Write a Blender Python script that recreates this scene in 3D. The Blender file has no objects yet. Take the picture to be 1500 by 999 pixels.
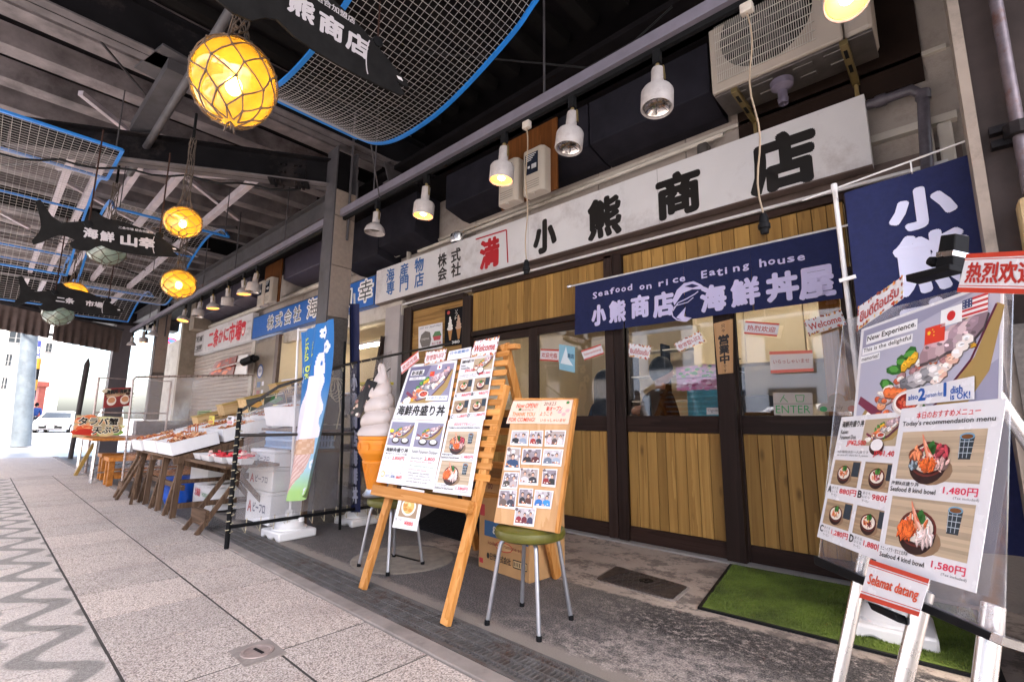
import bpy, math, random
from mathutils import Vector, Matrix
R = random.Random(7)
S = bpy.context.scene
COL = S.collection
V = Vector
# ---------------------------------------------------------------- camera
YAW, PIT, ROL, FPX = -0.74352798, 0.1637568, 0.00821692, 710.866
sy, cy, sp, cp, sr, cr = math.sin(YAW), math.cos(YAW), math.sin(PIT), math.cos(PIT), math.sin(ROL), math.cos(ROL)
FW = V((sy*cp, cy*cp, sp)); r0 = V((cy, -sy, 0)); u0 = r0.cross(FW)
RT = cr*r0 + sr*u0; UP = -sr*r0 + cr*u0
EYE = V((0, 0, 1.0))
cam = bpy.data.cameras.new('camera'); camo = bpy.data.objects.new('camera', cam); COL.objects.link(camo)
M = Matrix((RT, UP, -FW)).transposed().to_4x4(); M.translation = EYE
camo.matrix_world = M
cam.sensor_width = 36; cam.lens = FPX/1500*36; cam.clip_end = 1000; cam.clip_start = .05
S.camera = camo
# ---------------------------------------------------------------- light
W = bpy.data.worlds.new("World"); S.world = W; W.use_nodes = True
nt = W.node_tree; bg = nt.nodes['Background']
sky = nt.nodes.new('ShaderNodeTexSky'); sky.sky_type = 'NISHITA'; sky.sun_disc = False
SUN_EL, SUN_AZ = math.radians(58), math.radians(130)
sky.sun_elevation = SUN_EL; sky.sun_rotation = SUN_AZ; sky.air_density = 1.0; sky.dust_density = 4.0; sky.ozone_density = .6
nt.links.new(sky.outputs[0], bg.inputs[0]); bg.inputs[1].default_value = 0.14
sl = bpy.data.lights.new('sun', 'SUN'); sl.energy = 3.4; sl.angle = math.radians(12); sl.color = (1, .91, .80)
so = bpy.data.objects.new('sun', sl); COL.objects.link(so)
sd = V((math.sin(SUN_AZ)*math.cos(SUN_EL), math.cos(SUN_AZ)*math.cos(SUN_EL), math.sin(SUN_EL)))
so.rotation_euler = sd.to_track_quat('Z', 'Y').to_euler(); so.location = (0, -10, 12)
S.view_settings.view_transform = 'Standard'; S.view_settings.look = 'None'
S.view_settings.exposure = 2.75; S.view_settings.gamma = 1
S.cycles.use_denoising = True
S.cycles.max_bounces = 8; S.cycles.diffuse_bounces = 4; S.cycles.glossy_bounces = 3
S.cycles.transparent_max_bounces = 16; S.cycles.transmission_bounces = 4
S.cycles.sample_clamp_indirect = 6; S.cycles.caustics_reflective = False; S.cycles.caustics_refractive = False

# ---------------------------------------------------------------- measuring: a point of the photograph on a known plane
def ray(px, py): return FW + RT*((px-750)/FPX) - UP*((py-499.5)/FPX)
def at(px, py, ax, v):
    d = ray(px, py); return EYE + d*((v-EYE[ax])/d[ax])
def onp(px, py, P0, n):
    d = ray(px, py); return EYE + d*((P0-EYE).dot(n)/d.dot(n))
def ondist(px, py, dep): return EYE + ray(px, py)*dep

# ---------------------------------------------------------------- objects
def tag(o, label=None, cat=None, group=None, kind=None):
    if label: o['label'] = label
    if cat: o['category'] = cat
    if group: o['group'] = group
    if kind: o['kind'] = kind
    return o
def empty(name, loc=(0, 0, 0), label=None, cat=None, group=None, rz=0):
    o = bpy.data.objects.new(name, None); COL.objects.link(o); o.location = loc; o.rotation_euler.z = rz
    o.empty_display_size = .1
    return tag(o, label, cat, group)
def link(name, me, parent=None, loc=None, rot=None):
    o = bpy.data.objects.new(name, me); COL.objects.link(o)
    if parent: o.parent = parent
    if loc is not None: o.location = loc
    if rot is not None: o.rotation_euler = rot
    return o
def copy_tree(o, parent=None, loc=None, rz=None, label=None):
    c = o.copy(); COL.objects.link(c); c.parent = parent
    if loc is not None: c.location = loc
    if rz is not None: c.rotation_euler.z = rz
    if label: c['label'] = label
    for ch in list(o.children): copy_tree(ch, c)
    return c

def basis(d):
    d = d.normalized(); a = V((0, 0, 1)) if abs(d.z) < .9 else V((1, 0, 0))
    x = d.cross(a).normalized(); return x, x.cross(d).normalized()
class MB:
    def __init__(s): s.v = []; s.f = []; s.c = []
    def add(s, vs, fs, c=None):
        b = len(s.v); s.v += [tuple(p) for p in vs]; s.f += [tuple(b+i for i in f) for f in fs]
        s.c += [c]*len(fs); return s
    def box(s, x0, x1, y0, y1, z0, z1, c=None):
        return s.add([(x0,y0,z0),(x1,y0,z0),(x1,y1,z0),(x0,y1,z0),(x0,y0,z1),(x1,y0,z1),(x1,y1,z1),(x0,y1,z1)],
                     [(0,3,2,1),(4,5,6,7),(0,1,5,4),(1,2,6,5),(2,3,7,6),(3,0,4,7)], c)
    def bar(s, p, q, w, h, up=None, c=None):   # box from p to q, w sideways, h along up
        p, q = V(p), V(q); d = (q-p).normalized(); up = V(up or (0, 0, 1))
        x = d.cross(up)
        x = x.normalized() if x.length > 1e-4 else V((1, 0, 0)); y = x.cross(d).normalized()
        a = x*w/2; b = y*h/2
        return s.add([p-a-b,p+a-b,p+a+b,p-a+b,q-a-b,q+a-b,q+a+b,q-a+b],
                     [(0,3,2,1),(4,5,6,7),(0,1,5,4),(1,2,6,5),(2,3,7,6),(3,0,4,7)], c)
    def tube(s, pts, r, n=8, cap=True, c=None, rs=None):
        pts = [V(p) for p in pts]; m = len(pts); vs = []
        x, y = basis(pts[1]-pts[0])
        for i, p in enumerate(pts):
            d = (pts[min(i+1, m-1)]-pts[max(i-1, 0)]).normalized()
            x = (x - d*x.dot(d)).normalized(); y = d.cross(x)
            rr = rs[i] if rs else r
            vs += [p + x*rr*math.cos(2*math.pi*k/n) + y*rr*math.sin(2*math.pi*k/n) for k in range(n)]
        fs = [(i*n+k, i*n+(k+1) % n, (i+1)*n+(k+1) % n, (i+1)*n+k) for i in range(m-1) for k in range(n)]
        if cap: fs += [tuple(range(n-1, -1, -1)), tuple((m-1)*n+k for k in range(n))]
        return s.add(vs, fs, c)
    def lathe(s, prof, o=(0, 0, 0), n=20, axis=(0, 0, 1), c=None, wob=None):
        o = V(o); ax = V(axis).normalized(); x, y = basis(ax); vs = []
        for (r, z) in prof:
            for k in range(n):
                a = 2*math.pi*k/n; rr = r*(wob(a, z) if wob else 1)
                vs.append(o + ax*z + x*rr*math.cos(a) + y*rr*math.sin(a))
        m = len(prof)
        fs = [(i*n+k, (i+1)*n+k, (i+1)*n+(k+1) % n, i*n+(k+1) % n) for i in range(m-1) for k in range(n)]
        return s.add(vs, fs, c)
    def quad(s, a, b, c_, d, c=None): return s.add([a, b, c_, d], [(0, 1, 2, 3)], c)
    def prism(s, pts, off, c=None):            # polygon (3D points) pushed along off
        n = len(pts); off = V(off); vs = [V(p) for p in pts]+[V(p)+off for p in pts]
        return s.add(vs, [tuple(range(n-1, -1, -1)), tuple(range(n, 2*n))]+[(i, (i+1) % n, n+(i+1) % n, n+i) for i in range(n)], c)
    def grid(s, fn, nu, nv, c=None):
        vs = [fn(i/nu, j/nv) for j in range(nv+1) for i in range(nu+1)]
        return s.add(vs, [(j*(nu+1)+i, j*(nu+1)+i+1, (j+1)*(nu+1)+i+1, (j+1)*(nu+1)+i) for j in range(nv) for i in range(nu)], c)
    def mesh(s, name, mat=None, smooth=False):
        me = bpy.data.meshes.new(name); me.from_pydata(s.v, [], s.f)
        if any(c is not None for c in s.c):
            at_ = me.color_attributes.new('Col', 'FLOAT_COLOR', 'CORNER'); buf = []
            for f, c in zip(s.f, s.c):
                cc = list(c or (.8, .8, .8)) + [1]; buf += cc*len(f)
            at_.data.foreach_set('color', buf)
        if mat: me.materials.append(mat)
        if smooth: me.polygons.foreach_set('use_smooth', [True]*len(me.polygons))
        me.update(); return me
    def build(s, name, mat=None, parent=None, loc=None, smooth=False, bev=0, label=None, cat=None, group=None, kind=None, sub=0):
        o = link(name, s.mesh(name, mat, smooth), parent, loc)
        if bev:
            m = o.modifiers.new('b', 'BEVEL'); m.width = bev; m.segments = 2; m.limit_method = 'ANGLE'
        if sub:
            m = o.modifiers.new('s', 'SUBSURF'); m.levels = m.render_levels = sub
        if smooth and not sub: autosmooth(o)
        return tag(o, label, cat, group, kind)
def autosmooth(o, ang=40):
    me = o.data; me.polygons.foreach_set('use_smooth', [True]*len(me.polygons))
    try: me.set_sharp_from_angle(angle=math.radians(ang))
    except Exception: pass

# ---------------------------------------------------------------- materials
def lin(h):
    h = h.lstrip('#'); o = []
    for i in (0, 2, 4):
        c = int(h[i:i+2], 16)/255; o.append(c/12.92 if c <= .04045 else ((c+.055)/1.055)**2.4)
    return tuple(o)
MATS = {}
def nodes(name):
    m = bpy.data.materials.new(name); m.use_nodes = True; n = m.node_tree
    return m, n, n.nodes['Principled BSDF']
def mx(n, a, b, fac, t='MIX'):
    k = n.nodes.new('ShaderNodeMix'); k.data_type = 'RGBA'; k.blend_type = t
    for s, v in ((k.inputs[0], fac), (k.inputs[6], a), (k.inputs[7], b)):
        if hasattr(v, 'links') or hasattr(v, 'is_linked'): n.links.new(v, s)
        elif isinstance(v, tuple): s.default_value = (*v, 1) if len(v) == 3 else v
        else: s.default_value = v
    return k.outputs[2]
def noise(n, scale, coord=None, detail=5, rough=.6, vec=None, stretch=None):
    k = n.nodes.new('ShaderNodeTexNoise'); k.inputs['Scale'].default_value = scale
    k.inputs['Detail'].default_value = detail; k.inputs['Roughness'].default_value = rough
    if vec is None: vec = n.nodes.new('ShaderNodeTexCoord').outputs[coord or 'Object']
    if stretch:
        mp = n.nodes.new('ShaderNodeMapping'); mp.inputs['Scale'].default_value = stretch
        n.links.new(vec, mp.inputs[0]); vec = mp.outputs[0]
    n.links.new(vec, k.inputs['Vector']); return k.outputs['Fac']
def ramp(n, fac, lo, hi):
    k = n.nodes.new('ShaderNodeMapRange'); k.inputs[1].default_value = lo; k.inputs[2].default_value = hi
    n.links.new(fac, k.inputs[0]); return k.outputs[0]
def math_(n, op, a, b=None, c=None):
    k = n.nodes.new('ShaderNodeMath'); k.operation = op
    for i, v in enumerate((a, b, c)):
        if v is None: continue
        if hasattr(v, 'is_linked'): n.links.new(v, k.inputs[i])
        else: k.inputs[i].default_value = v
    return k.outputs[0]
def bump(n, bs, h, strength=.3, dist=.01):
    b = n.nodes.new('ShaderNodeBump'); b.inputs['Strength'].default_value = strength; b.inputs['Distance'].default_value = dist
    n.links.new(h, b.inputs['Height']); n.links.new(b.outputs[0], bs.inputs['Normal'])
def mat(name, col, rough=.6, metal=0, var=.25, scale=6, bmp=0, bscale=60, dirt=None, coord=None, spec=None):
    if name in MATS: return MATS[name]
    m, n, b = nodes(name); col = lin(col) if isinstance(col, str) else col
    b.inputs['Roughness'].default_value = rough; b.inputs['Metallic'].default_value = metal
    if spec is None and not metal and sum(col)/3 < .03: spec = .04
    if spec is not None: b.inputs['Specular IOR Level'].default_value = spec
    if var:
        f = ramp(n, noise(n, scale, coord), .3, .7)
        c = mx(n, tuple(x*(1-var) for x in col), tuple(min(1, x*(1+var*.6)) for x in col), f)
        if dirt:
            g = ramp(n, noise(n, scale*.35, coord, 8, .75), .52, .68)
            c = mx(n, c, lin(dirt), g)
        n.links.new(c, b.inputs['Base Color'])
        rr = n.nodes.new('ShaderNodeMapRange'); rr.inputs[3].default_value = max(0, rough-.12); rr.inputs[4].default_value = min(1, rough+.12)
        n.links.new(noise(n, scale*2.3, coord), rr.inputs[0]); n.links.new(rr.outputs[0], b.inputs['Roughness'])
    else: b.inputs['Base Color'].default_value = (*col, 1)
    if bmp: bump(n, b, noise(n, bscale, coord), bmp, .004)
    MATS[name] = m; return m
def wood(name, c1, c2, axis='z', rough=.55, knots=True, scale=1.0, coarse=1.0):
    if name in MATS: return MATS[name]
    m, n, b = nodes(name); c1, c2 = lin(c1), lin(c2)
    tc = n.nodes.new('ShaderNodeTexCoord'); oi = n.nodes.new('ShaderNodeObjectInfo')
    ad = n.nodes.new('ShaderNodeVectorMath'); ad.operation = 'ADD'
    sc = n.nodes.new('ShaderNodeVectorMath'); sc.operation = 'SCALE'; sc.inputs['Scale'].default_value = 37.0
    cb = n.nodes.new('ShaderNodeCombineXYZ')
    for i in range(3): n.links.new(oi.outputs['Random'], cb.inputs[i])
    n.links.new(cb.outputs[0], sc.inputs[0]); n.links.new(tc.outputs['Object'], ad.inputs[0]); n.links.new(sc.outputs[0], ad.inputs[1])
    st = {'x': (1.2, 26, 26), 'y': (26, 1.2, 26), 'z': (26, 26, 1.2)}[axis]
    st = tuple(x*scale for x in st)
    big = noise(n, 1.0*coarse, vec=ad.outputs[0], stretch=tuple(x/5 for x in st), detail=3)
    g = noise(n, 1.0*coarse, vec=ad.outputs[0], stretch=st, detail=8, rough=.7)
    wv = math_(n, 'FRACT', math_(n, 'ADD', math_(n, 'MULTIPLY', big, 7.0), math_(n, 'MULTIPLY', g, .8)))
    f = ramp(n, math_(n, 'ADD', math_(n, 'MULTIPLY', wv, .45), math_(n, 'MULTIPLY', g, .7)), .2, .95)
    c = mx(n, c1, c2, f)
    if knots:
        vo = n.nodes.new('ShaderNodeTexVoronoi'); vo.inputs['Scale'].default_value = 1.0
        mp = n.nodes.new('ShaderNodeMapping'); kk = {'x': (2.6, 7, 7), 'y': (7, 2.6, 7), 'z': (7, 7, 2.6)}[axis]; mp.inputs['Scale'].default_value = kk
        n.links.new(ad.outputs[0], mp.inputs[0]); n.links.new(mp.outputs[0], vo.inputs['Vector'])
        k = math_(n, 'MULTIPLY', ramp(n, vo.outputs['Distance'], .16, .04), .75)
        c = mx(n, c, tuple(x*.35 for x in c1), k)
    hue = mx(n, (.74, .72, .70), (1.18, 1.17, 1.14), oi.outputs['Random'])
    c = mx(n, c, hue, 1.0, 'MULTIPLY')
    n.links.new(c, b.inputs['Base Color']); b.inputs['Roughness'].default_value = rough; b.inputs['Specular IOR Level'].default_value = .16
    bump(n, b, g, .25, .003)
    MATS[name] = m; return m
def emis(name, col, st):
    m, n, b = nodes(name); col = lin(col)
    b.inputs['Base Color'].default_value = (*col, 1); b.inputs['Emission Color'].default_value = (*col, 1); b.inputs['Emission Strength'].default_value = st
    MATS[name] = m; return m
def facing(n, ior=1.5):     # two-sided gloss share of a thin pane
    lw = n.nodes.new('ShaderNodeLayerWeight'); lw.inputs[0].default_value = .5
    r0 = ((ior-1)/(ior+1))**2*2.8
    return lw, math_(n, 'ADD', math_(n, 'MULTIPLY', math_(n, 'POWER', lw.outputs['Facing'], 4.0), .8), r0)
def sheer(name, col, opacity, rough=.15, ior=1.5, gcol=(1, 1, 1), trans=.5, spec=None, wr=0):
    """thin see-through sheet: transparent + a share of translucent/diffuse body + fresnel gloss"""
    m = bpy.data.materials.new(name); m.use_nodes = True; n = m.node_tree; n.nodes.clear()
    out = n.nodes.new('ShaderNodeOutputMaterial'); tr = n.nodes.new('ShaderNodeBsdfTransparent'); tr.inputs[0].default_value = (*gcol, 1)
    df = n.nodes.new('ShaderNodeBsdfDiffuse'); df.inputs[0].default_value = (*lin(col), 1)
    tl = n.nodes.new('ShaderNodeBsdfTranslucent'); tl.inputs[0].default_value = (*lin(col), 1)
    a = n.nodes.new('ShaderNodeMixShader'); a.inputs[0].default_value = trans; n.links.new(df.outputs[0], a.inputs[1]); n.links.new(tl.outputs[0], a.inputs[2])
    b = n.nodes.new('ShaderNodeMixShader'); b.inputs[0].default_value = opacity; n.links.new(tr.outputs[0], b.inputs[1]); n.links.new(a.outputs[0], b.inputs[2])
    gl = n.nodes.new('ShaderNodeBsdfGlossy'); gl.inputs['Roughness'].default_value = rough
    fr, fo = facing(n, ior)
    c = n.nodes.new('ShaderNodeMixShader'); n.links.new(fo, c.inputs[0]); n.links.new(b.outputs[0], c.inputs[1]); n.links.new(gl.outputs[0], c.inputs[2])
    if wr:
        bp = n.nodes.new('ShaderNodeBump'); bp.inputs['Strength'].default_value = wr; bp.inputs['Distance'].default_value = .02
        n.links.new(noise(n, 5, stretch=(1, 1, .6)), bp.inputs['Height']); n.links.new(bp.outputs[0], gl.inputs['Normal']); n.links.new(bp.outputs[0], fr.inputs['Normal'])
    n.links.new(c.outputs[0], out.inputs[0]); MATS[name] = m; return m
def printmat(name, rough=.5):
    m, n, b = nodes(name); a = n.nodes.new('ShaderNodeAttribute'); a.attribute_name = 'Col'
    n.links.new(a.outputs[0], b.inputs['Base Color']); b.inputs['Roughness'].default_value = rough; MATS[name] = m; return m
PRINT = printmat('print', .45); INK = printmat('fabric_ink', .85)
steel_dark = mat('painted_steel_dark', (.010, .0095, .011), .45, 0, .35, 3, .1, dirt='#3a3434')
steel_mid = mat('painted_steel_grey', (.05, .046, .052), .6, 0, .35, 4, .1, dirt='#2a2424')
deckm = mat('deck_underside_lit', (.20, .172, .176), .5, 0, .6, 2.5, .4, 30, dirt='#4a3e3e', spec=.2)  # dark roof metal, paled so its colour carries bounced light on the left ribs
black = mat('black_plastic', (.012, .012, .013), .4, 0, .2)
whitep = mat('white_plastic', (.72, .70, .70), .35, 0, .06, 4)
offwhite = mat('cream_paint', (.55, .50, .44), .45, 0, .15, 4, dirt='#8a7a68')
chrome = mat('aluminium', (.75, .75, .78), .28, 1, .08, 8)
flangem = mat('pale_flange', (.11, .098, .104), .5, 0, .35, 4, .1, dirt='#3a3434', spec=.2)  # paler than the rest of the dark beams, for their lower flanges
tubem = mat('grey_tube_metal', (.42, .42, .46), .35, .8, .15, 10)
paper = mat('paper', (.78, .76, .78), .6, 0, .04, 8)
paper_glossy = mat('laminated_paper', (.80, .78, .80), .25, 0, .03, 8)
foam = mat('white_foam', (.78, .76, .77), .75, 0, .07, 5, .25, 240)
rope = mat('net_rope', '#5d5148', .9, 0, .4, 60)
rope_w = mat('pale_rope', '#b9ad92', .9, 0, .3, 60)
darkwood = wood('dark_stained_wood', '#241a17', '#3b2d29', 'z', .45, False)
darkwood_x = wood('dark_stained_wood_rail', '#231714', '#3a2a25', 'x', .45, False)
boardm = wood('stained_pine_board', '#8a6738', '#b38c50', 'z', .5, True)
boardx = wood('stained_pine_board_flat', '#7d5a30', '#bd9458', 'x', .5, True)
easelw = wood('easel_pine', '#b4742f', '#dca062', 'z', .55, True, 1.5)
easelx = wood('easel_pine_rail', '#b4742f', '#dca062', 'x', .55, True, 1.5)
plym = wood('plywood_board', '#c89868', '#dcb488', 'z', .5, False)
oldwood = wood('weathered_wood', '#3a2a20', '#7a6250', 'z', .8, False, 1.5)
oldwood_x = wood('weathered_wood_rail', '#3a2a20', '#7a6250', 'x', .8, False, 1.5)
benchw = wood('bench_wood', '#9a5a24', '#cc8844', 'x', .5, False)
cardb = mat('cardboard', '#b98d5e', .8, 0, .12, 5)
bluem = mat('blue_frame_paint', '#1f74c4', .4, 0, .15, 6)
wirem = mat('galvanised_wire', (.42, .40, .40), .45, .4, .15)
glass = sheer('window_glass', '#ffffff', 0.0, .02, 1.55)
plastic = sheer('clear_plastic_sheet', '#e0dade', .24, .18, 1.45, trans=.6, wr=.8)
acryl = sheer('clear_acrylic', '#e8e4f4', .06, .05, 1.5)
cream = mat('cream_wall', (.70, .60, .44), .7, 0, .08, 2)

# ---------------------------------------------------------------- lettering
_fc = bpy.data.curves.new('letter_source', 'FONT'); _fo = bpy.data.objects.new('letter_source', _fc); COL.objects.link(_fo)
_tc = {}
def glyphs(body, bold=0.0, res=2, sp=1.0, shear=0.0, lead=1.0):
    k = (body, bold, res, sp, shear, lead)
    if k in _tc: return _tc[k]
    _fc.body = body; _fc.offset = bold; _fc.resolution_u = res; _fc.space_character = sp; _fc.shear = shear; _fc.space_line = lead; _fc.align_x = 'LEFT'
    _fo.update_tag(); bpy.context.view_layer.update()
    me = bpy.data.meshes.new_from_object(_fo.evaluated_get(bpy.context.evaluated_depsgraph_get()))
    vs = [(v.co.x, v.co.y) for v in me.vertices]; fs = [tuple(p.vertices) for p in me.polygons]
    bpy.data.meshes.remove(me)
    x0 = min(v[0] for v in vs); x1 = max(v[0] for v in vs); y0 = min(v[1] for v in vs); y1 = max(v[1] for v in vs)
    _tc[k] = ([((x-x0), (y1-y)) for x, y in vs], fs, x1-x0, y1-y0); return _tc[k]

class Sheet:
    """a printed sheet of paper, card, board or cloth; u right, v down, both 0..1; prints sit a hair above its face"""
    def __init__(s, name, label, cat, q, m=None, group=None, thick=.002, plane=None, surf=None, n=None, make=True, parent=None, step=.0004, nu=12, nv=12):
        s.step = step
        if surf is None:
            P = [onp(x, y, *plane) for x, y in q] if plane else [V(p) for p in q]
            s.P = P
            s.W = ((P[1]-P[0]).length+(P[2]-P[3]).length)/2; s.H = ((P[3]-P[0]).length+(P[2]-P[1]).length)/2
            nn = (P[1]-P[0]).cross(P[3]-P[0]).normalized()
            if nn.dot(EYE-P[0]) < 0: nn = -nn
            s.n = nn; s.surf = lambda u, v: (P[0]*(1-u)+P[1]*u)*(1-v)+(P[3]*(1-u)+P[2]*u)*v
            mb = MB(); mb.prism([P[3], P[2], P[1], P[0]], -nn*thick)
        else:
            s.surf = surf; s.n = V(n).normalized(); s.W = (surf(1, .5)-surf(0, .5)).length; s.H = (surf(.5, 1)-surf(.5, 0)).length
            mb = MB(); mb.grid(lambda u, v: surf(u, v), nu, nv)
        s.o = mb.build(name, m or paper, parent, label=label, cat=cat, group=group, smooth=surf is not None) if make else None
        s.pr = MB(); s.l = 1
    def p(s, u, v, l): return s.surf(u, v) + s.n*(.0006+l*s.step)
    def rect(s, u0, v0, u1, v1, c, l=1):
        s.pr.add([s.p(u0, v0, l), s.p(u1, v0, l), s.p(u1, v1, l), s.p(u0, v1, l)], [(0, 3, 2, 1)], lin(c)); return s
    def poly(s, pts, c, l=1):
        s.pr.add([s.p(u, v, l) for u, v in pts], [tuple(range(len(pts)))], lin(c)); return s
    def ell(s, u, v, ru, rv, c, l=1, n=14, rot=0, a0=0, a1=6.2832):
        pts = []
        for k in range(n+1 if a1-a0 < 6.2 else n):
            a = a0+(a1-a0)*k/n; x, y = ru*math.cos(a), rv*math.sin(a)
            pts.append((u+x*math.cos(rot)-y*math.sin(rot), v+x*math.sin(rot)+y*math.cos(rot)))
        return s.poly(pts, c, l)
    def line(s, pts, w, c, l=1):     # stroke of width w (share of height)
        for a, b in zip(pts, pts[1:]):
            dx, dy = (b[0]-a[0])*s.W, (b[1]-a[1])*s.H; L = math.hypot(dx, dy) or 1
            ox, oy = -dy/L*w*s.H/2/s.W, dx/L*w/2
            s.poly([(a[0]+ox, a[1]+oy), (b[0]+ox, b[1]+oy), (b[0]-ox, b[1]-oy), (a[0]-ox, a[1]-oy)], c, l)
    def txt(s, body, u, v, h, c, l=2, w=None, bold=0.0, res=2, sp=1.0, shear=0.0, rot=0, lead=1.0, wavy=0):
        """left edge u, top v, line height h (share of the sheet), optional fitted width w"""
        thick = bold if bold > .012 else 0; rep = [(0, 0)]
        if thick: bold = 0; nr_ = 12 if thick > .035 else 6; rep = [(0, 0)]+[(thick*math.cos(k*6.2832/nr_), thick*math.sin(k*6.2832/nr_)) for k in range(nr_)]
        vs, fs, tw, th = glyphs(body, bold, res, sp, shear, lead)
        ky = h/th; kx = (w/tw) if w else ky*s.H/s.W
        for ri, (ox_, oy_) in enumerate(rep):
          out = []
          for x, y in vs:
            a, b = x*kx+ox_*ky*s.H/s.W, (y+oy_)*ky
            if rot:
                A, B = a*s.W, b*s.H; a, b = (A*math.cos(rot)-B*math.sin(rot))/s.W, (A*math.sin(rot)+B*math.cos(rot))/s.H
            if wavy: b += wavy*math.sin(x*4.1)*h; a += wavy*.4*math.sin(y*5+x)*h*s.H/s.W
            out.append(s.p(u+a, v+b, l+ri*.06))
          s.pr.add(out, fs, lin(c))
        return s
    def vtxt(s, chars, u, v, h, c, l=2, w=None, bold=0.0, gap=1.08):
        for i, ch in enumerate(chars): s.txt(ch, u, v+i*h*gap, h, c, l, w, bold)
    def frame(s, w, c, l=1, wu=None):
        wu = wu or w*s.H/s.W
        s.rect(0, 0, 1, w, c, l); s.rect(0, 1-w, 1, 1, c, l); s.rect(0, w, wu, 1-w, c, l); s.rect(1-wu, w, 1, 1-w, c, l)
    def blobs(s, u0, v0, u1, v1, cols, n, r, l=2, seed=0, elong=1.8):
        q = random.Random(seed)
        for i in range(n):
            a = q.uniform(0, 3.14); rr = r*q.uniform(.5, 1.2)
            u, v = q.uniform(u0, u1), q.uniform(v0, v1)
            s.ell(u, v, min(rr*s.H/s.W*elong, u1-u0), rr, q.choice(cols), l+(i % 5)*.35, 8, a*.0)
    def done(s, parent=None, m=None, name='print', off=None):
        if s.pr.f: s.pr.build(name, m or PRINT, parent or s.o, off)
        return s.o
def shade(h, f):
    h = h.lstrip('#'); return '#'+''.join('%02x' % max(0, min(255, int(int(h[i:i+2], 16)*f))) for i in (0, 2, 4))
def piece(s, u, v, ru, rv, c, l, rot=0, q=random):
    """one printed morsel: dark rim, body, lighter streaks"""
    n = q.choice((6, 7, 9)); s.ell(u+ru*.08, v+rv*.14, ru*1.06, rv*1.08, shade(c, .5), l, n, rot); s.ell(u, v, ru, rv, c, l+.12, n, rot)
    s.ell(u-ru*.2, v-rv*.25, ru*.62, rv*.42, shade(c, 1.18), l+.24, 6, rot)
    for k in range(2): s.ell(u+ru*q.uniform(-.4, .4), v+rv*q.uniform(-.4, .4), ru*.35, rv*.10, shade(c, q.choice((.72, 1.3))), l+.34+k*.05, 5, rot+.3)
def table_bg(s, u0, v0, u1, v1, base, l=1, seed=0):
    q = random.Random(seed); n = 16
    for i in range(n): s.rect(u0, v0+(v1-v0)*i/n, u1, v0+(v1-v0)*(i+1)/n, shade(base, q.uniform(.90, 1.08)), l)
    for i in range(10): a = q.uniform(u0, u1-.05*(u1-u0)); b = q.uniform(v0, v1); s.rect(a, b, min(u1, a+(u1-u0)*q.uniform(.1, .4)), min(v1, b+.002), shade(base, .8), l+.3)
def bowl(s, u, v, r, kind=0, l=3, bgc=None):
    """a bowl of seafood printed flat: rim, rice and pieces of fish"""
    k = s.H/s.W; q = random.Random(kind*7+int(u*50)+int(v*90))
    s.ell(u+r*k*.2, v+r*.45, r*k*1.1, r*.6, '#8f7258', l-.4, 16)
    s.ell(u, v+r*.16, r*k*1.0, r*.86, '#2a0f12', l, 22); s.ell(u, v+r*.02, r*k*1.0, r*.70, '#6a2622', l+.2, 22); s.ell(u, v+r*.03, r*k*.92, r*.62, '#3c1517', l+.35, 22)
    s.ell(u, v, r*k*.84, r*.56, '#e6dccf', l+.5, 20)
    for i in range(30): s.ell(u+q.uniform(-.6, .6)*r*k, v+q.uniform(-.2, .35)*r, r*k*.05, r*.03, q.choice(['#fbf6ee', '#cfc2b0']), l+.7, 5)
    pal = [['#e2703a', '#ee9468', '#f3d9c6', '#c94f2c'], ['#a8323e', '#cf7680', '#ecd2cc', '#8f2532'], ['#e05a28', '#eb963a', '#efd0bc'], ['#dba834', '#bb4e36', '#ecccb8', '#7d3438']][kind % 4]
    for i in range(34):
        a = q.uniform(0, 6.28); d = q.uniform(0, .8); big = q.uniform(.6, 1)
        piece(s, u+math.cos(a)*d*r*k*.72, v-r*.10+math.sin(a)*d*r*.48, r*k*.22*big, r*.12*big, q.choice(pal), l+1+i*.05, q.uniform(0, 3), q)
    for i in range(26): s.ell(u-r*k*.3+q.uniform(-.22, .22)*r*k, v+r*.12+q.uniform(-.16, .18)*r, r*k*.045, r*.045, q.choice(['#f07a34', '#d9481c', '#f9a05c']), l+3, 6)
    for a_, b_, t in ((.10, -.48, .4), (-.10, -.36, -.5), (.22, -.36, 1.0)): s.ell(u+r*k*a_, v+r*b_, r*k*.16, r*.26, q.choice(['#2f6f2e', '#4b8f3c', '#23581f']), l+3.2, 7, t)
def cluster(s, u, v, ru, rv, c, n, l=9, seed=1):
    q = random.Random(seed)
    s.ell(u, v+rv*.15, ru*.9, rv*.85, shade(c, .55), l, 12)
    for i in range(n):
        a = q.uniform(0, 6.28); d = q.random()**.5
        piece(s, u+ru*.8*d*math.cos(a), v+rv*.75*d*math.sin(a), ru*q.uniform(.22, .42), rv*q.uniform(.2, .38), shade(c, q.uniform(.85, 1.12)), l+.2+i*.04, q.uniform(0, 3), q)
def cup(s, u, v, r, l=3):
    k = s.H/s.W
    s.poly([(u-r*k*.5, v-r*.6), (u+r*k*.5, v-r*.6), (u+r*k*.4, v+r*.7), (u-r*k*.4, v+r*.7)], '#26323c', l)
    for i in range(3): s.line([(u-r*k*.45+i*r*k*.3, v-r*.5), (u-r*k*.38+i*r*k*.26, v+r*.62)], .004, '#b8c4cc', l+.4)
    for j in range(3): s.line([(u-r*k*.45, v-r*.3+j*r*.32), (u+r*k*.45, v-r*.3+j*r*.32)], .004, '#b8c4cc', l+.4)
    s.ell(u, v-r*.6, r*k*.5, r*.2, '#6fa4c4', l+.6); s.ell(u, v-r*.58, r*k*.4, r*.14, '#7a4a20', l+.9)
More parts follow.
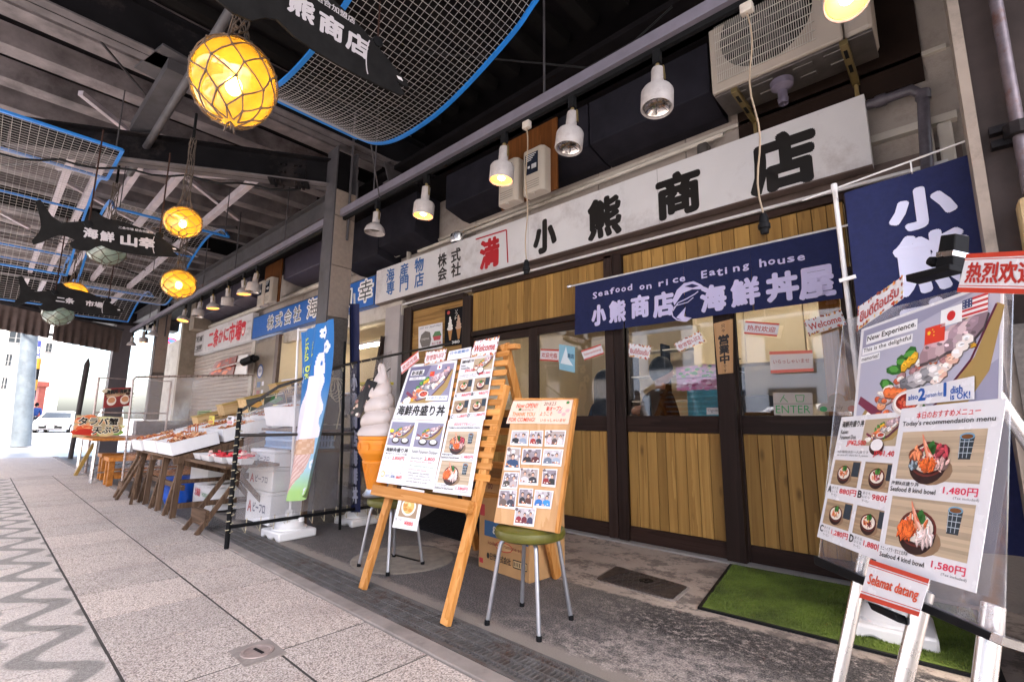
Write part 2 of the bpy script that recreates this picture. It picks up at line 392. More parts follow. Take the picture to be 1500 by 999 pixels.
def boat(s, u0, v0, u1, v1, l=2, seed=1):
    """a wooden serving boat loaded with sashimi, printed flat"""
    q = random.Random(seed); U = lambda a: u0+(u1-u0)*a; Y = lambda b: v0+(v1-v0)*b; du, dv = u1-u0, v1-v0
    s.poly([(U(-.02), Y(1.0)), (U(.12), Y(.72)), (U(.35), Y(.93)), (U(.66), Y(.78)), (U(.88), Y(.42)), (U(.99), Y(.02)), (U(1.03), Y(.06)), (U(.96), Y(.55)), (U(.78), Y(.92)), (U(.55), Y(1.0))], '#a98c54', l)
    s.line([(U(.10), Y(.74)), (U(.34), Y(.93)), (U(.64), Y(.80)), (U(.86), Y(.44)), (U(.99), Y(.03))], .02, '#5e1f3a', l+1.2)
    s.ell(U(.1), Y(.92), du*.09, dv*.1, '#ece6dc', l+1); s.ell(U(.15), Y(.86), du*.05, dv*.08, '#f8f4ec', l+1.3)
    s.poly([(U(.04), Y(.62)), (U(.26), Y(.80)), (U(.22), Y(.88)), (U(.02), Y(.70))], '#7a2a48', l+1.4)
    pal = ['#de7042', '#ea9a70', '#dccbc2', '#b9aaa8', '#d9a02c', '#c8847e', '#a07476', '#ecdcd2', '#7c7376', '#c25a3a']
    for a, b in ((.34, .40), (.28, .54), (.86, .18), (.46, .28), (.40, .34), (.55, .80)): s.ell(U(a), Y(b), du*.05, dv*.085, '#2c6a2a', l+1.4, 7, q.uniform(0, 3)); s.ell(U(a)-du*.01, Y(b)-dv*.01, du*.03, dv*.05, '#58a044', l+1.5, 6, q.uniform(0, 3))
    for i in range(110):
        t = q.random(); a = .20+t*.68; b = .82-t*.64+q.uniform(-.17, .13)
        piece(s, U(a), Y(b), du*q.uniform(.02, .05), dv*q.uniform(.022, .045), q.choice(pal), l+1.6+i*.02, q.uniform(-1.2, .5), q)
    for i in range(6): piece(s, U(.60+i*.055), Y(.27-i*.02), du*.055, dv*.14, ['#a5868c', '#b99aa0', '#cdb2b6', '#99808a', '#bfa8ac', '#8d7680'][i], l+4+i*.1, .4, q)
    for i in range(5): piece(s, U(.44+i*.05), Y(.56-i*.02), du*.05, dv*.075, ['#6c6c72', '#a49fa2', '#cbc4c4', '#8a888c', '#d9d2d0'][i], l+4.6+i*.1, -.5, q)
    for i in range(4): piece(s, U(.30+i*.045), Y(.62+i*.012), du*.045, dv*.06, '#e0703c', l+4.6+i*.1, -.4, q)
    for i in range(3): piece(s, U(.42+i*.035), Y(.38-i*.03), du*.03, dv*.06, '#e3a82c', l+4.6+i*.1, .2, q)
    for i in range(7): piece(s, U(.66+i*.03), Y(.56-i*.05), du*.035, dv*.05, q.choice(['#f0dcd2', '#e8b8a4', '#f7ece4']), l+4.9+i*.05, q.uniform(-1, 1), q)
    s.ell(U(.46), Y(.74), du*.12, dv*.12, '#d8ccc6', l+5.4, 18); s.ell(U(.46), Y(.735), du*.105, dv*.10, '#f6efe9', l+5.5, 18); s.ell(U(.46), Y(.73), du*.09, dv*.08, '#8e2018', l+5.6, 18)
    for i in range(40): s.ell(U(.46)+q.uniform(-.07, .07)*du, Y(.73)+q.uniform(-.05, .06)*dv, du*.012, dv*.016, q.choice(['#e2503a', '#c93a2c', '#f07a5a']), l+5.8, 6)
def flag3(s, u, v, h, which, l=8):
    k = s.H/s.W
    if which == 'jp': s.rect(u, v, u+h*k*1.4, v+h, '#f6f4f4', l); s.ell(u+h*k*.7, v+h*.5, h*k*.28, h*.28, '#d02a2c', l+.5)
    if which == 'cn':
        s.rect(u, v, u+h*k*1.4, v+h, '#e0402c', l); s.ell(u+h*k*.3, v+h*.35, h*k*.13, h*.13, '#f4d23a', l+.5, 5)
        for a, b in ((.55, .2), (.65, .35), (.65, .55)): s.ell(u+h*k*a, v+h*b, h*k*.05, h*.05, '#f4d23a', l+.5, 5)
    if which == 'us':
        s.rect(u, v, u+h*k*1.5, v+h, '#f2eeee', l)
        for i in range(4): s.rect(u, v+h*i*.27, u+h*k*1.5, v+h*(i*.27+.13), '#c8383c', l+.4)
        s.rect(u, v, u+h*k*.6, v+h*.5, '#32406e', l+.7)
        for i in range(9): s.ell(u+h*k*(.1+.2*(i % 3)), v+h*(.09+.16*(i//3)), h*k*.035, h*.035, '#ffffff', l+1, 5)
# ================================================================ THE SETTING
def ground_mat():
    m, n, b = nodes('asphalt_apron')
    g = n.nodes.new('ShaderNodeNewGeometry'); pos = g.outputs['Position']
    sx = n.nodes.new('ShaderNodeSeparateXYZ'); n.links.new(pos, sx.inputs[0])
    nl = noise(n, 1.3, vec=pos, detail=9, rough=.75); nf = noise(n, 130, vec=pos, detail=3); nm = noise(n, 14, vec=pos, detail=8, rough=.8)
    patch = ramp(n, math_(n, 'ADD', math_(n, 'MULTIPLY', nm, .75), math_(n, 'MULTIPLY', nl, .45)), .56, .66)      # worn patches
    asp = mx(n, lin('#2e2b2c'), lin('#77706e'), ramp(n, nf, .42, .62))
    worn = mx(n, lin('#8a7f7a'), lin('#c6b8ae'), ramp(n, nf, .4, .65))
    # a worn diagonal zone in front of the right half
    zone = ramp(n, math_(n, 'ADD', math_(n, 'MULTIPLY', sx.outputs[0], .8), math_(n, 'ADD', math_(n, 'MULTIPLY', sx.outputs[1], -.35), math_(n, 'MULTIPLY', nl, 1.5))), -1.55, -1.0)
    base = mx(n, asp, worn, math_(n, 'MULTIPLY', patch, math_(n, 'ADD', math_(n, 'MULTIPLY', zone, .8), .12)))
    conc = mx(n, lin('#8d8078'), lin('#b5a598'), ramp(n, nl, .35, .65))
    st = ramp(n, noise(n, 5, vec=pos, detail=10, rough=.8), .5, .56)
    conc = mx(n, conc, lin('#5d5450'), math_(n, 'MULTIPLY', st, .8))
    yb = math_(n, 'ADD', sx.outputs[1], math_(n, 'ADD', math_(n, 'MULTIPLY', nm, .12), math_(n, 'MULTIPLY', sx.outputs[0], -.04)))
    cm = ramp(n, yb, 2.79, 2.82)
    xm = ramp(n, sx.outputs[0], -3.5, -3.3)
    edge = ramp(n, math_(n, 'ADD', sx.outputs[1], math_(n, 'MULTIPLY', nm, .22)), 2.02, 1.98)
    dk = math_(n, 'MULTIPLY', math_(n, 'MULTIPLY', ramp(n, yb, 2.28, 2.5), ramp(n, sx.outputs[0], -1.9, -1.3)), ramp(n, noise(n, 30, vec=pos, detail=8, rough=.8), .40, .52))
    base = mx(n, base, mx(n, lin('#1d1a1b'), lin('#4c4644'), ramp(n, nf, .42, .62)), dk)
    c = mx(n, base, conc, math_(n, 'MULTIPLY', cm, xm)); c = mx(n, c, lin('#8a8078'), edge)
    n.links.new(c, b.inputs['Base Color'])
    r = math_(n, 'ADD', math_(n, 'MULTIPLY', nl, .5), .45); n.links.new(r, b.inputs['Roughness'])
    bump(n, b, math_(n, 'ADD', nf, math_(n, 'MULTIPLY', nm, .7)), .7, .012)
    return m
def paving_mat(wave):
    m, n, b = nodes('wave_paving' if wave else 'gravel_paving')
    pos = n.nodes.new('ShaderNodeNewGeometry').outputs['Position']
    sx = n.nodes.new('ShaderNodeSeparateXYZ'); n.links.new(pos, sx.inputs[0])
    vo = n.nodes.new('ShaderNodeTexVoronoi'); vo.inputs['Scale'].default_value = 150; n.links.new(pos, vo.inputs['Vector'])
    big = noise(n, 1.6, vec=pos, detail=8, rough=.7)
    peb = mx(n, lin('#a89b92'), lin('#dfd3ca'), vo.outputs['Color'])
    peb = mx(n, peb, lin('#80746d'), ramp(n, vo.outputs['Distance'], .45, .75))
    c = mx(n, peb, lin('#8a7c76'), math_(n, 'MULTIPLY', ramp(n, big, .5, .72), .5))
    oi = n.nodes.new('ShaderNodeObjectInfo')
    c = mx(n, c, mx(n, (.86, .86, .87), (1.08, 1.06, 1.05), oi.outputs['Random']), 1.0, 'MULTIPLY')
    if wave:
        c = mx(n, c, lin('#b9b2ae'), .40)
        wob = math_(n, 'MULTIPLY', noise(n, 3, vec=pos), .05)
        ph = math_(n, 'SINE', math_(n, 'MULTIPLY', math_(n, 'ADD', sx.outputs[0], 3.37), -12.1))
        yy = math_(n, 'ADD', math_(n, 'ADD', sx.outputs[1], math_(n, 'MULTIPLY', ph, .095)), math_(n, 'ADD', wob, -.235))
        t = math_(n, 'FRACT', math_(n, 'MULTIPLY', yy, 3.7))
        d = math_(n, 'ABSOLUTE', math_(n, 'SUBTRACT', t, .5))
        band = ramp(n, math_(n, 'ADD', d, math_(n, 'MULTIPLY', vo.outputs['Distance'], .05)), .25, .17)
        c = mx(n, c, mx(n, lin('#56544f'), lin('#84807c'), vo.outputs['Color']), math_(n, 'MULTIPLY', band, .85))
    n.links.new(c, b.inputs['Base Color']); b.inputs['Roughness'].default_value = .75
    bump(n, b, vo.outputs['Distance'], .5, .004)
    return m
GX0, GX1 = -60, 14
MB().box(-700, 600, -600, 600, -.5, -.06).build('ground', mat('far_ground', (.30, .29, .29), .9, 0, .2, .3), kind='structure')
apron = MB().grid(lambda u, v: V((-17+21*u, 1.80+8.2*v, 0)), 2, 2).build('apron', ground_mat(), kind='structure')
pav = paving_mat(False); wav = paving_mat(True)
pave = MB().box(-17.5, 4, -2.3, 1.45, -.08, -.005).build('pavement', mat('joint_mortar', (.045, .038, .034), .95), kind='structure')
rows = [(.515, 1.015, pav), (1.025, 1.452, pav), (.01, .505, wav), (-.49, .00, wav), (-.99, -.50, wav)]
for y0, y1, m in rows:
    me = MB().box(.007, .493, .002, y1-y0-.002, -.0045, 0).mesh('paving_tile', m)
    for k in range(-1, 26):
        x = -2.82+.5*(-k+3)
        if x < -12 : break
        if x > 1.2: continue
        o = link('paving_tile', me, pave, (x, y0, R.uniform(-.0015, .0015)))
MB().box(-17.5, -11.85, -.99, 1.452, -.03, .0).build('far_paving', pav, pave, kind='stuff')
MB().box(-17.5, 4, -2.3, -1.0, -.03, 0).build('outer_paving', wav, pave, kind='stuff')
# kerb strip beside the drain, then the drain channel with its gratings
MB().box(-17.5, 4, 1.46, 1.545, -.1, .006).build('drain_kerb', mat('old_concrete', '#8c827c', .85, 0, .3, 5, .4, 60, dirt='#5c5450'), kind='structure', bev=.006)
drain = MB().box(-17.5, 4, 1.545, 1.80, -.3, -.12).build('drain_channel', mat('drain_dark', (.008, .007, .007), .9), kind='structure')
steelg = mat('grating_steel', (.12, .11, .107), .55, .1, .35, 12, dirt='#4a3020')
for sd_ in (0, 1):
    y = (1.549, 1.781)[sd_]
    MB().box(-17.5, 4, y, y+.014, -.1, .004).build('grating_edge_rail', steelg, drain)
g0 = None
for i in range(6):
    gx = .75-.995*(i+1)
    mb = MB()
    for x in range(40): mb.box(x*.0248, x*.0248+.0075, 1.567, 1.779, -.03, -.002)
    for yy in (1.572, 1.607, 1.672, 1.737, 1.776): mb.box(0, .99, yy-.0035, yy+.0035, -.034, .0015)
    if g0 is None:
        g0 = empty('drain_grating', (gx, 0, 0), 'steel drain grating in the channel, nearest the camera at the photo bottom edge', 'grating', 'steel gratings over the drain channel')
        gm = mb.mesh('grating_bar', steelg); link('grating_bar', gm, g0)['kind'] = 'stuff'; gs = g0
    else:
        lab = ['', 'steel drain grating second from the near end, below the photo board stool', 'steel drain grating third from the near end, under the wooden easel right foot',
               'steel drain grating under the wooden easel left foot', 'steel drain grating in front of the white ice cream flag base', 'steel drain grating at the black pole of the stall screen'][i]
        copy_tree(gs, None, (gx, 0, 0), None, lab)
mb = MB()
for k in range(8): mb.box(-17, -5.25, 1.572+k*.026, 1.586+k*.026, -.03, 0)
mb.build('far_grating', steelg, drain, kind='stuff')
# road and snow outside
road = mat('wet_road', (.26, .26, .27), .35, 0, .3, .8)
MB().box(-34, -17.5, -60, 60, -.05, -.02).build('road', road, kind='structure')
MB().box(-60, 20, -12, -4.0, -.052, -.024).build('front_road', road, kind='structure')
snowm = mat('snow', (.80, .80, .82), .9, 0, .08, 2, .5, 6)
def heap(name, x0, x1, y0, y1, h, n=26, m=6):
    q = random.Random(int(x0*7+y0))
    def fn(u, v): return V((x0+(x1-x0)*u, y0+(y1-y0)*v, -.02+h*(math.sin(math.pi*v)**.7)*(math.sin(math.pi*u)**.3)*(.75+.25*math.sin(u*23+v*5)+.12*q.random())))
    return MB().grid(fn, n, m).build(name, snowm, kind='structure', smooth=True)
heap('snow_bank', -16, 4, -3.9, -2.7, .75, 60)
heap('snow_bank', -30, 14, -13.8, -12.4, .9, 60)
MB().box(-60, 20, -17, -12.0, -.045, .06).build('far_pavement', mat('far_pavement', (.5, .5, .5), .8), kind='structure')
MB().box(-50, -34, -60, 60, -.045, .06).build('side_pavement', mat('far_pavement', (.5, .5, .5), .8), kind='structure')

# ================================================================ MARKET BUILDING (walls, columns, steel roof)
wallp = mat('siding_panel', '#a59a92', .75, 0, .10, 5, .7, 90, dirt='#857a72')
bld = empty('market_building', (-5, 3.9, 0), 'row of market shops with pale siding above the shop signs', 'building')
b_ = lambda p: (p[0]+5, p[1]-3.9, p[2])
def B(mb, name, m, **k): return mb.build(name, m, bld, (5, -3.9, 0), **k)
x = -6.05
while x < 1.2:      # siding panels of 0.9 m
    B(MB().box(x, min(x+.895, 1.3), 3.93, 3.97, 2.58, 3.395), 'siding_panel', wallp, bev=.006)
    B(MB().box(x, min(x+.895, 1.3), 3.935, 3.97, 3.405, 4.25), 'siding_panel', wallp, bev=.006)
    x += .9
B(MB().box(-6.05, .17, 3.90, 3.94, 3.385, 3.415), 'trim_rail', offwhite)
B(MB().box(-17.2, 2.4, 3.90, 3.96, 4.255, 4.9), 'dark_upper_wall', steel_dark)
B(MB().box(-17.2, -6.06, 3.93, 3.97, 2.62, 4.25), 'siding_panel', wallp)
B(MB().box(-6.05, .17, 3.88, 3.95, 2.60, 2.72), 'trim_rail', mat('brown_metal', '#6a5a54', .5, .2))
B(MB().box(-.28, .17, 3.87, 3.93, 2.88, 2.93), 'trim_rail', offwhite)
for k in range(2): B(MB().box(-.02+k*.09, .05+k*.09, 3.84, 3.93, 2.45, 2.86), 'conduit_cover', offwhite, bev=.01)
B(MB().box(-.28, 1.3, 3.93, 3.97, 0, 2.58), 'wall_panel', wallp)
B(MB().box(-6.1, .2, 8.5, 8.6, 0, 3), 'rear_wall', cream)
B(MB().box(-5.62, -5.55, 3.98, 8.5, 0, 2.7), 'partition_wall', cream)
B(MB().box(.1, .17, 3.98, 8.5, 0, 2.7), 'partition_wall', cream)
B(MB().box(-17, .2, 3.97, 8.5, 2.66, 2.72), 'room_ceiling', cream)
B(MB().box(-5.55, .1, 3.98, 8.5, .0, .02), 'room_floor', mat('room_floor', (.3, .27, .24), .4))
# granite + steel columns
granite = mat('granite_cladding', '#57504c', .5, 0, .35, 60, dirt='#453e3a')
granite2 = mat('upper_stone_cladding', '#84766c', .6, 0, .15, 30)
def column(x, y, name_label, zt=3.95):
    c = empty('column', (x, y, 0), name_label, 'column'); h = .11
    for z0, z1, m in ((0, .95, granite), (.956, 1.5, granite), (1.506, 2.05, granite), (2.056, 2.6, granite2), (2.606, 3.15, granite2), (3.156, 3.45, granite2)):
        MB().box(-h+.02, h, .012, .24, z0, z1).build('cladding_slab', m, c, bev=.003)
    MB().box(-h-.01, h-.004, -.004, .011, 0, zt).build('steel_flange', steel_mid, c)
    MB().box(-h-.01, h-.004, .225, .245, 3.45, zt).build('steel_flange', steel_mid, c)
    MB().box(-.01, .01, .012, .225, 3.45, zt).build('steel_web', steel_dark, c)
    MB().tube([(h+.03, .15, 2.9), (h+.03, .15, 4.4)], .014, 8).build('conduit', steel_mid, c)
    return c
column(-4.81, 2.3, 'dark granite clad steel column between the blue shop sign and the fish stall')
column(-13.75, 2.6, 'brown clad column standing behind the crab stall plastic screen')
far_c = empty('column', (-17.9, 2.6, 0), 'plain grey column at the far end of the arcade beside the awning', 'column')
MB().box(-.22, .22, -.2, .2, 0, 4).build('shaft', mat('grey_column', '#4f484c', .6, 0, .1), far_c)
rc = empty('column', (.30, 2.75, 0), 'dark steel column with a rusty conduit at the right edge of the photo', 'column')
MB().box(-.124, 1.6, -.08, .6, 0, 4.4).build("shaft", mat('dark_brown_steel', '#3c3331', .6, 0, .3, 5, dirt='#2c2624', spec=.15), rc)
MB().box(-.162, -.126, -.10, .10, 0, 4.4).build('beige_edge', mat('old_trim', '#8c7f74', .6, 0, .15, 8, dirt='#6a5e54'), rc)
MB().tube([(-.02, -.12, 1.88), (-.02, -.12, 4.4)], .021, 12).build('rusty_conduit', mat('rusty_pipe', '#6a6066', .5, .5, .3, 20, dirt='#5a3420'), rc, smooth=True)
mb = MB(); mb.box(-.10, .20, -.12, -.07, 2.10, 2.13); mb.box(-.10, .20, -.12, -.07, 2.16, 2.19); mb.lathe([(0, -.025), (.045, -.025), (.045, .025), (0, .025)], (-.02, -.125, 2.145), 10)
mb.build('pipe_clamp', steel_dark, rc)
MB().box(-.06, 1.3, -.17, -.03, 1.40, 1.86).build('junction_box', mat('cream_metal', '#b8a078', .5, 0, .15, 6, dirt='#8a7048'), rc, bev=.02)
MB().box(-.13, 1.4, -.12, -.05, 0, 1.38).build('stone_foot', granite, rc)

# ---- roof
roof = empty('arcade_roof', (-5, 1, 4), 'dark steel arcade roof with ribbed deck over the pavement', 'roof')
def RF(mb, name, m, **k): return mb.build(name, m, roof, (5, -1, -4), **k)
RF(MB().box(-18.2, 2.5, -2.4, 3.97, 4.9, 4.95), 'deck_sheet', mat('deck_dark', (.008, .007, .008), .6))
RF(MB().box(-18.2, 2.5, 3.0, 3.98, 3.95, 4.0), 'deck_sheet', mat('deck_dark', (.008, .007, .008), .6))
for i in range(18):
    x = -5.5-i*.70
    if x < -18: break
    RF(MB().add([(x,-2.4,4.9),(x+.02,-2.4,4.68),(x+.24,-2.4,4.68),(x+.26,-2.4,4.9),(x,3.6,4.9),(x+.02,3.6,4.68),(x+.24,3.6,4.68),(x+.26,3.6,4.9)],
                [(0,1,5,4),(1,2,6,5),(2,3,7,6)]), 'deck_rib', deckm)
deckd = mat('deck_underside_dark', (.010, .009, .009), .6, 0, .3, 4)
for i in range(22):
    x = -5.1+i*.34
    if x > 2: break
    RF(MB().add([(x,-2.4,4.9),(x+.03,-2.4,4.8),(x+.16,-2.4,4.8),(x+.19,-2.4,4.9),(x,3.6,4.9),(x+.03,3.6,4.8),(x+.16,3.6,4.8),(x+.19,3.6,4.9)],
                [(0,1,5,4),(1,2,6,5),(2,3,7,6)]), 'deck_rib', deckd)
def ibeam(p, q, h=.3, w=.2, m=steel_dark, name='steel_beam', bolts=()):
    mb = MB(); p, q = V(p), V(q); up = V((0, 0, 1)); t = .014
    mb.bar(p+up*h/2, q+up*h/2, .012, h, up); mb.bar(p+up*(h-t/2), q+up*(h-t/2), w, t, up); RF(MB().bar(p+up*t/2, q+up*t/2, w, t, up), 'lower_flange', flangem if m is steel_dark else m)
    d = (q-p).normalized(); x = d.cross(up).normalized()
    for f in bolts:
        c = p+(q-p)*f
        mb.bar(c-d*.16+up*h/2, c+d*.16+up*h/2, .03, h*.6, up); mb.bar(c-d*.2-up*.006, c+d*.2-up*.006, w*.95, .012, up)
        for a in (-.14, -.07, .07, .14):
            for s_ in (-1, 1):
                mb.lathe([(.016, 0), (.016, -.03), (0, -.03)], c+d*a+x*s_*w*.3-up*.01, 6)
                mb.lathe([(.014, 0), (.014, .03), (0, .03)], c+d*a*.7+up*(h/2+s_*h*.15)+x*(-.014), 6, -x)
                mb.lathe([(.014, 0), (.014, .03), (0, .03)], c+d*a*.7+up*(h/2+s_*h*.15)+x*(.014), 6, x)
    return RF(mb, name, m)
ibeam((-4.72, -2.4, 4.0), (-4.72, 3.9, 4.0), .42, .2)
ibeam((-4.88, 2.42, 3.55), (-6.49, -.12, 3.55), .30, .18, steel_dark, bolts=(.17,))
ibeam((-6.50, -.14, 3.55), (-7.3, -1.4, 3.55), .30, .18)
ibeam((-5.2, 2.83, 3.62), (-17.8, 2.83, 3.75), .30, .16, steel_mid, bolts=(.04,))
ibeam((-4.85, 3.36, 3.95), (2.4, 3.36, 3.95), .30, .17, steel_dark, bolts=(.03,))
ibeam((-4.7, 2.9, 3.75), (-4.7, 3.3, 3.9), .25, .12, steel_mid)
ibeam((-.75, -2.4, 4.1), (-.75, 3.9, 4.1), .35, .18)
ibeam((-10.4, -2.4, 4.15), (-10.4, 3.3, 4.15), .3, .16)
ibeam((-14.2, -2.4, 3.9), (-14.2, 3.3, 3.9), .3, .16)
lightst = mat('light_purlin', (.52, .46, .50), .5, .1, .2, 6)
for y, z in ((.38, 4.0), (.66, 4.05), (1.0, 4.1), (1.38, 4.05), (2.04, 4.0)):
    RF(MB().box(-16.5, -6.3 if y > 1 else -7.3, y-.035, y+.035, z, z+.10), 'purlin', lightst)
for k, (a, c) in enumerate((((-5.4, 2.1, 4.02), (-9.2, -.9, 4.02)), ((-9.8, 2.5, 4.05), (-12.2, -.8, 4.05)), ((-4.6, -.2, 4.3), (-6.2, 1.0, 4.3)), ((-12.5, 2.4, 4.05), (-10.5, -.8, 4.05)))):
    RF(MB().tube([a, c], .012, 6), 'tie_rod', steel_mid)
for (x0, y0, x1, y1) in ((-6.2, .3, -8.4, 2.5), (-8.4, .3, -6.4, 2.5), (-8.8, .4, -11, 2.6), (-11, .4, -8.8, 2.6), (-12, .4, -14, 2.6), (-9.4, -1.2, -11.5, .2)):
    RF(MB().bar((x0, y0, 4.22), (x1, y1, 4.22), .05, .05), 'brace', lightst if x0 > -10 else steel_mid)
# gutter box, round pipe and hangers near the big column
p0 = at(262, 100, 2, 3.95); p1 = at(205, 190, 2, 3.95)
RF(MB().bar(p0, p1, .16, .10), 'channel_box', steel_mid)
RF(MB().tube([at(345, 5, 2, 3.75), at(190, 255, 2, 3.75)], .035, 10), 'round_pipe', steel_mid, smooth=True)
RF(MB().bar(p0+V((.1, .0, .06)), p0+V((-.4, -.1, .06)), .3, .02), 'gusset_plate', steel_mid)
# electrical cable hanging along the diagonal beam
mb = MB(); A_, B_ = V((-5.1, 2.1, 3.53)), V((-7.1, -1.1, 3.53))
mb.tube([A_.lerp(B_, i/24)-V((0, 0, .03+.05*abs(math.sin(i*.9)))) for i in range(25)], .011, 6)
mb.tube([at(600, 75, 2, 3.9), at(860, 100, 2, 3.7), at(930, 60, 2, 3.75), at(985, 10, 2, 3.9)], .008, 5)
RF(mb, 'cable', black)
# awning valances at the far end
awn = mat('brown_awning_cloth', '#5a4c48', .85, 0, .25, 8)
def valance(p, q, h, label):
    p, q = V(p), V(q); d = (q-p); n = d.normalized().cross(V((0, 0, 1)))
    return MB().grid(lambda u, v: p+d*u-V((0, 0, h*v))+n*(.035*v*math.sin(u*60)+.02*math.sin(u*23)*v), 90, 5).build('awning', awn, label=label, cat='awning', group='brown awnings at the far end of the arcade', smooth=True)
a0 = at(-40, 437, 0, -15.4); a1 = at(77, 462, 0, -15.6); a2 = at(82, 462, 0, -15.6); a3 = at(180, 485, 0, -16.6)
valance(a0, a1, .55, 'gathered brown awning at the far street end, left of the two')
valance(a2, a3, .60, 'gathered brown awning at the far street end, right one beside the grey column')
RF(MB().bar(a0+V((0, 0, .03)), a3+V((0, 0, .03)), .10, .07), 'awning_box', steel_mid)
RF(MB().box(-18.2, -17.6, -.5, 3.9, 3.65, 4.9), 'end_fascia', steel_dark)
# ================================================================ SHOP FRONT
FY = 3.89
sf = empty('timber_shopfront', (-3, FY, 0), 'dark stained timber shop front with pine boards and sliding doors', 'shop front')
def SFo(mb, name, m, **k): return mb.build(name, m, sf, (3, -FY, 0), **k)
def post(x0, x1, z0, z1, y0=FY-.04, y1=FY+.07, name='post'):
    return SFo(MB().box(x0, x1, y0, y1, z0, z1), name, darkwood, bev=.004)
post(-5.60, -5.42, 0, 2.55); post(-4.37, -4.22, 0, 2.5); post(-2.375, -2.285, 0, 2.56, FY-.035, FY+.05); post(-2.275, -2.18, 0, 2.56)
post(-1.375, -1.24, 0, 2.03, FY-.055); post(-.45, -.28, 0, 2.57)
def rail(x0, x1, z0, z1, y0=FY-.03, y1=FY+.06): return SFo(MB().box(x0, x1, y0, y1, z0, z1), 'rail', darkwood_x, bev=.004)
rail(-5.42, -4.37, 2.49, 2.56); rail(-4.215, -.45, 2.53, 2.58, FY-.035); rail(-4.215, -2.38, 1.99, 2.05); rail(-2.178, -.45, 1.99, 2.05)
SFo(MB().box(-5.9, .1, FY-.07, FY-.045, 2.585, 2.605), 'white_rod', whitep)
bmesh_ = {}
def boards(x0, x1, z0, z1, y, n, parent, m=boardm, off=(3, -FY, 0), name='board', q=None):
    q = q or R; ws = [q.uniform(.85, 1.15) for _ in range(n)]; s_ = sum(ws); x = x0
    for w in ws:
        w = w/s_*(x1-x0); k = (round(w, 2), round(z1-z0, 2))
        o = MB().box(-w/2+.0022, w/2-.0022, -.008, .008, 0, z1-z0).build(name, m, parent, bev=.003)
        o.location = (x+w/2+off[0], y+off[1], z0+off[2]); x += w
    MB().box(x0, x1, y+.009, y+.02, z0, z1).build('backing', darkwood, parent, off)
tp = empty('transom_panel', (0, 0, 0)); tp.parent = sf
boards(-4.215, -2.385, 2.055, 2.525, FY, 17, tp)
tp2 = empty('transom_panel', (0, 0, 0)); tp2.parent = sf
boards(-2.178, -.46, 2.055, 2.525, FY, 17, tp2)
sp_ = empty('side_panel', (0, 0, 0)); sp_.parent = sf     # boards laid flat, left bay
for k in range(14):
    z = .1+k*.17
    MB().box(-5.415, -4.375, FY-.008, FY+.012, z, z+.166).build('board', boardx, sp_, (3, -FY, 0), bev=.003)
def door(x0, x1, yo, n, win=True):
    d = empty('sliding_door', (0, 0, 0)); d.parent = sf
    y = FY+yo; mb = MB(); t = .03; st = .075
    for a, b, c, e in ((x0, x0+st, 0.01, 1.985), (x1-st, x1, .01, 1.985)): MB().box(a, b, y-.02, y+.02, c, e).build('stile', darkwood, d, (3, -FY, 0), bev=.003)
    for c, e in ((.012, .13), (.92, 1.055), (1.90, 1.985)): MB().box(x0+st+.001, x1-st-.001, y-.018, y+.018, c, e).build('door_rail', darkwood_x, d, (3, -FY, 0), bev=.003)
    boards(x0+st, x1-st, .132, .918, y, n, d)
    MB().box(x0+st, x1-st, y-.003, y+.003, 1.056, 1.899).build('glass_pane', glass, d, (3, -FY, 0))
    return d
door(-4.21, -3.27, .03, 8); door(-3.275, -2.305, .002, 8); door(-2.255, -1.31, .002, 9); door(-1.305, -.46, .03, 8)
SFo(MB().box(-5.4, -.28, FY-.10, FY+.08, 0, .012), 'threshold', mat('threshold_metal', (.4, .38, .37), .5, .4, .2))

# ================================================================ SIGNS
SY = 3.72
def boardq(x0, x1, z0, z1, y=SY): return [(x0, y, z1), (x1, y, z1), (x1, y, z0), (x0, y, z0)]
signw = mat('white_sign_face', (.66, .64, .65), .5, 0, .05, 3, .02, dirt='#b0a8a8')
def uv(s, px, py):  # photo pixel -> u,v on a flat vertical sheet in its plane
    P = s.P; n = s.n; q = onp(px, py, P[0], n); ex = P[1]-P[0]; ey = P[3]-P[0]
    return (q-P[0]).dot(ex)/ex.length_squared, (q-P[0]).dot(ey)/ey.length_squared
s = Sheet('shop_sign', 'long white shop sign with big black brush letters above the doors', 'sign', boardq(-6.14, -.26, 2.665, 3.165), signw, thick=.10, step=.0006)
def chz(s, ch, cx, cz, w, h, c, bold, l=2, **k):   # one character centred at world x,z
    u = (cx-s.P[0].x)/s.W; v = (s.P[0].z-cz)/s.H
    s.txt(ch, u-w/s.W/2, v-h/s.H/2, h/s.H, c, l, w/s.W, bold, **k)
K = '#17120f'
def px_ch(s, ch, px, py, w, h, c, bold, **k):
    p = at(px, py, 1, SY-.0); chz(s, ch, p.x, p.z, w, h, c, bold, **k)
px_ch(s, '小', 798, 346, .27, .33, K, .055); px_ch(s, '熊', 885, 318, .33, .37, K, .045); px_ch(s, '商', 993, 284, .35, .36, K, .05); px_ch(s, '店', 1145, 236, .40, .40, K, .055)
for ch, a, b in (('株', 648, 381), ('式', 668, 374), ('会', 648, 401), ('社', 668, 395)): px_ch(s, ch, a, b, .17, .17, K, .03)
for ch, a, b in (('海', 572, 403), ('産', 592, 396), ('物', 614, 388), ('専', 572, 422), ('門', 592, 416), ('店', 614, 410)): px_ch(s, ch, a, b, .19, .19, '#1c5a9c', .025)
px_ch(s, '満', 717, 371, .29, .33, '#b3222a', .04)
P = [uv(s, *q) for q in ((697, 351), (742, 337), (744, 385))]
s.line([P[0], P[1]], .035, '#b3222a', 2); s.line([P[1], P[2]], .035, '#b3222a', 2)
s.done(name='lettering')
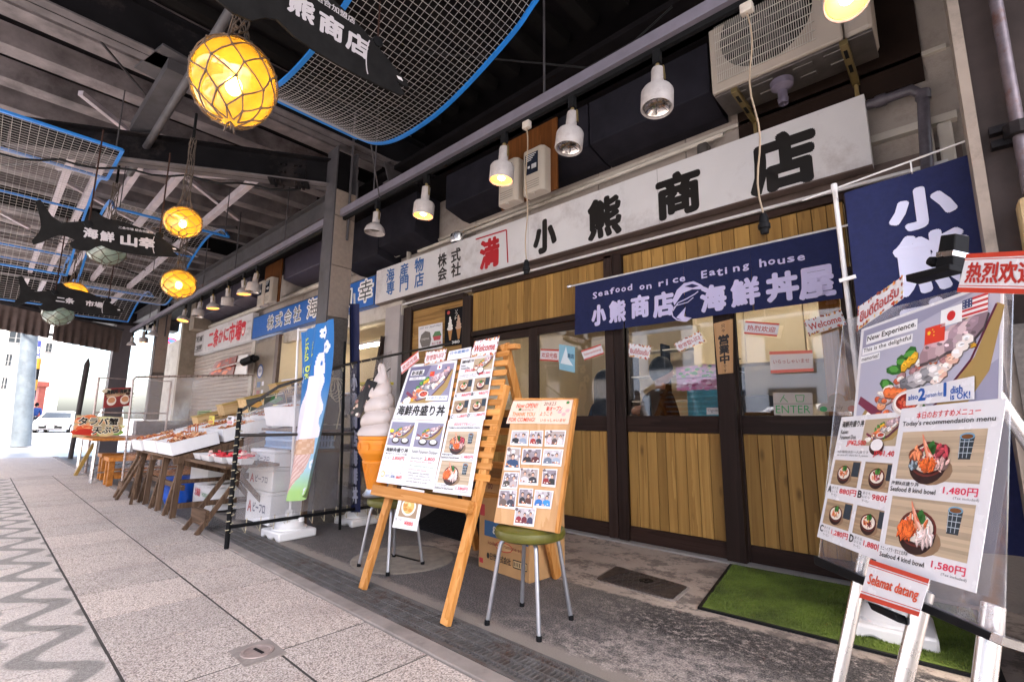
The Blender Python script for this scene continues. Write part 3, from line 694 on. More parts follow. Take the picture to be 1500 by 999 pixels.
MB().box(-6.14, -.26, SY, SY+.10, 2.655, 2.664).build('lower_trim', mat('brown_metal', '#6a5a54', .5, .2), s.o)
for x in (-6.141+1.47*i for i in range(1, 4)): MB().box(x, x+.003, SY-.0012, SY, 2.667, 3.163).build('board_seam', mat('seam', (.3, .29, .29), .8), s.o)
bm_ = mat('blue_sign_face', '#1a62b8', .4, 0, .08, 3)
s = Sheet('shop_sign', 'long blue shop sign with white outlined letters left of the granite column', 'sign', boardq(-10.9, -6.17, 2.655, 3.12, SY+.002), bm_, thick=.12, step=.0012)
def outlined(s, ch, px, py, w, h, **k):
    px_ch(s, ch, px, py, w+.04, h+.04, '#f4f0ee', .085, l=2, **k); px_ch(s, ch, px, py, w, h, '#1c1c20', .015, l=4, **k)
for ch, a, b, w in (('株', 396, 471, .27), ('式', 408, 467, .27), ('会', 420, 463, .27), ('社', 432, 459, .27), ('海', 448, 457, .35), ('鮮', 454+8, 452-0, .35)): pass
for ch, x in (('株', -9.95), ('式', -9.55), ('会', -9.15), ('社', -8.75)): chz(s, ch, x, 2.90, .31, .28, '#f4f0ee', .06); chz(s, ch, x, 2.90, .30, .27, '#20242c', .0, 4)
for ch, x in (('海', -8.15), ('鮮', -7.45), ('山', -7.03), ('幸', -6.42)): chz(s, ch, x, 2.92, .40, .34, '#f4f0ee', .065); chz(s, ch, x, 2.92, .36, .32, '#20242c', .0, 4)
s.frame(.03, '#3a3a44', 1, .004); s.done(name='lettering')
s = Sheet('shop_sign', 'white crab market sign with red letters over the far stall', 'sign', boardq(-15.1, -10.95, 2.655, 3.25, SY), signw, thick=.12, step=.002)
for ch, x, w in (('二', -13.65, .36), ('条', -13.25, .36), ('か', -12.88, .3), ('に', -12.52, .3), ('市', -12.14, .36), ('場', -11.74, .36)): chz(s, ch, x, 2.95, w, .44 if ch in '条市場' else .30, '#d8283a', .034)
chz(s, '札幌', -14.6, 3.06, .5, .14, '#3a3638', .02); chz(s, '二条市場', -14.6, 2.84, .5, .14, '#3a3638', .02); s.line([(.03, .2), (.2, .2), (.2, .85), (.03, .85), (.03, .2)], .03, '#5a5658')
U = lambda x: (x+15.1)/s.W
s.ell(U(-11.42), .5, .028, .27, '#d8283a', 2, 20); s.ell(U(-11.42), .54, .018, .16, '#f4e0dc', 3, 16); s.ell(U(-11.42), .34, .034, .12, '#d8283a', 4, 16)
for a in (-.008, .008): s.ell(U(-11.42)+a, .52, .003, .03, '#2a1c1c', 5, 6)
chz(s, 'Japan', -11.12, 3.08, .22, .07, '#9a9498', .0); chz(s, 'Tax-Free', -11.12, 2.93, .24, .07, '#9a9498', .0); chz(s, 'Shop', -11.12, 2.80, .16, .07, '#9a9498', .0)
s.done(name='lettering')

# ================================================================ NOREN CURTAIN over the doors
NY = 3.80
def noren(u, v):
    x = -2.66+2.16*u; z = 2.315-.035*u*0-.495*v
    return V((x, NY+.006*math.sin(u*38)*v+.002*math.sin(u*90+1)*v-.02*v, z))
navy = mat('navy_cloth', '#171f4c', .9, 0, .15, 30, .2, 300)
slits = [0, .2475, .503, .7435, 1]
s = Sheet('noren_curtain', 'navy noren door curtain with white lettering hanging over the doors', 'curtain', None, navy, surf=noren, n=(0, -1, 0), make=False)
nr = empty('noren_curtain', (-1.6, NY, 2.3), 'navy noren door curtain with white lettering hanging over the doors', 'curtain')
for a, b in zip(slits, slits[1:]):
    def pn(u, v, a=a, b=b): return noren(a+(b-a)*u, v)+V(((.006 if u < .05 and a > 0 else (-.006 if u > .95 and b < 1 else 0))*v**2, 0, 0))
    MB().grid(pn, 16, 8).build('cloth_panel', navy, nr, (1.6, -NY, -2.3), smooth=True)
LV = '#cbc3e6'
def npx(px, py):
    p = at(px, py, 1, NY-.01); return (p.x+2.66)/2.16, (2.315-p.z)/.495
def nch(ch, px, py, w, h, bold, l=4):
    u, v = npx(px, py); s.txt(ch, u-w/2, v-h/2, h, LV, l, w, bold)
s.step = .0012
nch('小', 878, 462, .062, .36, .06); nch('熊', 905, 456, .072, .38, .045); nch('商', 938, 449, .072, .38, .045); nch('店', 972, 446, .078, .40, .05)
nch('海', 1045, 437, .085, .40, .05); nch('鮮', 1092, 428, .088, .40, .045); nch('丼', 1146, 420, .088, .40, .05); nch('屋', 1196, 414, .092, .42, .045)
i = 0
for ch, a, b in (('S', 872, 433), ('e', 880, 431), ('a', 889, 429), ('f', 897, 426), ('o', 905, 425), ('o', 914, 424), ('d', 923, 421), ('o', 941, 421), ('n', 951, 420), ('r', 969, 416), ('i', 980, 413), ('c', 990, 411), ('e', 1000, 409),
                 ('E', 1032, 402), ('a', 1044, 400), ('t', 1055, 399), ('i', 1067, 396), ('n', 1079, 394), ('g', 1093, 392), ('h', 1118, 385), ('o', 1131, 384), ('u', 1145, 383), ('s', 1159, 380), ('e', 1174, 378)):
    u, v = npx(a, b); hh = {'f': .11, 'd': .11, 't': .11, 'h': .12, 'i': .10, 'S': .12, 'E': .12, 'g': .10}.get(ch, .075)
    s.txt(ch, u-.011, v-hh/2, hh, LV, 4, .006 if ch == 'i' else .020, .03)
def cv(pts, w, l=4): s.line([npx(*p) for p in pts], w, LV, l)
# leaping fish between the two names
s.poly([npx(*p) for p in ((986, 440), (992, 425), (1002, 415), (1016, 412), (1027, 417), (1032, 421), (1026, 424), (1014, 424), (1000, 430), (989, 448))], LV, 3)
s.poly([npx(*p) for p in ((1003, 420), (1014, 416), (1024, 419), (1015, 422))], '#1c1c4e', 5)
cv([(986, 448), (987, 456), (994, 444), (1006, 438), (1018, 431), (1023, 427)], .018); cv([(987, 452), (992, 448), (1008, 443), (1016, 436)], .014)
cv([(985, 455), (987, 464), (993, 469), (1003, 471), (1011, 468)], .02); s.poly([npx(*p) for p in ((992, 466), (1005, 450), (1003, 464), (1014, 466), (1006, 472))], LV, 3)
s.done(nr, INK, 'lettering', (1.6, -NY, -2.3))
MB().tube([(-2.72, NY, 2.318), (-.4, NY, 2.318)], .008, 8).build('rod', whitep, nr, (1.6, -NY, -2.3))
MB().lathe([(0, 0), (.02, .005), (.02, .03), (.012, .05), (0, .055)], (-2.75, NY, 2.318), 10, (1, 0, 0)).build('rod_finial', chrome, nr, (1.6, -NY, -2.3))
# ================================================================ open-for-business plaque and stickers in the windows
def wq(px, y): return [at(a, b, 1, y) for a, b in px]
s = Sheet('wooden_plaque', 'vertical wooden open for business plaque on the door post', 'sign', wq([(1045, 474), (1073, 467), (1073+.5, 546), (1052, 548)], 3.82), plym, thick=.012)
s.vtxt('営業中', .22, .27, .17, '#1a1210', w=.56, bold=.045, gap=1.1); s.txt('只', .40, .06, .07, '#1a1210', w=.2, bold=.01); s.txt('今', .40, .15, .07, '#1a1210', w=.2, bold=.01); s.txt('で', .40, .84, .06, '#1a1210', w=.2, bold=.01); s.txt('す', .40, .92, .06, '#1a1210', w=.2, bold=.01)
s.done(name='lettering')
flor = ['#c8442c', '#e0903c', '#8a3a20', '#e8c070', '#a04838']
def border_flowers(s, seed=0, n=34):
    q = random.Random(seed)
    for i in range(n):
        u = q.random(); v = q.choice([q.uniform(.01, .11), q.uniform(.89, .99)]); s.ell(u*.96+.02, v, .028*q.uniform(.6, 1.2), .08*q.uniform(.6, 1), q.choice(flor), 1+i*.05, 7)
    for i in range(n//3):
        u = q.choice([.02, .98]); s.ell(u, q.random(), .02, .07, q.choice(flor), 1+i*.05, 7)
def stripes(s, c='#c8402c'):
    s.rect(0, 0, 1, .12, c); s.rect(0, .15, 1, .17, c); s.rect(0, .88, 1, 1, c); s.rect(0, .82, 1, .84, c)
RED = '#b8322a'
def card(lab, px, y, body, style=0, c=RED, u=.08, v=.3, w=.84, h=.42, name='greeting_card', plane=None, m=paper_glossy, bold=.015, th=.0015, lang=None, grp=None):
    q = [onp(a, b, *plane) for a, b in px] if plane else wq(px, y)
    s = Sheet(name, lab, 'card', q, m, thick=th, group=grp)
    (border_flowers if style == 0 else stripes)(s) if style < 2 else None
    if body: s.txt(body, u, v, h, c, 3, w, bold)
    return s.done()
GY = 3.868
card('welcome card in Chinese on the left door glass, beside a blue sticker', [(792, 511), (819, 512), (818, 530), (791, 528)], GY, '欢迎光临', 1)
card('faded Malay greeting card with red letters on the second door glass', [(851, 514), (880, 504), (885, 518), (856, 528)], GY, 'Selamatdatang', 1, '#c87870', v=.35, h=.3)
card('flower bordered Thai greeting card on the centre door glass', [(921, 503), (954, 507), (951, 527), (921, 522)], GY, 'ยินดีต้อนรับ', 0)
card('tilted Korean greeting card on the centre door glass', [(987, 504), (1024, 485), (1033, 500), (995, 516)], GY, '환영합니다', 0)
card('striped Chinese greeting card on the right door glass', [(1092, 470), (1142, 474), (1138, 493), (1090, 489)], GY, '热烈欢迎', 1)
card('large flowered Welcome card at the top right of the door glass', [(1177, 470), (1232, 454), (1240, 475), (1185, 492)], GY, 'Welcome', 0)
s = Sheet('blue_sticker', 'pale blue iceberg poster with small code mark on the left glass', 'poster', wq([(819, 504), (842, 508), (842, 546), (819, 541)], GY), mat('pale_blue_paper', '#8fc0d4', .5, 0, .05))
s.poly([(.1, .75), (.45, .05), (.6, .5), (.9, .75)], '#e4eef4'); s.txt('商店', .55, .3, .18, '#1c4a6c', 3, .4, .02); s.done()
s = Sheet('japanese_welcome_card', 'wide red striped Japanese welcome sheet taped in the right door window', 'poster', wq([(1127, 515), (1190, 513), (1192, 544), (1129, 547)], GY), sheer('thin_paper', '#f0e8ea', .75, .3), thick=.001)
s.rect(0, 0, 1, .14, '#e0705c'); s.rect(0, .85, 1, 1, '#e0705c'); s.txt('いらっしゃいませ', .08, .38, .2, '#a83a34', 3, .84, .0); s.done()
s = Sheet('entrance_sign', 'two card sign with green hand lettering for the entrance, at the glass foot', 'sign', wq([(1132, 575), (1190, 575), (1191, 608), (1134, 608)], GY), mat('grey_card', '#b8b0a8', .7, 0, .05))
s.rect(0, .48, 1, .51, '#8a827c'); s.line([(.30, .1), (.18, .42)], .03, '#2f9a50'); s.line([(.26, .2), (.38, .42)], .03, '#2f9a50'); s.line([(.58, .12), (.8, .12), (.77, .4), (.61, .4), (.58, .12)], .03, '#2f9a50')
s.txt('ENTER', .06, .57, .34, '#2f9a50', 3, .88, -.005); s.done(name='lettering')
s = Sheet('cloud_card', 'cloud shaped card reading only with green and red dots by the window foot', 'card', wq([(1198, 572), (1256, 572), (1256, 606), (1198, 606)], GY), paper, make=False)
o = empty('cloud_card', s.P[0], 'cloud shaped card reading only with green and red dots by the window foot', 'card')
pts = [s.p(u, v, 0) for u, v in ((.02, .9), (.0, .7), (.1, .55), (.25, .55), (.3, .25), (.5, .1), (.65, .25), (.7, .45), (.9, .4), (1, .6), (.98, .9))]
cm = MB().prism(pts, (0, .002, 0)).build('cloud_shape', mat('grey_card', '#b8b0a8', .7), o, -s.P[0])
s.ell(.15, .8, .1, .12, '#3a9a58'); s.ell(.86, .78, .1, .14, '#c85048'); s.txt('only', .35, .62, .24, '#5a5450', 3, .3); s.done(o, off=-s.P[0])
s = Sheet('name_card', 'small white card with a handwritten name beside a yellow flower', 'card', wq([(1035, 597), (1055, 597), (1055, 607), (1035, 607)], 3.93), paper); s.txt('Ogum', .1, .2, .5, '#1a1818', 3, .75); s.done()
s = Sheet('map_poster', 'colourful green and pink picture poster behind the centre glass', 'poster', wq([(990, 538), (1052, 533), (1054, 570), (992, 572)], 3.95), mat('poster_pink', '#c79ab8', .6, 0, .05))
s.blobs(.02, .02, .98, .48, ['#8ab878', '#d8d890', '#5a9a60', '#e8b0c0'], 40, .06, 1, 3); s.blobs(.02, .52, .98, .98, ['#c87aa8', '#e0a0c8', '#d8c8d8', '#a04a78', '#f0d8e8'], 40, .06, 1, 4); s.line([(.02, .5), (.98, .5)], .03, '#7a3a6a', 4); s.done()
s = Sheet('milk_poster', 'white soft ice cream poster with a grey shape, on the left boards', 'poster', wq([(613, 479), (648, 472), (648, 510), (613, 515)], 3.86), paper)
s.txt('SOFT ICE CREAM MILK', .05, .05, .08, '#5a5458', 3, .9); s.poly([(.12, .35), (.3, .22), (.5, .3), (.55, .6), (.48, .85), (.15, .85), (.06, .6)], '#6a625e'); s.txt('CREMIA', .12, .5, .08, '#d8d0cc', 4, .35); s.poly([(.6, .5), (.7, .32), (.9, .32), (.97, .5)], '#4a7a4a'); s.poly([(.62, .5), (.95, .5), (.92, .66), (.66, .66)], '#c03a4a', 2); s.txt('おいも家', .58, .72, .1, '#a02c3a', 3, .38, .02); s.txt('MILK Ice cream', .08, .88, .08, '#5a5458', 3, .8); s.done()
s = Sheet('cone_poster', 'black poster of two soft ice cream cones on the left boards', 'poster', wq([(652, 454), (679, 448), (679, 504), (651, 508)], 3.86), mat('black_poster', '#1a1a1e', .35, 0, .1))
for u, c1, c2 in ((.3, '#e8e2dc', '#b07838'), (.75, '#c4a088', '#b07838')):
    s.poly([(u-.13, .55), (u+.13, .55), (u+.04, .85), (u-.04, .85)], c2, 2)
    for k in range(5): s.ell(u+(.01 if k % 2 else -.01), .54-k*.07, .16-k*.028, .05, c1, 3+k*.3, 10)
s.ell(.2, .1, .08, .05, '#b83a34', 2); s.vtxt('ソフト', .55, .06, .08, '#e8e2dc', w=.14, gap=1.15); s.txt('380', .4, .88, .07, '#f0ece8', 3, .4, .02); s.done()
# ================================================================ HANGING THINGS: lamp rail, spot lamps, float lamps, fish signs, nets
LY = 2.4
lr = empty('lamp_rail', (-8, LY, 3.15), 'long grey steel lamp rail hung along the shop row', 'lamp rail')
MB().box(-15.4, .9, LY-.035, LY+.035, 3.16, 3.235).build('rail_beam', mat('rail_paint', '#75707c', .45, .2, .15, 8), lr, (8, -LY, -3.15))
MB().box(-15.3, .9, LY+.0, LY+.03, 3.125, 3.159).build('power_track', black, lr, (8, -LY, -3.15))
for x in (-.55, -1.92, -4.1, -6.2, -8.0, -9.6, -11.5, -13.5): MB().tube([(x, LY, 3.236), (x, LY, 4.2)], .008, 6).build('hanger_rod', steel_mid, lr, (8, -LY, -3.15))
lampw = mat('lamp_white', '#aaa2a0', .5, 0, .15, 20, dirt='#8a8280')
lit = emis('lit_lens', '#ff9c3c', .75); litc = emis('lit_bulb', '#ffe2b0', 7)
refl = mat('reflector', (.75, .72, .70), .2, 1, .1)
brass = mat('brass_bracket', '#8a7850', .4, .6, .15)
def spot(x, label, on=False, bell=False, tilt=(0, 0), z=3.13, sc=1.0, zdrop=0):
    L = empty('spot_lamp', (x, LY+.01, z), label, 'lamp', 'spot lamps on the lamp rail')
    MB().box(-.022, .022, -.02, .02, -.085, 0).build('adapter', black, L, bev=.003)
    mb = MB(); mb.tube([(0, 0, -.085), (0, 0, -.12)], .012, 8); mb.bar((.0, 0, -.115), (.035, 0, -.118), .014, .006); mb.bar((.036, 0, -.112), (.04, 0, -.20), .014, .006, (1, 0, 0)); mb.build('bracket', brass, L)
    H = empty('head', (0, 0, -.12)); H.parent = L; H.rotation_euler = (tilt[0], tilt[1], 0)
    if not bell:
        MB().lathe([(0, 0), (.034, 0), (.036, -.012), (.036, -.13), (.082, -.145), (.09, -.16), (.09, -.262), (.086, -.268), (.080, -.262), (.078, -.215), (.0, -.21)], (0, 0, 0), 28).build('housing', lampw, H, smooth=True)
        MB().lathe([(.077, -.255), (.06, -.232), (.03, -.222), (0, -.22)], (0, 0, 0), 24).build('lens', lit if on else refl, H, smooth=True)
        if on: MB().lathe([(.028, -.245), (.02, -.256), (0, -.26)], (0, 0, 0), 12).build('bulb', litc, H, smooth=True)
        else:
            mb = MB()
            for k in range(6): a = k*1.047; mb.bar((.025*math.cos(a), .025*math.sin(a), -.236), (.072*math.cos(a), .072*math.sin(a), -.256), .003, .003)
            mb.build('lens_rib', steel_mid, H, kind='stuff')
    else:
        MB().lathe([(0, 0), (.034, 0), (.036, -.01), (.035, -.11), (.055, -.125), (.085, -.155), (.1, -.20), (.098, -.212), (.088, -.205), (.07, -.165), (.03, -.14), (0, -.138)], (0, 0, 0), 28).build('housing', lampw, H, smooth=True)
        MB().lathe([(.03, -.14), (.05, -.165), (.05, -.178), (0, -.188)], (0, 0, 0), 18).build('bulb', lit if on else mat('bulb_dark', (.05, .05, .05), .2), H, smooth=True)
        if on: MB().lathe([(.09, -.206), (.04, -.15), (0, -.145)], (0, 0, 0), 18).build('lens', lit, H, smooth=True)
    return L
def X24(px, py): return at(px, py, 1, LY).x
spot(-.20, 'lit white spot lamp shining in front of the air conditioner', True, tilt=(-.5, -.1), z=3.13)
spot(-1.09, 'unlit white spot lamp, the biggest one, between air conditioner and meter boxes', False, tilt=(-.12, 0))
spot(-1.69, 'unlit white spot lamp with silver reflector beside the meter boxes', False, tilt=(-.12, .05))
spot(-2.31, 'lit grey spot lamp with amber glow left of the meter boxes', True, tilt=(-.06, .05))
spot(-3.25, 'lit white spot lamp over the blue lettering of the white sign', True, tilt=(-.05, .05))
spot(-4.03, 'unlit bell shaped spot lamp with black mouth next to the granite column', False, True, tilt=(-.05, .05))
for px, py, on, bell, lab in ((377, 385, 0, 0, 'white unlit cylinder lamp nearest the column on the left rail part'), (357, 405, 1, 1, 'lit bell lamp over the blue sign, left of the unlit cylinder lamp'), (335, 410, 0, 0, 'small unlit lamp between two lit bell lamps on the rail'),
                             (312, 425, 1, 1, 'lit bell lamp above the crab market sign'), (294, 440, 0, 0, 'small unlit lamp left of the lit bell lamp above the crab sign'), (271, 452, 1, 1, 'lit bell lamp at the left end of the crab market sign'),
                             (225, 480, 1, 1, 'lit bell lamp in front of the brown clad column'), (211, 480, 1, 0, 'bright lit lamp beside the brown clad column near the rail end'), (194, 492, 1, 1, 'small lit bell lamp at the far end of the rail')):
    spot(X24(px, py), lab, bool(on), bool(bell), tilt=(R.uniform(-.2, .1), R.uniform(-.15, .15)), z=3.13)
def pend(x, z1, label, wob=.01):
    P = empty('cord_socket', (x, LY+.01, 3.12), label, 'cord', 'pendant cords with empty sockets')
    MB().box(-.03, .03, -.02, .02, -.05, .005).build('ceiling_cap', offwhite, P, bev=.006)
    MB().tube([(wob*math.sin(k*.9), 0, -.05-(3.07-z1-.0)*k/14) for k in range(15)], .0045, 6).build('cord', mat('cream_cord', '#9c8a74', .6), P, smooth=True)
    MB().lathe([(0, .0), (.012, 0), (.02, -.02), (.022, -.05), (.027, -.055), (.027, -.075), (.02, -.08), (.018, -.10), (0, -.10)], (0, 0, z1-3.12), 14).build('socket', black, P, smooth=True)
pend(at(770, 300, 1, LY).x, at(772, 380, 1, LY).z+.0, 'thin cord with black socket hanging before the first big sign letter')
pend(at(1108, 200, 1, LY).x, at(1117, 312, 1, LY).z, 'long wavy cord with black socket hanging before the last big sign letter', .014)
pend(at(318, 420, 1, LY).x-4.9, 3.0, 'short cord near the far end of the lamp rail')

# glass float lamps in knotted nets
amber = bpy.data.materials.new('amber_glass'); amber.use_nodes = True
def floatglass(name, col, tcol):
    m = bpy.data.materials.new(name); m.use_nodes = True; n = m.node_tree; n.nodes.clear()
    out = n.nodes.new('ShaderNodeOutputMaterial'); tr = n.nodes.new('ShaderNodeBsdfTransparent'); tr.inputs[0].default_value = (*tcol, 1)
    tl = n.nodes.new('ShaderNodeBsdfTranslucent'); df = n.nodes.new('ShaderNodeBsdfDiffuse')
    tc = n.nodes.new('ShaderNodeTexCoord')
    c = mx(n, tuple(x*.6 for x in col), col, ramp(n, noise(n, 7, vec=tc.outputs['Object'], detail=6), .35, .65))
    n.links.new(c, tl.inputs[0]); n.links.new(c, df.inputs[0])
    a = n.nodes.new('ShaderNodeMixShader'); a.inputs[0].default_value = .6; n.links.new(df.outputs[0], a.inputs[1]); n.links.new(tl.outputs[0], a.inputs[2])
    b = n.nodes.new('ShaderNodeMixShader'); b.inputs[0].default_value = .66; n.links.new(tr.outputs[0], b.inputs[1]); n.links.new(a.outputs[0], b.inputs[2])
    g = n.nodes.new('ShaderNodeBsdfGlossy'); g.inputs['Roughness'].default_value = .06; _, fo = facing(n, 1.5)
    d = n.nodes.new('ShaderNodeMixShader'); n.links.new(fo, d.inputs[0]); n.links.new(b.outputs[0], d.inputs[1]); n.links.new(g.outputs[0], d.inputs[2])
    n.links.new(d.outputs[0], out.inputs[0]); return m
amb = floatglass('amber_glass', (.62, .38, .05), (.95, .75, .25)); grn = floatglass('green_glass', (.50, .60, .50), (.8, .92, .85))
bulbm = emis('float_bulb', '#ffd68a', 22)
def float_lamp(px, py, dpx, label, glassm, on, z=2.7, ztop=3.5, seg=7, tall=1.0):
    c = at(px, py, 2, z); dep = (c-EYE).dot(FW); r = dpx/2*dep/FPX
    L = empty('float_lamp', c, label, 'lamp', 'glass float lamps in rope nets')
    MB().lathe([(r*math.sin(math.pi*k/16)*(1+.0*k), r*.93*math.cos(math.pi*k/16)*tall) for k in range(17)], (0, 0, 0), 32).build('glass_float', glassm, L, smooth=True)
    if on:
        MB().lathe([(r*.20*math.sin(math.pi*k/8), r*.25*math.cos(math.pi*k/8)-r*.1) for k in range(9)], (0, 0, 0), 16).build('bulb', bulbm, L, smooth=True)
        pl = bpy.data.lights.new('float_bulb', 'POINT'); pl.energy = 1.2*r*r/.04; pl.color = (1, .70, .30); pl.shadow_soft_size = r*.2
        po = bpy.data.objects.new('bulb_light', pl); COL.objects.link(po); po.parent = L; po.location = (0, 0, -r*.1)
    mb = MB(); kn = MB(); rr = r*1.035; q = random.Random(int(px)); n = seg
    def pt(i, j):      # diamond net over the ball
        th = math.pi*(.06+.88*j/8); a = 2*math.pi*(i+(j % 2)*.5)/n+.13*math.sin(j*2+px)
        return V((rr*math.sin(th)*math.cos(a), rr*math.sin(th)*math.sin(a), rr*.93*tall*math.cos(th)))
    tr_ = max(.003, r*.02)
    for j in range(8):
        for i in range(n):
            a = pt(i, j)
            for i2 in ((i, i-1) if j % 2 == 0 else (i, i+1)):
                b = pt(i2, j+1); m = (a+b)/2; kz = .93*tall; e_ = math.sqrt(m.x**2+m.y**2+(m.z/kz)**2); m = m*(rr/e_)
                mb.tube([a, m, b], tr_, 5, False)
            kn.lathe([(0, tr_*2.1), (tr_*1.8, tr_*1.2), (tr_*2.0, 0), (tr_*1.8, -tr_*1.2), (0, -tr_*2.1)], a, 6)
    mb.build('net_rope', rope, L, smooth=True, kind='stuff'); kn.build('net_knot', rope, L, kind='stuff')
    hz = ztop-c.z; mb = MB()
    for i in range(n+3):
        a = 6.28*i/(n+3); p0 = V((r*.42*math.cos(a), r*.42*math.sin(a), r*.86*tall)); w = r*.24
        mb.tube([p0]+[V((w*(1-.3*t)*math.cos(a+t*2+q.uniform(-.5, .5)), w*(1-.3*t)*math.sin(a+t*2+q.uniform(-.5, .5)), r*.9+(hz-r*.9)*t)) for t in (.18, .3, .42, .55, .68, .8, .92, 1)], tr_*.9, 5, False)
    for k in range(9): mb.lathe([(0, tr_*3), (tr_*3, 0), (0, -tr_*3)], (q.uniform(-.1, .1)*r, q.uniform(-.1, .1)*r, r*1.1+(hz-r*1.2)*k/9), 6)
    for k in range(5): a = q.uniform(0, 6.28); mb.tube([(0, 0, -r*.9*tall), (r*.1*math.cos(a), r*.1*math.sin(a), -r*1.02*tall), (r*.13*math.cos(a), r*.13*math.sin(a), -r*1.15*tall)], tr_, 5)
    mb.build('hanging_rope', rope, L, smooth=True, kind='stuff')
    MB().tube([(0, 0, hz), (0, 0, hz+.25)], .012, 6).build('hook', black, L)
    return L
float_lamp(343, 122, 112, 'large lit amber glass float lamp in a rope net, nearest the camera', amb, True, ztop=3.25, seg=9, tall=1.2)
float_lamp(268, 326, 48, 'lit amber float lamp hanging just right of the middle fish sign', amb, True, ztop=3.5)
float_lamp(262, 416, 44, 'lit amber float lamp hanging low above the left of the lamp rail', amb, True, ztop=3.5)
float_lamp(107, 430, 35, 'small lit amber float lamp before the farthest fish sign', amb, True, ztop=3.5)
float_lamp(85, 460, 36, 'pale green float lamp hanging at the brown awning', grn, False, ztop=3.5)
float_lamp(156, 366, 48, 'pale green float lamp half hidden behind the middle fish sign', grn, False, ztop=3.5, z=2.75)

# black fish shaped signs
fishm = mat('black_fish_plate', (.016, .015, .015), .6, 0, .3, 10)
def fish(X, tail, nose, yc, h, label, texts, sgn='#b9b1b4', sl=0.0):
    """plate in the plane x = X; tail and nose are (Y, Z)"""
    (ty, tz), (ny, nz) = tail, nose; L = math.hypot(ny-ty, nz-tz); ex = V((0, ny-ty, nz-tz))/L; ey = V((0, ex.z, -ex.y))
    out = [(0, -.20), (.03, -.22), (.10, -.10), (.16, -.055), (.22, -.075), (.30, -.10), (.335, -.19), (.37, -.21), (.42, -.17), (.46, -.155), (.56, -.15), (.66, -.13), (.76, -.095), (.86, -.045), (.94, .0), (.985, .02), (1.0, .045),
           (.965, .05), (.93, .045), (.965, .075), (.98, .09), (.95, .105), (.87, .115), (.76, .125), (.66, .13), (.55, .125), (.48, .115), (.42, .09), (.38, .11), (.34, .15), (.28, .16), (.23, .145), (.21, .11), (.245, .075), (.20, .055), (.15, .05), (.10, .085), (.05, .13), (.0, .16), (-.01, .13), (.03, .05), (.04, 0), (.03, -.08)]
    O = V((X, ty, tz)); F = [O+ex*(u*L)+ey*(v*L) for u, v in out]
    e = empty('fish_sign', O, label, 'sign', 'black fish shaped signs hanging under the roof')
    MB().prism(F, (-.012, 0, 0)).build('plate', fishm, e, -O)
    P0 = O-ey*(.22*L); q = [P0, P0+ex*L, P0+ex*L+ey*(.44*L), P0+ey*(.44*L)]
    s = Sheet('x', '', '', q, make=False); s.n = V((1, 0, 0)); s.step = .001
    for (body, u, v, w, hh, b) in texts: s.txt(body, u, v, hh, sgn, 2, w, b)
    s.line([(.80+.02*math.cos(a), .54+.2*math.sin(a)) for a in [2.0+k*.32 for k in range(8)]], .012, sgn, 2)
    s.poly([(.93, .555), (.955, .545), (.965, .575), (.94, .58)], '#e0d8d8', 2)
    s.done(e, name='lettering', off=-O)
    for y in (.33, .83):
        p = O+ex*(L*y)+ey*(-.08*L); MB().tube([p-O, p-O+V((0, 0, 3.35-p.z))], .006, 6).build('hanger_rod', mat('rust_rod', '#3a2a26', .7), e)
        MB().lathe([(0, .012), (.03, .008), (.03, -.02), (0, -.02)], p-O, 10, (1, 0, 0)).build('hanger_bolt', black, e)
    return e
f1n = at(600, 116, 0, -2.2)
fish(-2.2, (f1n.y-1.30, 2.985), (f1n.y, f1n.z), 0, 0, 'large black fish sign close overhead before the curved wire net', [('小', .33, .35, .095, .2, .05), ('熊', .455, .36, .095, .2, .045), ('商', .575, .37, .095, .2, .045), ('店', .69, .38, .095, .2, .045), ('二条市場 組合加盟店', .40, .235, .32, .065, .02)])
t2 = at(50, 330, 0, -5.0); n2 = at(265, 362, 0, -5.0)
fish(-5.0, (t2.y, t2.z), (n2.y, n2.z), 0, 0, 'middle black fish sign with four white letters under the blue net frames', [('海', .30, .40, .09, .19, .045), ('鮮', .41, .42, .09, .19, .045), ('山', .55, .42, .11, .21, .06), ('幸', .68, .42, .11, .21, .05), ('二条市場 組合加盟店', .53, .26, .25, .05, .02)])
t3 = at(22, 430, 0, -7.6); n3 = at(182, 452, 0, -7.6)
fish(-7.6, (t3.y, t3.z), (n3.y, n3.z), 0, 0, 'farthest black fish sign half hidden behind an amber float lamp', [('二条', .35, .42, .16, .15, .04), ('市場', .62, .42, .16, .15, .04)])

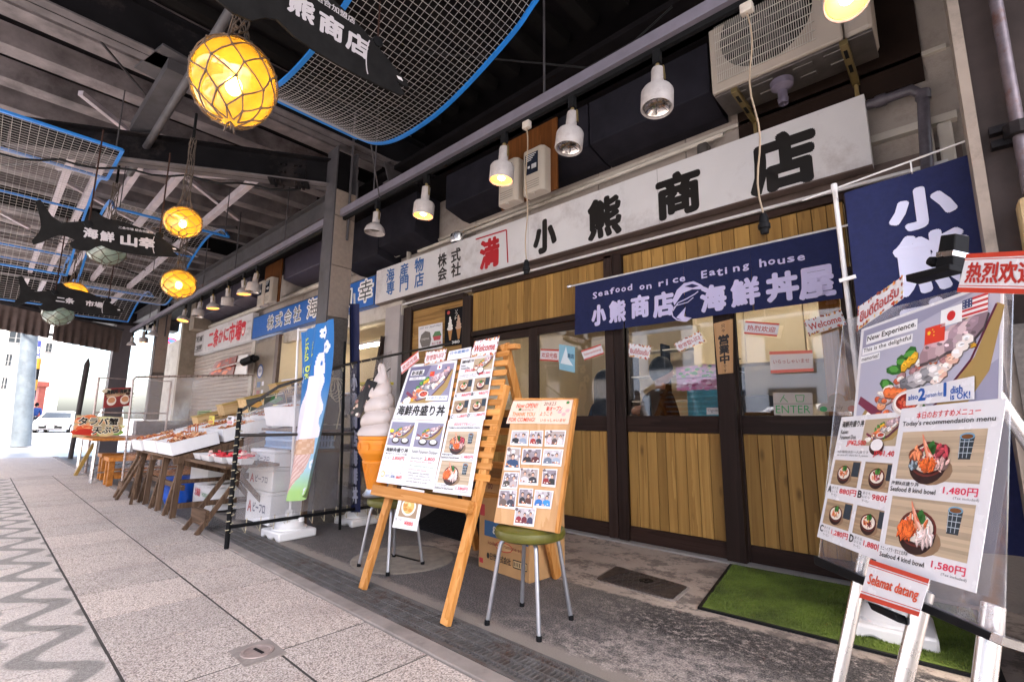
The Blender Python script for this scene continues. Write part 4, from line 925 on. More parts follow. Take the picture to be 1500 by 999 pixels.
# blue framed wire nets under the roof
def net(prof, y0, y1, label, cell=.04, wr=.0018, mids=(), drop=()):
    """prof: list of (x, z) of the curved strip, stretched from y0 to y1"""
    c = empty('wire_net', (prof[0][0], y0, prof[0][1]), label, 'net', 'blue framed wire nets hung under the roof')
    O = -V((prof[0][0], y0, prof[0][1]))
    # resample the profile at the cell pitch
    P = [V((x, 0, z)) for x, z in prof]; fine = []
    for i in range(len(P)-1):      # Catmull-Rom
        a = P[max(i-1, 0)]; b = P[i]; d = P[i+1]; e = P[min(i+2, len(P)-1)]
        for t in range(8):
            t /= 8; fine.append(.5*((2*b)+(d-a)*t+(2*a-5*b+4*d-e)*t*t+(3*b-a-3*d+e)*t**3))
    fine.append(P[-1]); rs = [fine[0]]; acc = 0
    for a, b in zip(fine, fine[1:]):
        L = (b-a).length; s_ = cell-acc
        while s_ <= L: rs.append(a.lerp(b, s_/L)); s_ += cell
        acc = L-(s_-cell)
    mb = MB()
    for p in rs: mb.tube([(p.x, y0, p.z), (p.x, y1, p.z)], wr, 3, False)
    ny = int((y1-y0)/cell); st = rs[::2] if len(rs) > 30 else rs
    for j in range(1, ny): mb.tube([(p.x, y0+j*(y1-y0)/ny, p.z+.002) for p in st], wr, 3, False)
    mb.build('wire_mesh', wirem, c, O, kind='stuff')
    def strip(y):
        m2 = MB(); n_ = len(fine)
        for i in range(n_-1):
            a, b = fine[i], fine[i+1]; d = (b-a).normalized(); up = V((0, 1, 0))
            m2.bar((a.x, y, a.z), (b.x+d.x*.004, y, b.z+d.z*.004), .018, .026, up)
        m2.build('curved_frame', bluem, c, O)
    strip(y0); strip(y1)
    for p in (fine[0], fine[-1]): MB().bar((p.x, y0, p.z), (p.x, y1, p.z), .03, .022).build('straight_frame', bluem, c, O)
    for t in mids: p = fine[int(t*(len(fine)-1))]; MB().bar((p.x, y0, p.z+.01), (p.x, y1, p.z+.01), .03, .02).build('straight_frame', bluem, c, O)
    for y in (y0+.05, y1-.05): MB().tube([(fine[0].x, y, fine[0].z), (fine[0].x, y, 4.1)], .006, 5).build('hanger_rod', steel_mid, c, O)
    return c
net([(-.7, 4.1), (-1.3, 3.75), (-1.66, 3.55), (-1.86, 3.43), (-2.29, 3.28), (-2.66, 3.21), (-3.1, 3.22), (-3.44, 3.32), (-3.75, 3.50)], 1.10, 2.0, 'large curved wire net with blue frame nearest the camera above the fish sign')
MB().tube([at(543, 209, 1, 2.0), at(556, 290, 1, 2.38)], .006, 5).build('tie_rod', steel_mid, label='thin rod tying the big wire net to the lamp rail', cat='rod')
net([(-7.05, 3.42), (-7.3, 3.58), (-7.6, 3.66), (-8.2, 3.66), (-8.9, 3.45), (-9.4, 3.18), (-10.0, 2.98), (-10.6, 3.05)], .78, 2.0, 'curved wire net with blue frame above the lamp rail, left of the column', .055, .0021, (.55,))
net([(-5.6, 3.50), (-6.2, 3.50), (-6.5, 3.52), (-7.2, 3.75), (-7.9, 3.66), (-8.5, 3.45), (-8.9, 3.2), (-9.3, 3.02)], -.9, .62, 'curved wire net with blue frame at the left photo edge behind the middle fish sign', .055, .0021, (.3, .62))
net([(-9.9, 3.45), (-10.4, 3.6), (-11.2, 3.55), (-12, 3.3), (-12.6, 3.1)], -.9, .7, 'far wire net with blue frame above the farthest fish sign', .08, .003, (.5,))
net([(-11.2, 3.3), (-11.8, 3.5), (-12.6, 3.4), (-13.4, 3.1)], .9, 2.0, 'farthest wire net with blue frame near the brown awnings', .08, .003, (.5,))

# ================================================================ on the wall above the sign
hoodm = mat('black_hood', (.022, .021, .028), .45, 0, .3, 4)
def hood(x0, x1, label, z=3.53, zt=4.25, m=None):
    y0, y1 = 3.52, 3.92
    prof = [(y1, zt), (y0, zt), (y0, z), (3.80, z-.07), (y1, z-.07)]
    MB().prism([(x0, a, b) for a, b in prof], (x1-x0-.006, 0, 0)).build('awning_box', m or hoodm, None, bev=.006, label=label, cat='awning box', group='folded awning boxes on the wall')
hood(-2.28, -1.17, 'black folded awning box right of the meters, beside the air conditioner')
hood(-3.33, -2.29, 'black folded awning box behind the two meter boxes')
hood(-4.35, -3.34, 'black folded awning box left of the meter boxes')
hood(-5.8, -4.95, 'black folded awning box right beside the granite column', 3.4)
hood(-6.75, -5.81, 'black folded awning box partly behind the granite column', 3.3)
lh = mat('lilac_hood', '#4a4452', .4, .2, .15)
for k, (a, c) in enumerate(((-14.0, -12.9), (-12.88, -11.8), (-11.78, -10.7), (-9.0, -7.4))): hood(a, c, 'grey lilac awning box over the %s' % ('far end of the crab market sign', 'middle of the crab market sign', 'right end of the crab market sign', 'blue shop sign')[k], 3.55, 4.2, lh)
bw = wood('brown_plywood', '#5a3418', '#7a4c28', 'z', .5, False)
def meters(x0, yb, z0, sc, label, lab2):
    MB().box(x0, x0+.74*sc, yb, yb+.02, z0, z0+.78*sc).build('meter_board', bw, label=label, cat='board')
    for k in range(2):
        x = x0+.06+k*.34*sc; z = z0-.02-.0*k; w = .27*sc; h = .46*sc
        m = empty('meter_box', (x, yb, z), lab2[k], 'meter box', 'cream meter boxes')
        MB().prism([(0, 0, 0), (w, 0, 0), (w, -.10, 0), (w-.03, -.13, 0), (.03, -.13, 0), (0, -.10, 0)], (0, 0, h)).build('case', mat('cream_plastic', '#b9aea2', .4, 0, .05, 3), m, bev=.012)
        MB().box(.05, w-.06, -.136, -.131, h*.42, h*.88).build('window', mat('meter_window', (.02, .025, .04), .15), m)
        mb = MB(); mb.box(w*.5, w*.72, -.139, -.137, h*.52, h*.62); mb.box(w*.32, w*.42, -.139, -.137, h*.55, h*.6)
        for i in range(4): mb.box(.06, w-.08-.02*i, -.139, -.137, h*(.84-.04*i), h*(.855-.04*i))
        mb.build('dial_print', mat('dial_white', (.6, .6, .62), .5), m, kind='stuff')
        for i in range(4): MB().box(.05, w-.05, -.134, -.128, h*(.1+i*.05), h*(.115+i*.05)).build('vent_slot', mat('slot', (.25, .23, .2), .6), m)
        MB().lathe([(0, 0), (.025, 0), (.02, .02), (0, .02)], (w*.5, -.11, -.02), 10).build('seal', mat('cream_plastic', '#b9aea2', .4), m)
meters(-3.37, 3.48, 3.20, 1.0, 'brown plywood board behind the two cream meter boxes over the big sign', ('left one of the two cream meter boxes over the big sign', 'right one of the two cream meter boxes over the big sign'))
meters(-9.75, 3.46, 3.12, 1.05, 'brown plywood board above the blue shop sign', ('left cream meter box above the blue shop sign', 'right cream meter box above the blue shop sign'))
# air conditioner outdoor unit
ac = empty('air_conditioner', (-1.13, 3.42, 3.42), 'cream air conditioner outdoor unit on wall brackets at top right', 'air conditioner')
acm = mat('cream_ac', '#b4a89c', .45, 0, .05, 3)
AW, AH, AD = .98, .72, .34
a_ = MB(); a_.box(0, AW-.16, 0, AD, .0, AH)
a_.build('casing', acm, ac, bev=.012); MB().box(AW-.158, AW, .03, AD, .01, AH-.01).build('side_cover', acm, ac, bev=.03)
gm = MB()
for k in range(44): x = .05+k*.0142; gm.box(x, x+.0035, -.018, -.012, .06, AH-.05)
for k in range(10): z = .07+k*.066; gm.box(.045, .68, -.012, -.006, z, z+.004)
gm.build('fan_grille', mat('grille_wire', (.62, .58, .53), .4), ac, kind='stuff')
MB().lathe([(0, 0), (.29, 0), (.30, .004)], (.38, -.004, AH*.52), 40, (0, 1, 0)).build('fan_opening', mat('fan_dark', (.01, .01, .01), .8), ac)
fb = MB()
for k in range(5):
    a = k*1.257; c = V((.38, -.008, AH*.52)); fb.add([c+V((.04*math.cos(a), 0, .04*math.sin(a))), c+V((.26*math.cos(a-.35), .0, .26*math.sin(a-.35))), c+V((.27*math.cos(a+.35), 0, .27*math.sin(a+.35))), c+V((.05*math.cos(a+.9), 0, .05*math.sin(a+.9)))], [(0, 1, 2, 3)])
fb.lathe([(0, -.01), (.06, -.006), (.07, 0)], (.38, -.004, AH*.52), 20, (0, 1, 0)); fb.build('fan', mat('fan_grey', (.035, .035, .035), .5), ac, kind='stuff')
pan = mat('pan_metal', '#77706c', .35, .7, .2, 12)
MB().box(.01, AW-.01, .02, AD-.01, -.022, -.001).build('base_pan', pan, ac, bev=.004)
for x, w in ((.12, .1), (.26, .14), (.52, .12), (.70, .12)): MB().box(x, x+w, .06, .10, -.034, -.023).build('pan_rib', pan, ac, bev=.005); MB().box(x+.02, x+w, .18, .22, -.034, -.023).build('pan_rib', pan, ac, bev=.005)
for x in (.14, .80):
    br = MB(); br.box(x, x+.045, -.03, .48, -.075, -.036); br.box(x+.01, x+.035, .44, .48, -.40, -.08); br.build('wall_bracket', brass, ac, bev=.003)
    for y in (.03, .2): MB().box(x+.012, x+.033, y, y+.09, -.0765, -.0745).build('bracket_slot', black, ac)
MB().lathe([(.03, -.2), (.035, -.16), (.03, -.15), (.032, -.1), (.07, -.07), (.075, -.03), (.03, -.02), (.03, 0)], (.44, .1, -.03), 16).build('drain_elbow', mat('tape_grey', '#6a6272', .4, 0, .2, 20), ac, smooth=True)
MB().box(-1.10, .05, 3.90, 3.925, 3.22, 4.1).build('mounting_board', mat('dark_board', '#2c221e', .6, 0, .2, 6), label='dark brown mounting board behind the air conditioner', cat='board')
tape = mat('grey_taped_pipe', '#565058', .45, 0, .3, 25)
pp = [at(1190, 175, 1, 3.78), at(1240, 165, 1, 3.78), at(1290, 148, 1, 3.80), at(1335, 132, 1, 3.80), at(1352, 140, 1, 3.80), at(1355, 200, 1, 3.80), at(1362, 300, 1, 3.80)]
dp = MB().tube(pp, .032, 12).build('drain_pipe', tape, label='grey taped pipe bending down the wall right of the big sign', cat='pipe', smooth=True)
for i in (2, 4): MB().lathe([(.038, -.03), (.04, -.02), (.04, .02), (.038, .03)], pp[i], 12, (pp[i+1]-pp[i])).build('pipe_joint', tape, dp, smooth=True)
wp = [at(505, 378, 1, 3.80), at(598, 357, 1, 3.80), at(601, 375, 1, 3.8)]
MB().tube([V((-6.4, 3.82, 3.34)), V((-5.5, 3.82, 3.37)), V((-5.48, 3.82, 3.2))], .035, 10).build('white_pipe', offwhite, label='short cream pipe elbow on the wall above the blue letters', cat='pipe', smooth=True)
MB().tube([V((-5.3, 3.84, 3.30)), V((-1.2, 3.84, 3.33))], .022, 10).build('white_pipe', offwhite, label='long cream pipe running behind the big sign top edge', cat='pipe', smooth=True)
MB().tube([V((-15, 3.82, 3.36)), V((-7.0, 3.82, 3.36))], .05, 10).build('white_pipe', offwhite, label='thick cream pipe above the crab and blue signs', cat='pipe', smooth=True)
o = MB().lathe([(.09, 0), (.10, .02), (.10, .10), (.05, .14), (0, .15)], (-4.42, 3.80, 3.19), 18).build('vent_hood', chrome, label='small round metal vent hood above the sign', cat='vent', smooth=True)
MB().box(-1.42, -1.33, 3.82, 3.92, 3.20, 3.32).build('wall_bracket_lamp', pan, label='small grey metal bracket box on the siding above the sign', cat='bracket', bev=.02)
# ================================================================ STOOLS
seatm = mat('olive_vinyl', '#5d5a20', .42, 0, .25, 9, .1, 50, dirt='#8a7c3c')
def stool(x, y, rz, label):
    t = empty('stool', (x, y, 0), label, 'stool', 'round green stools', rz)
    MB().lathe([(0, .405), (.155, .405), (.178, .415), (.186, .435), (.180, .455), (.16, .468), (.08, .474), (0, .475)], (0, 0, 0), 36).build('seat', seatm, t, smooth=True)
    for k in range(4):
        a = math.pi/4+k*math.pi/2; c, s_ = math.cos(a), math.sin(a)
        pts = [(c*.10, s_*.10, .402), (c*.135, s_*.135, .398), (c*.150, s_*.150, .385), (c*.157, s_*.157, .36), (c*.215, s_*.215, .012)]
        lg = MB().tube(pts, .011, 10).build('leg', tubem, t, smooth=True)
        MB().lathe([(0, 0), (.014, 0), (.014, .02), (.012, .025)], (c*.2165, s_*.2165, 0), 10).build('rubber_foot', black, lg)
    return t
stool(-1.72, 2.02, .12, 'round green stool carrying the photo board')
stool(-3.04, 2.08, .1, 'round green stool carrying the giant ice cream cone')
# giant soft ice cream cone
cx, cyy = -3.10, 1.97; zt = at(552, 535, 1, cyy).z
cone = empty('ice_cream_model', (cx, cyy, .475), 'giant plastic soft ice cream cone standing on a green stool', 'cone model')
conem = mat('orange_cone_plastic', '#d9831c', .45, 0, .08, 5)
MB().lathe([(0, 0), (.09, 0), (.095, .01), (.075, .035), (.07, .05), (0, .05)], (0, 0, 0), 24).build('base', mat('silver_base', (.4, .4, .42), .3, .8, .1), cone, smooth=True)
MB().lathe([(0, .035), (.06, .035), (.102, .228), (.108, .23), (.108, .241), (.102, .245), (.112, .262), (.130, .29), (.138, .303), (.138, .388), (.143, .392), (.146, .413), (.138, .417), (.0, .417)], (0, 0, 0), 40).build('cone', conem, cone, smooth=True)
mb = MB()
for k in range(16):
    for sg in (-1, 1):
        mb.tube([V(((.062+.042*t)*math.cos(k*.3927+sg*t*1.3), (.062+.042*t)*math.sin(k*.3927+sg*t*1.3), .045+.178*t)) for t in [i/8 for i in range(9)]], .0022, 4, False)
mb.build('waffle_ridge', conem, cone, kind='stuff')
for k in range(10):
    a = k*.628; mb = MB()
    q = V((.140*math.cos(a), .140*math.sin(a), .345)); tx = V((-math.sin(a), math.cos(a), 0))
    for p_, r_ in ((q-tx*.03+V((0, 0, .02)), q+tx*.03+V((0, 0, .02))), (q+tx*.03+V((0, 0, .02)), q+tx*.03-V((0, 0, .02))), (q-tx*.03-V((0, 0, .02)), q+tx*.03-V((0, 0, .02)))): mb.bar(p_, r_, .006, .006)
    mb.build('relief', conem, cone)
HS = zt-.475-.417
def swirl(u, v):
    a = 2*math.pi*u; t = v*4.6+u*.0; z = .417+HS*.88*v
    lvl = t-u*.9; ph = lvl-math.floor(lvl); env = .150*(1-v*.92)**.62
    r = env*(.86+.17*math.sin(math.pi*ph)**.55)
    return V((r*math.cos(a), r*math.sin(a), z))
MB().grid(swirl, 48, 110).build('ice_cream_swirl', mat('glossy_cream_white', '#beb0aa', .3, 0, .08, 3), cone, smooth=True)
H_ = zt-.475
MB().tube([(0, 0, H_*.86), (-.012, 0, H_*.93), (-.035, 0, H_*.975), (-.028, 0, H_*1.0), (.0, 0, H_*.99), (.018, 0, H_*.955), (.025, 0, H_*.90), (.018, 0, H_*.86)], .018, 12, rs=[.03, .022, .017, .014, .015, .018, .022, .026]).build('curled_tip', mat('glossy_cream_white', '#beb0aa', .3), cone, smooth=True)
s = Sheet('hanging_menu_card', 'laminated dark menu hung by a cord on the ice cream cone', 'menu', [at(538, 555, 1, 1.93), at(553, 560, 1, 1.90), at(527, 612, 1, 1.86), at(510, 607, 1, 1.92)], mat('black_poster', '#1a1a1e', .35))
s.blobs(.05, .1, .95, .95, ['#c8a890', '#8a4a3a', '#e0d0c0', '#5a3a38'], 26, .05); s.done()
MB().tube([at(538, 556, 1, 1.95), at(556, 552, 1, 2.0), at(572, 540, 1, 2.1)], .004, 5).build('loop_cord', black, label='black cord looped round the ice cream cone tip', cat='cord')

# ================================================================ WOODEN EASEL with menus
ez = empty('easel', (-2.4, 1.7, 0), 'large slatted wooden A-frame easel carrying the menu posters', 'easel')
EO = (2.4, -1.7, 0)
E0, EN = V((0, 1.68, 0)), V((0, -1, .28)).normalized()
ep = lambda px, py, o=0: onp(px, py, E0, EN)-EN*o
def E(mb, name, m, **k): return mb.build(name, m, ez, EO, **k)
for a, b in (((570, 716), (527, 862)), ((693, 738), (648, 915))):
    p, q = ep(*a, .02), ep(*b, .02); p = p+(p-q)*1.15; E(MB().bar(q, p, .055, .032, EN), 'front_leg', easelw, bev=.003)
pL = ep(551, 714); pR = ep(694, 742)
E(MB().bar(ep(552, 718, -.02), ep(694, 744, -.02), .045, .065, (0, .28, 1)), 'front_rail', easelx, bev=.003)
for k in range(13):
    z = .70+k*.058; y = 1.68+.28*z; x1 = -1.90+.0*k
    E(MB().bar((-2.86+.01*k, y+.008, z), (-1.885-.004*k, y+.008, z), .012, .036, (0, .28, 1)), 'slat', easelx, bev=.002)
BT = V((0, 2.09, 1.42)); # top ridge
for (fx, fy, tx) in ((-2.93, 2.80, -2.62), (-2.05, 2.68, -1.98)):
    E(MB().bar((fx, fy, 0.0), (tx, 2.09, 1.46), .03, .06, (0, 1, .4)), 'back_leg', easelw, bev=.003)
for k in range(9):
    t = .25+k*.075; z = 1.42-t*1.42*1.05; y = 2.09+(2.74-2.09)*t
    if z < .45: break
    E(MB().bar((-2.70, y, z), (-1.96, y-.01, z), .014, .045, (0, -.4, 1)), 'back_slat', easelx, bev=.002)
E(MB().bar((-2.75, 2.12, 1.43), (-1.90, 2.12, 1.44), .05, .03, (0, 0, 1)), 'top_rail', easelx, bev=.003)
pl = (E0, EN)
Z5 = lambda *q: [(540+x/3.84, 480+y/3.84) for x, y in q]
def esheet(name, lab, z, lift, **k):
    return Sheet(name, lab, k.pop('cat', 'poster'), [onp(x, y, E0, EN)+EN*lift for x, y in z], paper_glossy, **k)
# big boat poster
s = esheet('menu_poster', 'big boat sashimi poster with black Japanese title on the wooden easel', Z5((240, 213), (505, 183), (447, 525), (140, 515)), .010)
s.rect(.05, .05, .96, .70, '#8f8aa4'); s.poly([(.05, .05), (.5, .05), (.3, .7), (.05, .7)], '#6a6684', 1.3)
boat(s, .10, .14, .94, .72, 2, 5); s.rect(.10, .12, .38, .22, '#f2f0f2', 7); s.txt('新体験。', .12, .13, .085, K, 9, .26, .03); s.rect(.10, .25, .44, .30, '#f2f0f2', 7); s.txt('この感動を思い出に', .11, .255, .035, '#3a3438', 9, .31)
flag3(s, .52, .17, .085, 'cn'); flag3(s, .64, .06, .085, 'jp'); flag3(s, .80, .11, .085, 'us')
s.rect(.56, .60, .95, .68, '#f0eef2', 9); s.txt('2人前で1皿OK', .58, .615, .045, '#2a5a9a', 11, .34)
s.txt('海鮮舟盛り丼', .06, .76, .17, K, 3, .88, .035); s.done()
def mini_boat(s, u0, u1, seed):
    s.rect(u0, .04, u1, .42, '#8a87a0', 1); boat(s, u0+.01, .08, u1-.01, .30, 2, seed)
    for a in (.35, .75): x = u0+(u1-u0)*a; s.ell(x, .34, .075, .05, '#2c2428', 8.5, 16); s.ell(x, .33, .055, .034, '#f2f0f0', 9, 14)
s = esheet('menu_poster', 'wide two column boat menu sheet in Japanese and English at the easel lower left', Z5((140, 518), (447, 528), (372, 912), (53, 868)), .014)
s.rect(.499, 0, .501, 1, '#b8b4b8'); mini_boat(s, .03, .47, 3); mini_boat(s, .53, .97, 8)
s.ell(.07, .19, .045, .03, '#e8d83a', 9); s.txt('海鮮舟盛り丼', .04, .455, .065, K, 3, .42, .03); s.txt('Kaisen Funamori Donburi', .53, .46, .05, '#3a3a40', 3, .43)
s.txt('お二人で', .05, .60, .04, K, 3, .12, .01); s.txt('2,800円', .20, .585, .06, '#d8303a', 3, .22, .02); s.txt('Share Price JPY', .54, .57, .04, '#3a3a3a', 3, .2); s.txt('2,800', .77, .56, .055, '#d8303a', 3, .17, .02)
for i, (u, w, t, c) in enumerate(((.05, .40, '●舟盛りは一人前二人前●', K), (.05, .36, '大トロ・サーモン・ウニ', '#c05048'), (.05, .38, '甘エビ・カニ・いくら', '#5a5458'), (.54, .36, 'Per Person JPY1,400', '#c03a3a'), (.54, .4, 'We recommend for a couple', '#4a8a4a'))):
    s.txt(t, u, (.535, .675, .72, .625, .69)[i], .026, c, 3, w)
for k in range(5): s.txt(('A choice of daily seafood', 'tuna salmon sea urchin', 'scallop crab salmon roe', 'Choose ingredients as you like', 'and we make it to order')[k], .54, .745+k*.042, .027, '#c04a44' if k == 0 else '#4a4448', 3, (.30, .36, .38, .41, .36)[k])
s.ell(.09, .87, .04, .045, '#e8b03a', 3); s.ell(.09, .87, .03, .03, '#f4ead8', 4); s.txt('オプショントッピング', .15, .82, .03, '#3a3438', 3, .28); s.txt('生ウニ(軍艦)', .15, .87, .05, '#2a5a9a', 3, .18, .01); s.txt('880円', .35, .87, .05, '#d8303a', 3, .1, .02)
s.done()
def grid_menu(s, lab_c='#d8303a', top=0.0, bot=1.0):
    Yv = lambda v: top+(bot-top)*v; D = bot-top; k = s.W
    s.rect(.42, Yv(.04), .97, Yv(.24), '#b8a488'); boat(s, .46, Yv(.03), .96, Yv(.21), 2, 4); s.ell(.66, Yv(.25), .10, D*.06, '#3a1c1c', 8.5, 16); s.ell(.66, Yv(.235), .085, D*.045, '#f2eeee', 9, 14)
    s.txt('海鮮舟盛り丼', .05, Yv(.04), D*.05, K, 3, .36, .02); s.txt('Kaisen', .05, Yv(.11), D*.035, K, 3, .13, .01); s.txt('Funamori Don', .05, Yv(.155), D*.035, K, 3, .27, .01)
    s.txt('JP¥2,500', .20, Yv(.20), D*.05, lab_c, 10, .30, .02); s.txt('JP¥1,400', .64, Yv(.275), D*.05, lab_c, 10, .32, .02); s.txt('※お値段はお一人様です', .06, Yv(.28), D*.022, '#5a5458', 3, .5); s.txt('we care of 1 share for 2 person', .06, Yv(.31), D*.02, '#5a5458', 3, .5)
    for i, (nm, pr, uu, vv) in enumerate((('A', '880円', .03, .36), ('B', '980円', .52, .36), ('C', '1,280円', .03, .68), ('D', '1,880円', .52, .68))):
        table_bg(s, uu+.02, Yv(vv), uu+.45, Yv(vv+.20), '#a88e70', 1, i); s.rect(uu+.33, Yv(vv+.01), uu+.44, Yv(vv+.12), '#2c3844', 1.5)
        bowl(s, uu+.21, Yv(vv+.10), D*.085, i, 2); s.txt(nm, uu, Yv(vv+.215), D*.05, K, 3, .055, .03); s.txt(pr, uu+.2, Yv(vv+.22), D*.045, lab_c, 3, .26, .02)
        for j in range(3): s.txt(('まぐろ', 'いくら', 'サーモン')[j], uu+.07, Yv(vv+.215+j*.028), D*.02, '#4a4448', 3, .10)
s = esheet('menu_poster', 'tall menu sheet with four small bowls A to D at the easel upper right', Z5((530, 178), (720, 150), (660, 520), (460, 535)), .012)
grid_menu(s); s.done()
def rec_menu(s):
    s.txt('本日のおすすめメニュー', .2, .035, .045, '#d8404a', 3, .62, .01); s.txt("Today's recommendation menu", .05, .09, .04, K, 3, .90, .01)
    for j, (vv, t1, t2, p_) in enumerate(((.16, '海鮮8点盛り丼', 'Seafood 8 kind bowl', '1,480円'), (.57, 'カニ・イクラ・甘エビ北海丼', 'Seafood 4 kind bowl', '1,580円'))):
        table_bg(s, .07, vv, .90, vv+.30, '#bfa98e', 1, j)
        bowl(s, .40, vv+.17, .15, 0 if j else 1, 2); cup(s, .74, vv+.10, .10, 2)
        for k in range(4): s.ell(.36+k*.04, vv+.10+k*.03, .10, .012, ['#e88a6a', '#f2b49a', '#e07050', '#f4d0c0'][k], 8+k*.2, 10, 1.0-(k*.12))
        if j: cluster(s, .29, vv+.19, .10, .055, '#e2642a', 40, 9, 1); cluster(s, .50, vv+.22, .10, .05, '#ead0ca', 30, 9.3, 2)
        else: cluster(s, .42, vv+.21, .09, .04, '#e2642a', 40, 9.4, 3); cluster(s, .27, vv+.14, .09, .05, '#e8845a', 10, 9.2, 4); cluster(s, .54, vv+.12, .08, .05, '#bc4250', 10, 9.2, 5); cluster(s, .55, vv+.20, .08, .04, '#dcb0a8', 10, 9.3, 6); cluster(s, .26, vv+.21, .06, .035, '#8fa0ac', 8, 9.3, 7)
        s.txt(t1, .03, vv+.315, .026, K, 3, .32, .01); s.txt(t2, .03, vv+.350, .03, K, 3, .5, .01); s.txt(p_, .60, vv+.325, .045, '#e0385a', 3, .30, .02); s.txt('(Tax included)', .70, vv+.378, .018, '#6a6468', 3, .22)
s = esheet('menu_poster', 'recommendation menu sheet with two big bowls at the easel lower right', Z5((460, 525), (657, 522), (585, 952), (372, 925)), .016)
rec_menu(s); s.done()
s = esheet('sea_urchin_menu', 'plastic sleeved sea urchin menu hanging under the easel rail', [(595, 714), (628, 720), (617, 779), (581, 773)], .034, cat='menu')
s.txt('生 Sea urchin', .2, .05, .09, '#8a3a30', 3, .66); s.rect(.14, .18, .88, .72, '#a08468'); s.ell(.5, .45, .30, .23, '#e8e4e0', 2, 20); s.ell(.5, .45, .24, .18, '#e0b060', 3, 20); s.blobs(.34, .34, .66, .56, ['#e8c070', '#c98a34', '#f0d090'], 14, .05, 4, 9); s.txt('生うに', .06, .76, .06, K, 3, .3); s.txt('¥880', .46, .80, .10, '#d8303a', 3, .36, .02); s.done()
def ecard(lab, q, body, st, **k): return card(lab, Z5(*q), 0, body, st, plane=(E0+EN*.022, EN), **k)
ecard('tilted striped Chinese welcome card at the easel top left corner', ((180, 210), (278, 130), (284, 180), (186, 262)), '欢迎光临', 1, h=.45)
ecard('flower bordered Korean welcome card on top of the easel', ((322, 138), (438, 118), (428, 185), (311, 212)), '환영합니다', 0)
ecard('blue lettered Japanese card between the Korean and Welcome cards', ((452, 133), (578, 108), (570, 165), (440, 185)), '只今営業中', 3, c='#3a70b0', v=.15, h=.3)
ecard('flower bordered Welcome card at the easel top right', ((598, 77), (736, 50), (714, 150), (570, 165)), 'Welcome', 0)

# ================================================================ PHOTO BOARD on the stool
BN = V((.22, -.97, .14)).normalized(); B0 = V((-1.62, 1.93, .48))
Z6 = lambda *q: [(720+x/4.343, 560+y/4.343) for x, y in q]
bp = lambda px, py: onp(px, py, B0, BN)
s = Sheet('photo_board', 'plywood board of guest photos leaning on the stool', 'board', [bp(*q) for q in Z6((145, 105), (545, 105), (425, 958), (15, 890))], plym, thick=.02)
o = s.o; MB().prism([bp(*q)+BN*.012 for q in Z6((530, 103), (547, 105), (427, 960), (408, 955))], -BN*.03).build('edge_batten', easelw, o)
MB().prism([bp(*q)+BN*.010 for q in Z6((152, 103), (545, 103), (543, 110), (150, 110))], -BN*.03).build('top_batten', easelx, o)
def bcard(lab, q, fn):
    s = Sheet('greeting_card', lab, 'card', [bp(*p)+BN*.004 for p in Z6(*q)], mat('peach_card', '#e8c4b0', .6, 0, .05), thick=.0015); fn(s); s.done()
def f1(s):
    s.txt('Now OPEN!!', .18, .10, .22, '#d84a20', 3, .74, .01, shear=.2); s.txt('2018 May 8', .4, .36, .1, '#7a6a60', 3, .4); s.txt('THANK YOU', .12, .50, .18, '#d87028', 3, .76, .01); s.txt('FOR COMING!', .06, .74, .18, '#d84a20', 3, .86, .01); s.ell(.34, .38, .06, .06, '#3a6a34', 3, 5)
def f2(s):
    s.txt('2018.2.5', .1, .08, .14, '#3a3230', 3, .4, shear=.2); s.txt('新オープン', .22, .26, .2, '#c83a2a', 3, .5, .02); s.txt('ようこそ', .04, .50, .16, '#c8502a', 3, .4, .01); s.txt('いらっしゃいませ', .1, .78, .14, '#c8502a', 3, .8, .01)
    for a, b in ((.66, .5), (.8, .6), (.9, .45)): s.ell(a, b, .07, .08, '#f0a0a0', 2, 6)
    s.ell(.86, .12, .06, .07, '#3a7a3a', 3, 5)
bcard('peach card thanking guests for coming, top left of the photo board', ((140, 120), (320, 118), (290, 262), (95, 262)), f1)
bcard('peach new open card with pink flowers, top right of the photo board', ((322, 116), (522, 110), (490, 266), (290, 264)), f2)
def photo(lab, q, seed, cloth):
    s = Sheet('guest_photo', lab, 'photo', [bp(*p)+BN*(.004+.0006*(seed % 3)) for p in Z6(*q)], paper_glossy, group='guest photos pinned on the board', thick=.001, step=.00025); g = random.Random(seed)
    s.rect(.05, .06, .95, .88, g.choice(['#b8b0b4', '#8a8088', '#a89a94'])); s.blobs(.06, .07, .94, .5, ['#d8d4dc', '#6a5a5c', '#948a90', '#c8bcc0'], 10, .08, 1.3, seed, 1.2)
    n = len(cloth)
    for i, c in enumerate(cloth):
        u = .5+(i-(n-1)/2)*.8/n*1.05; v = .38+g.uniform(-.06, .06); r = .105 if n < 3 else .085; k = s.H/s.W
        s.poly([(u-.30/n*1.5, .86), (u-.24/n*1.5, .58), (u-.04, .50), (u+.04, .50), (u+.24/n*1.5, .58), (u+.30/n*1.5, .86)], c, 3+i*.2)
        s.ell(u, v-.02, r*k*.95, r*1.2, '#221a1a', 4+i*.2, 12); s.ell(u, v+.02, r*k*.72, r*.95, '#d8a890', 4.5+i*.2, 12)
    s.blobs(.1, .74, .9, .87, ['#e8dcd0', '#d89060', '#8a4a3a', '#f0ece8'], 9, .04, 6, seed+5, 1.3); s.done()
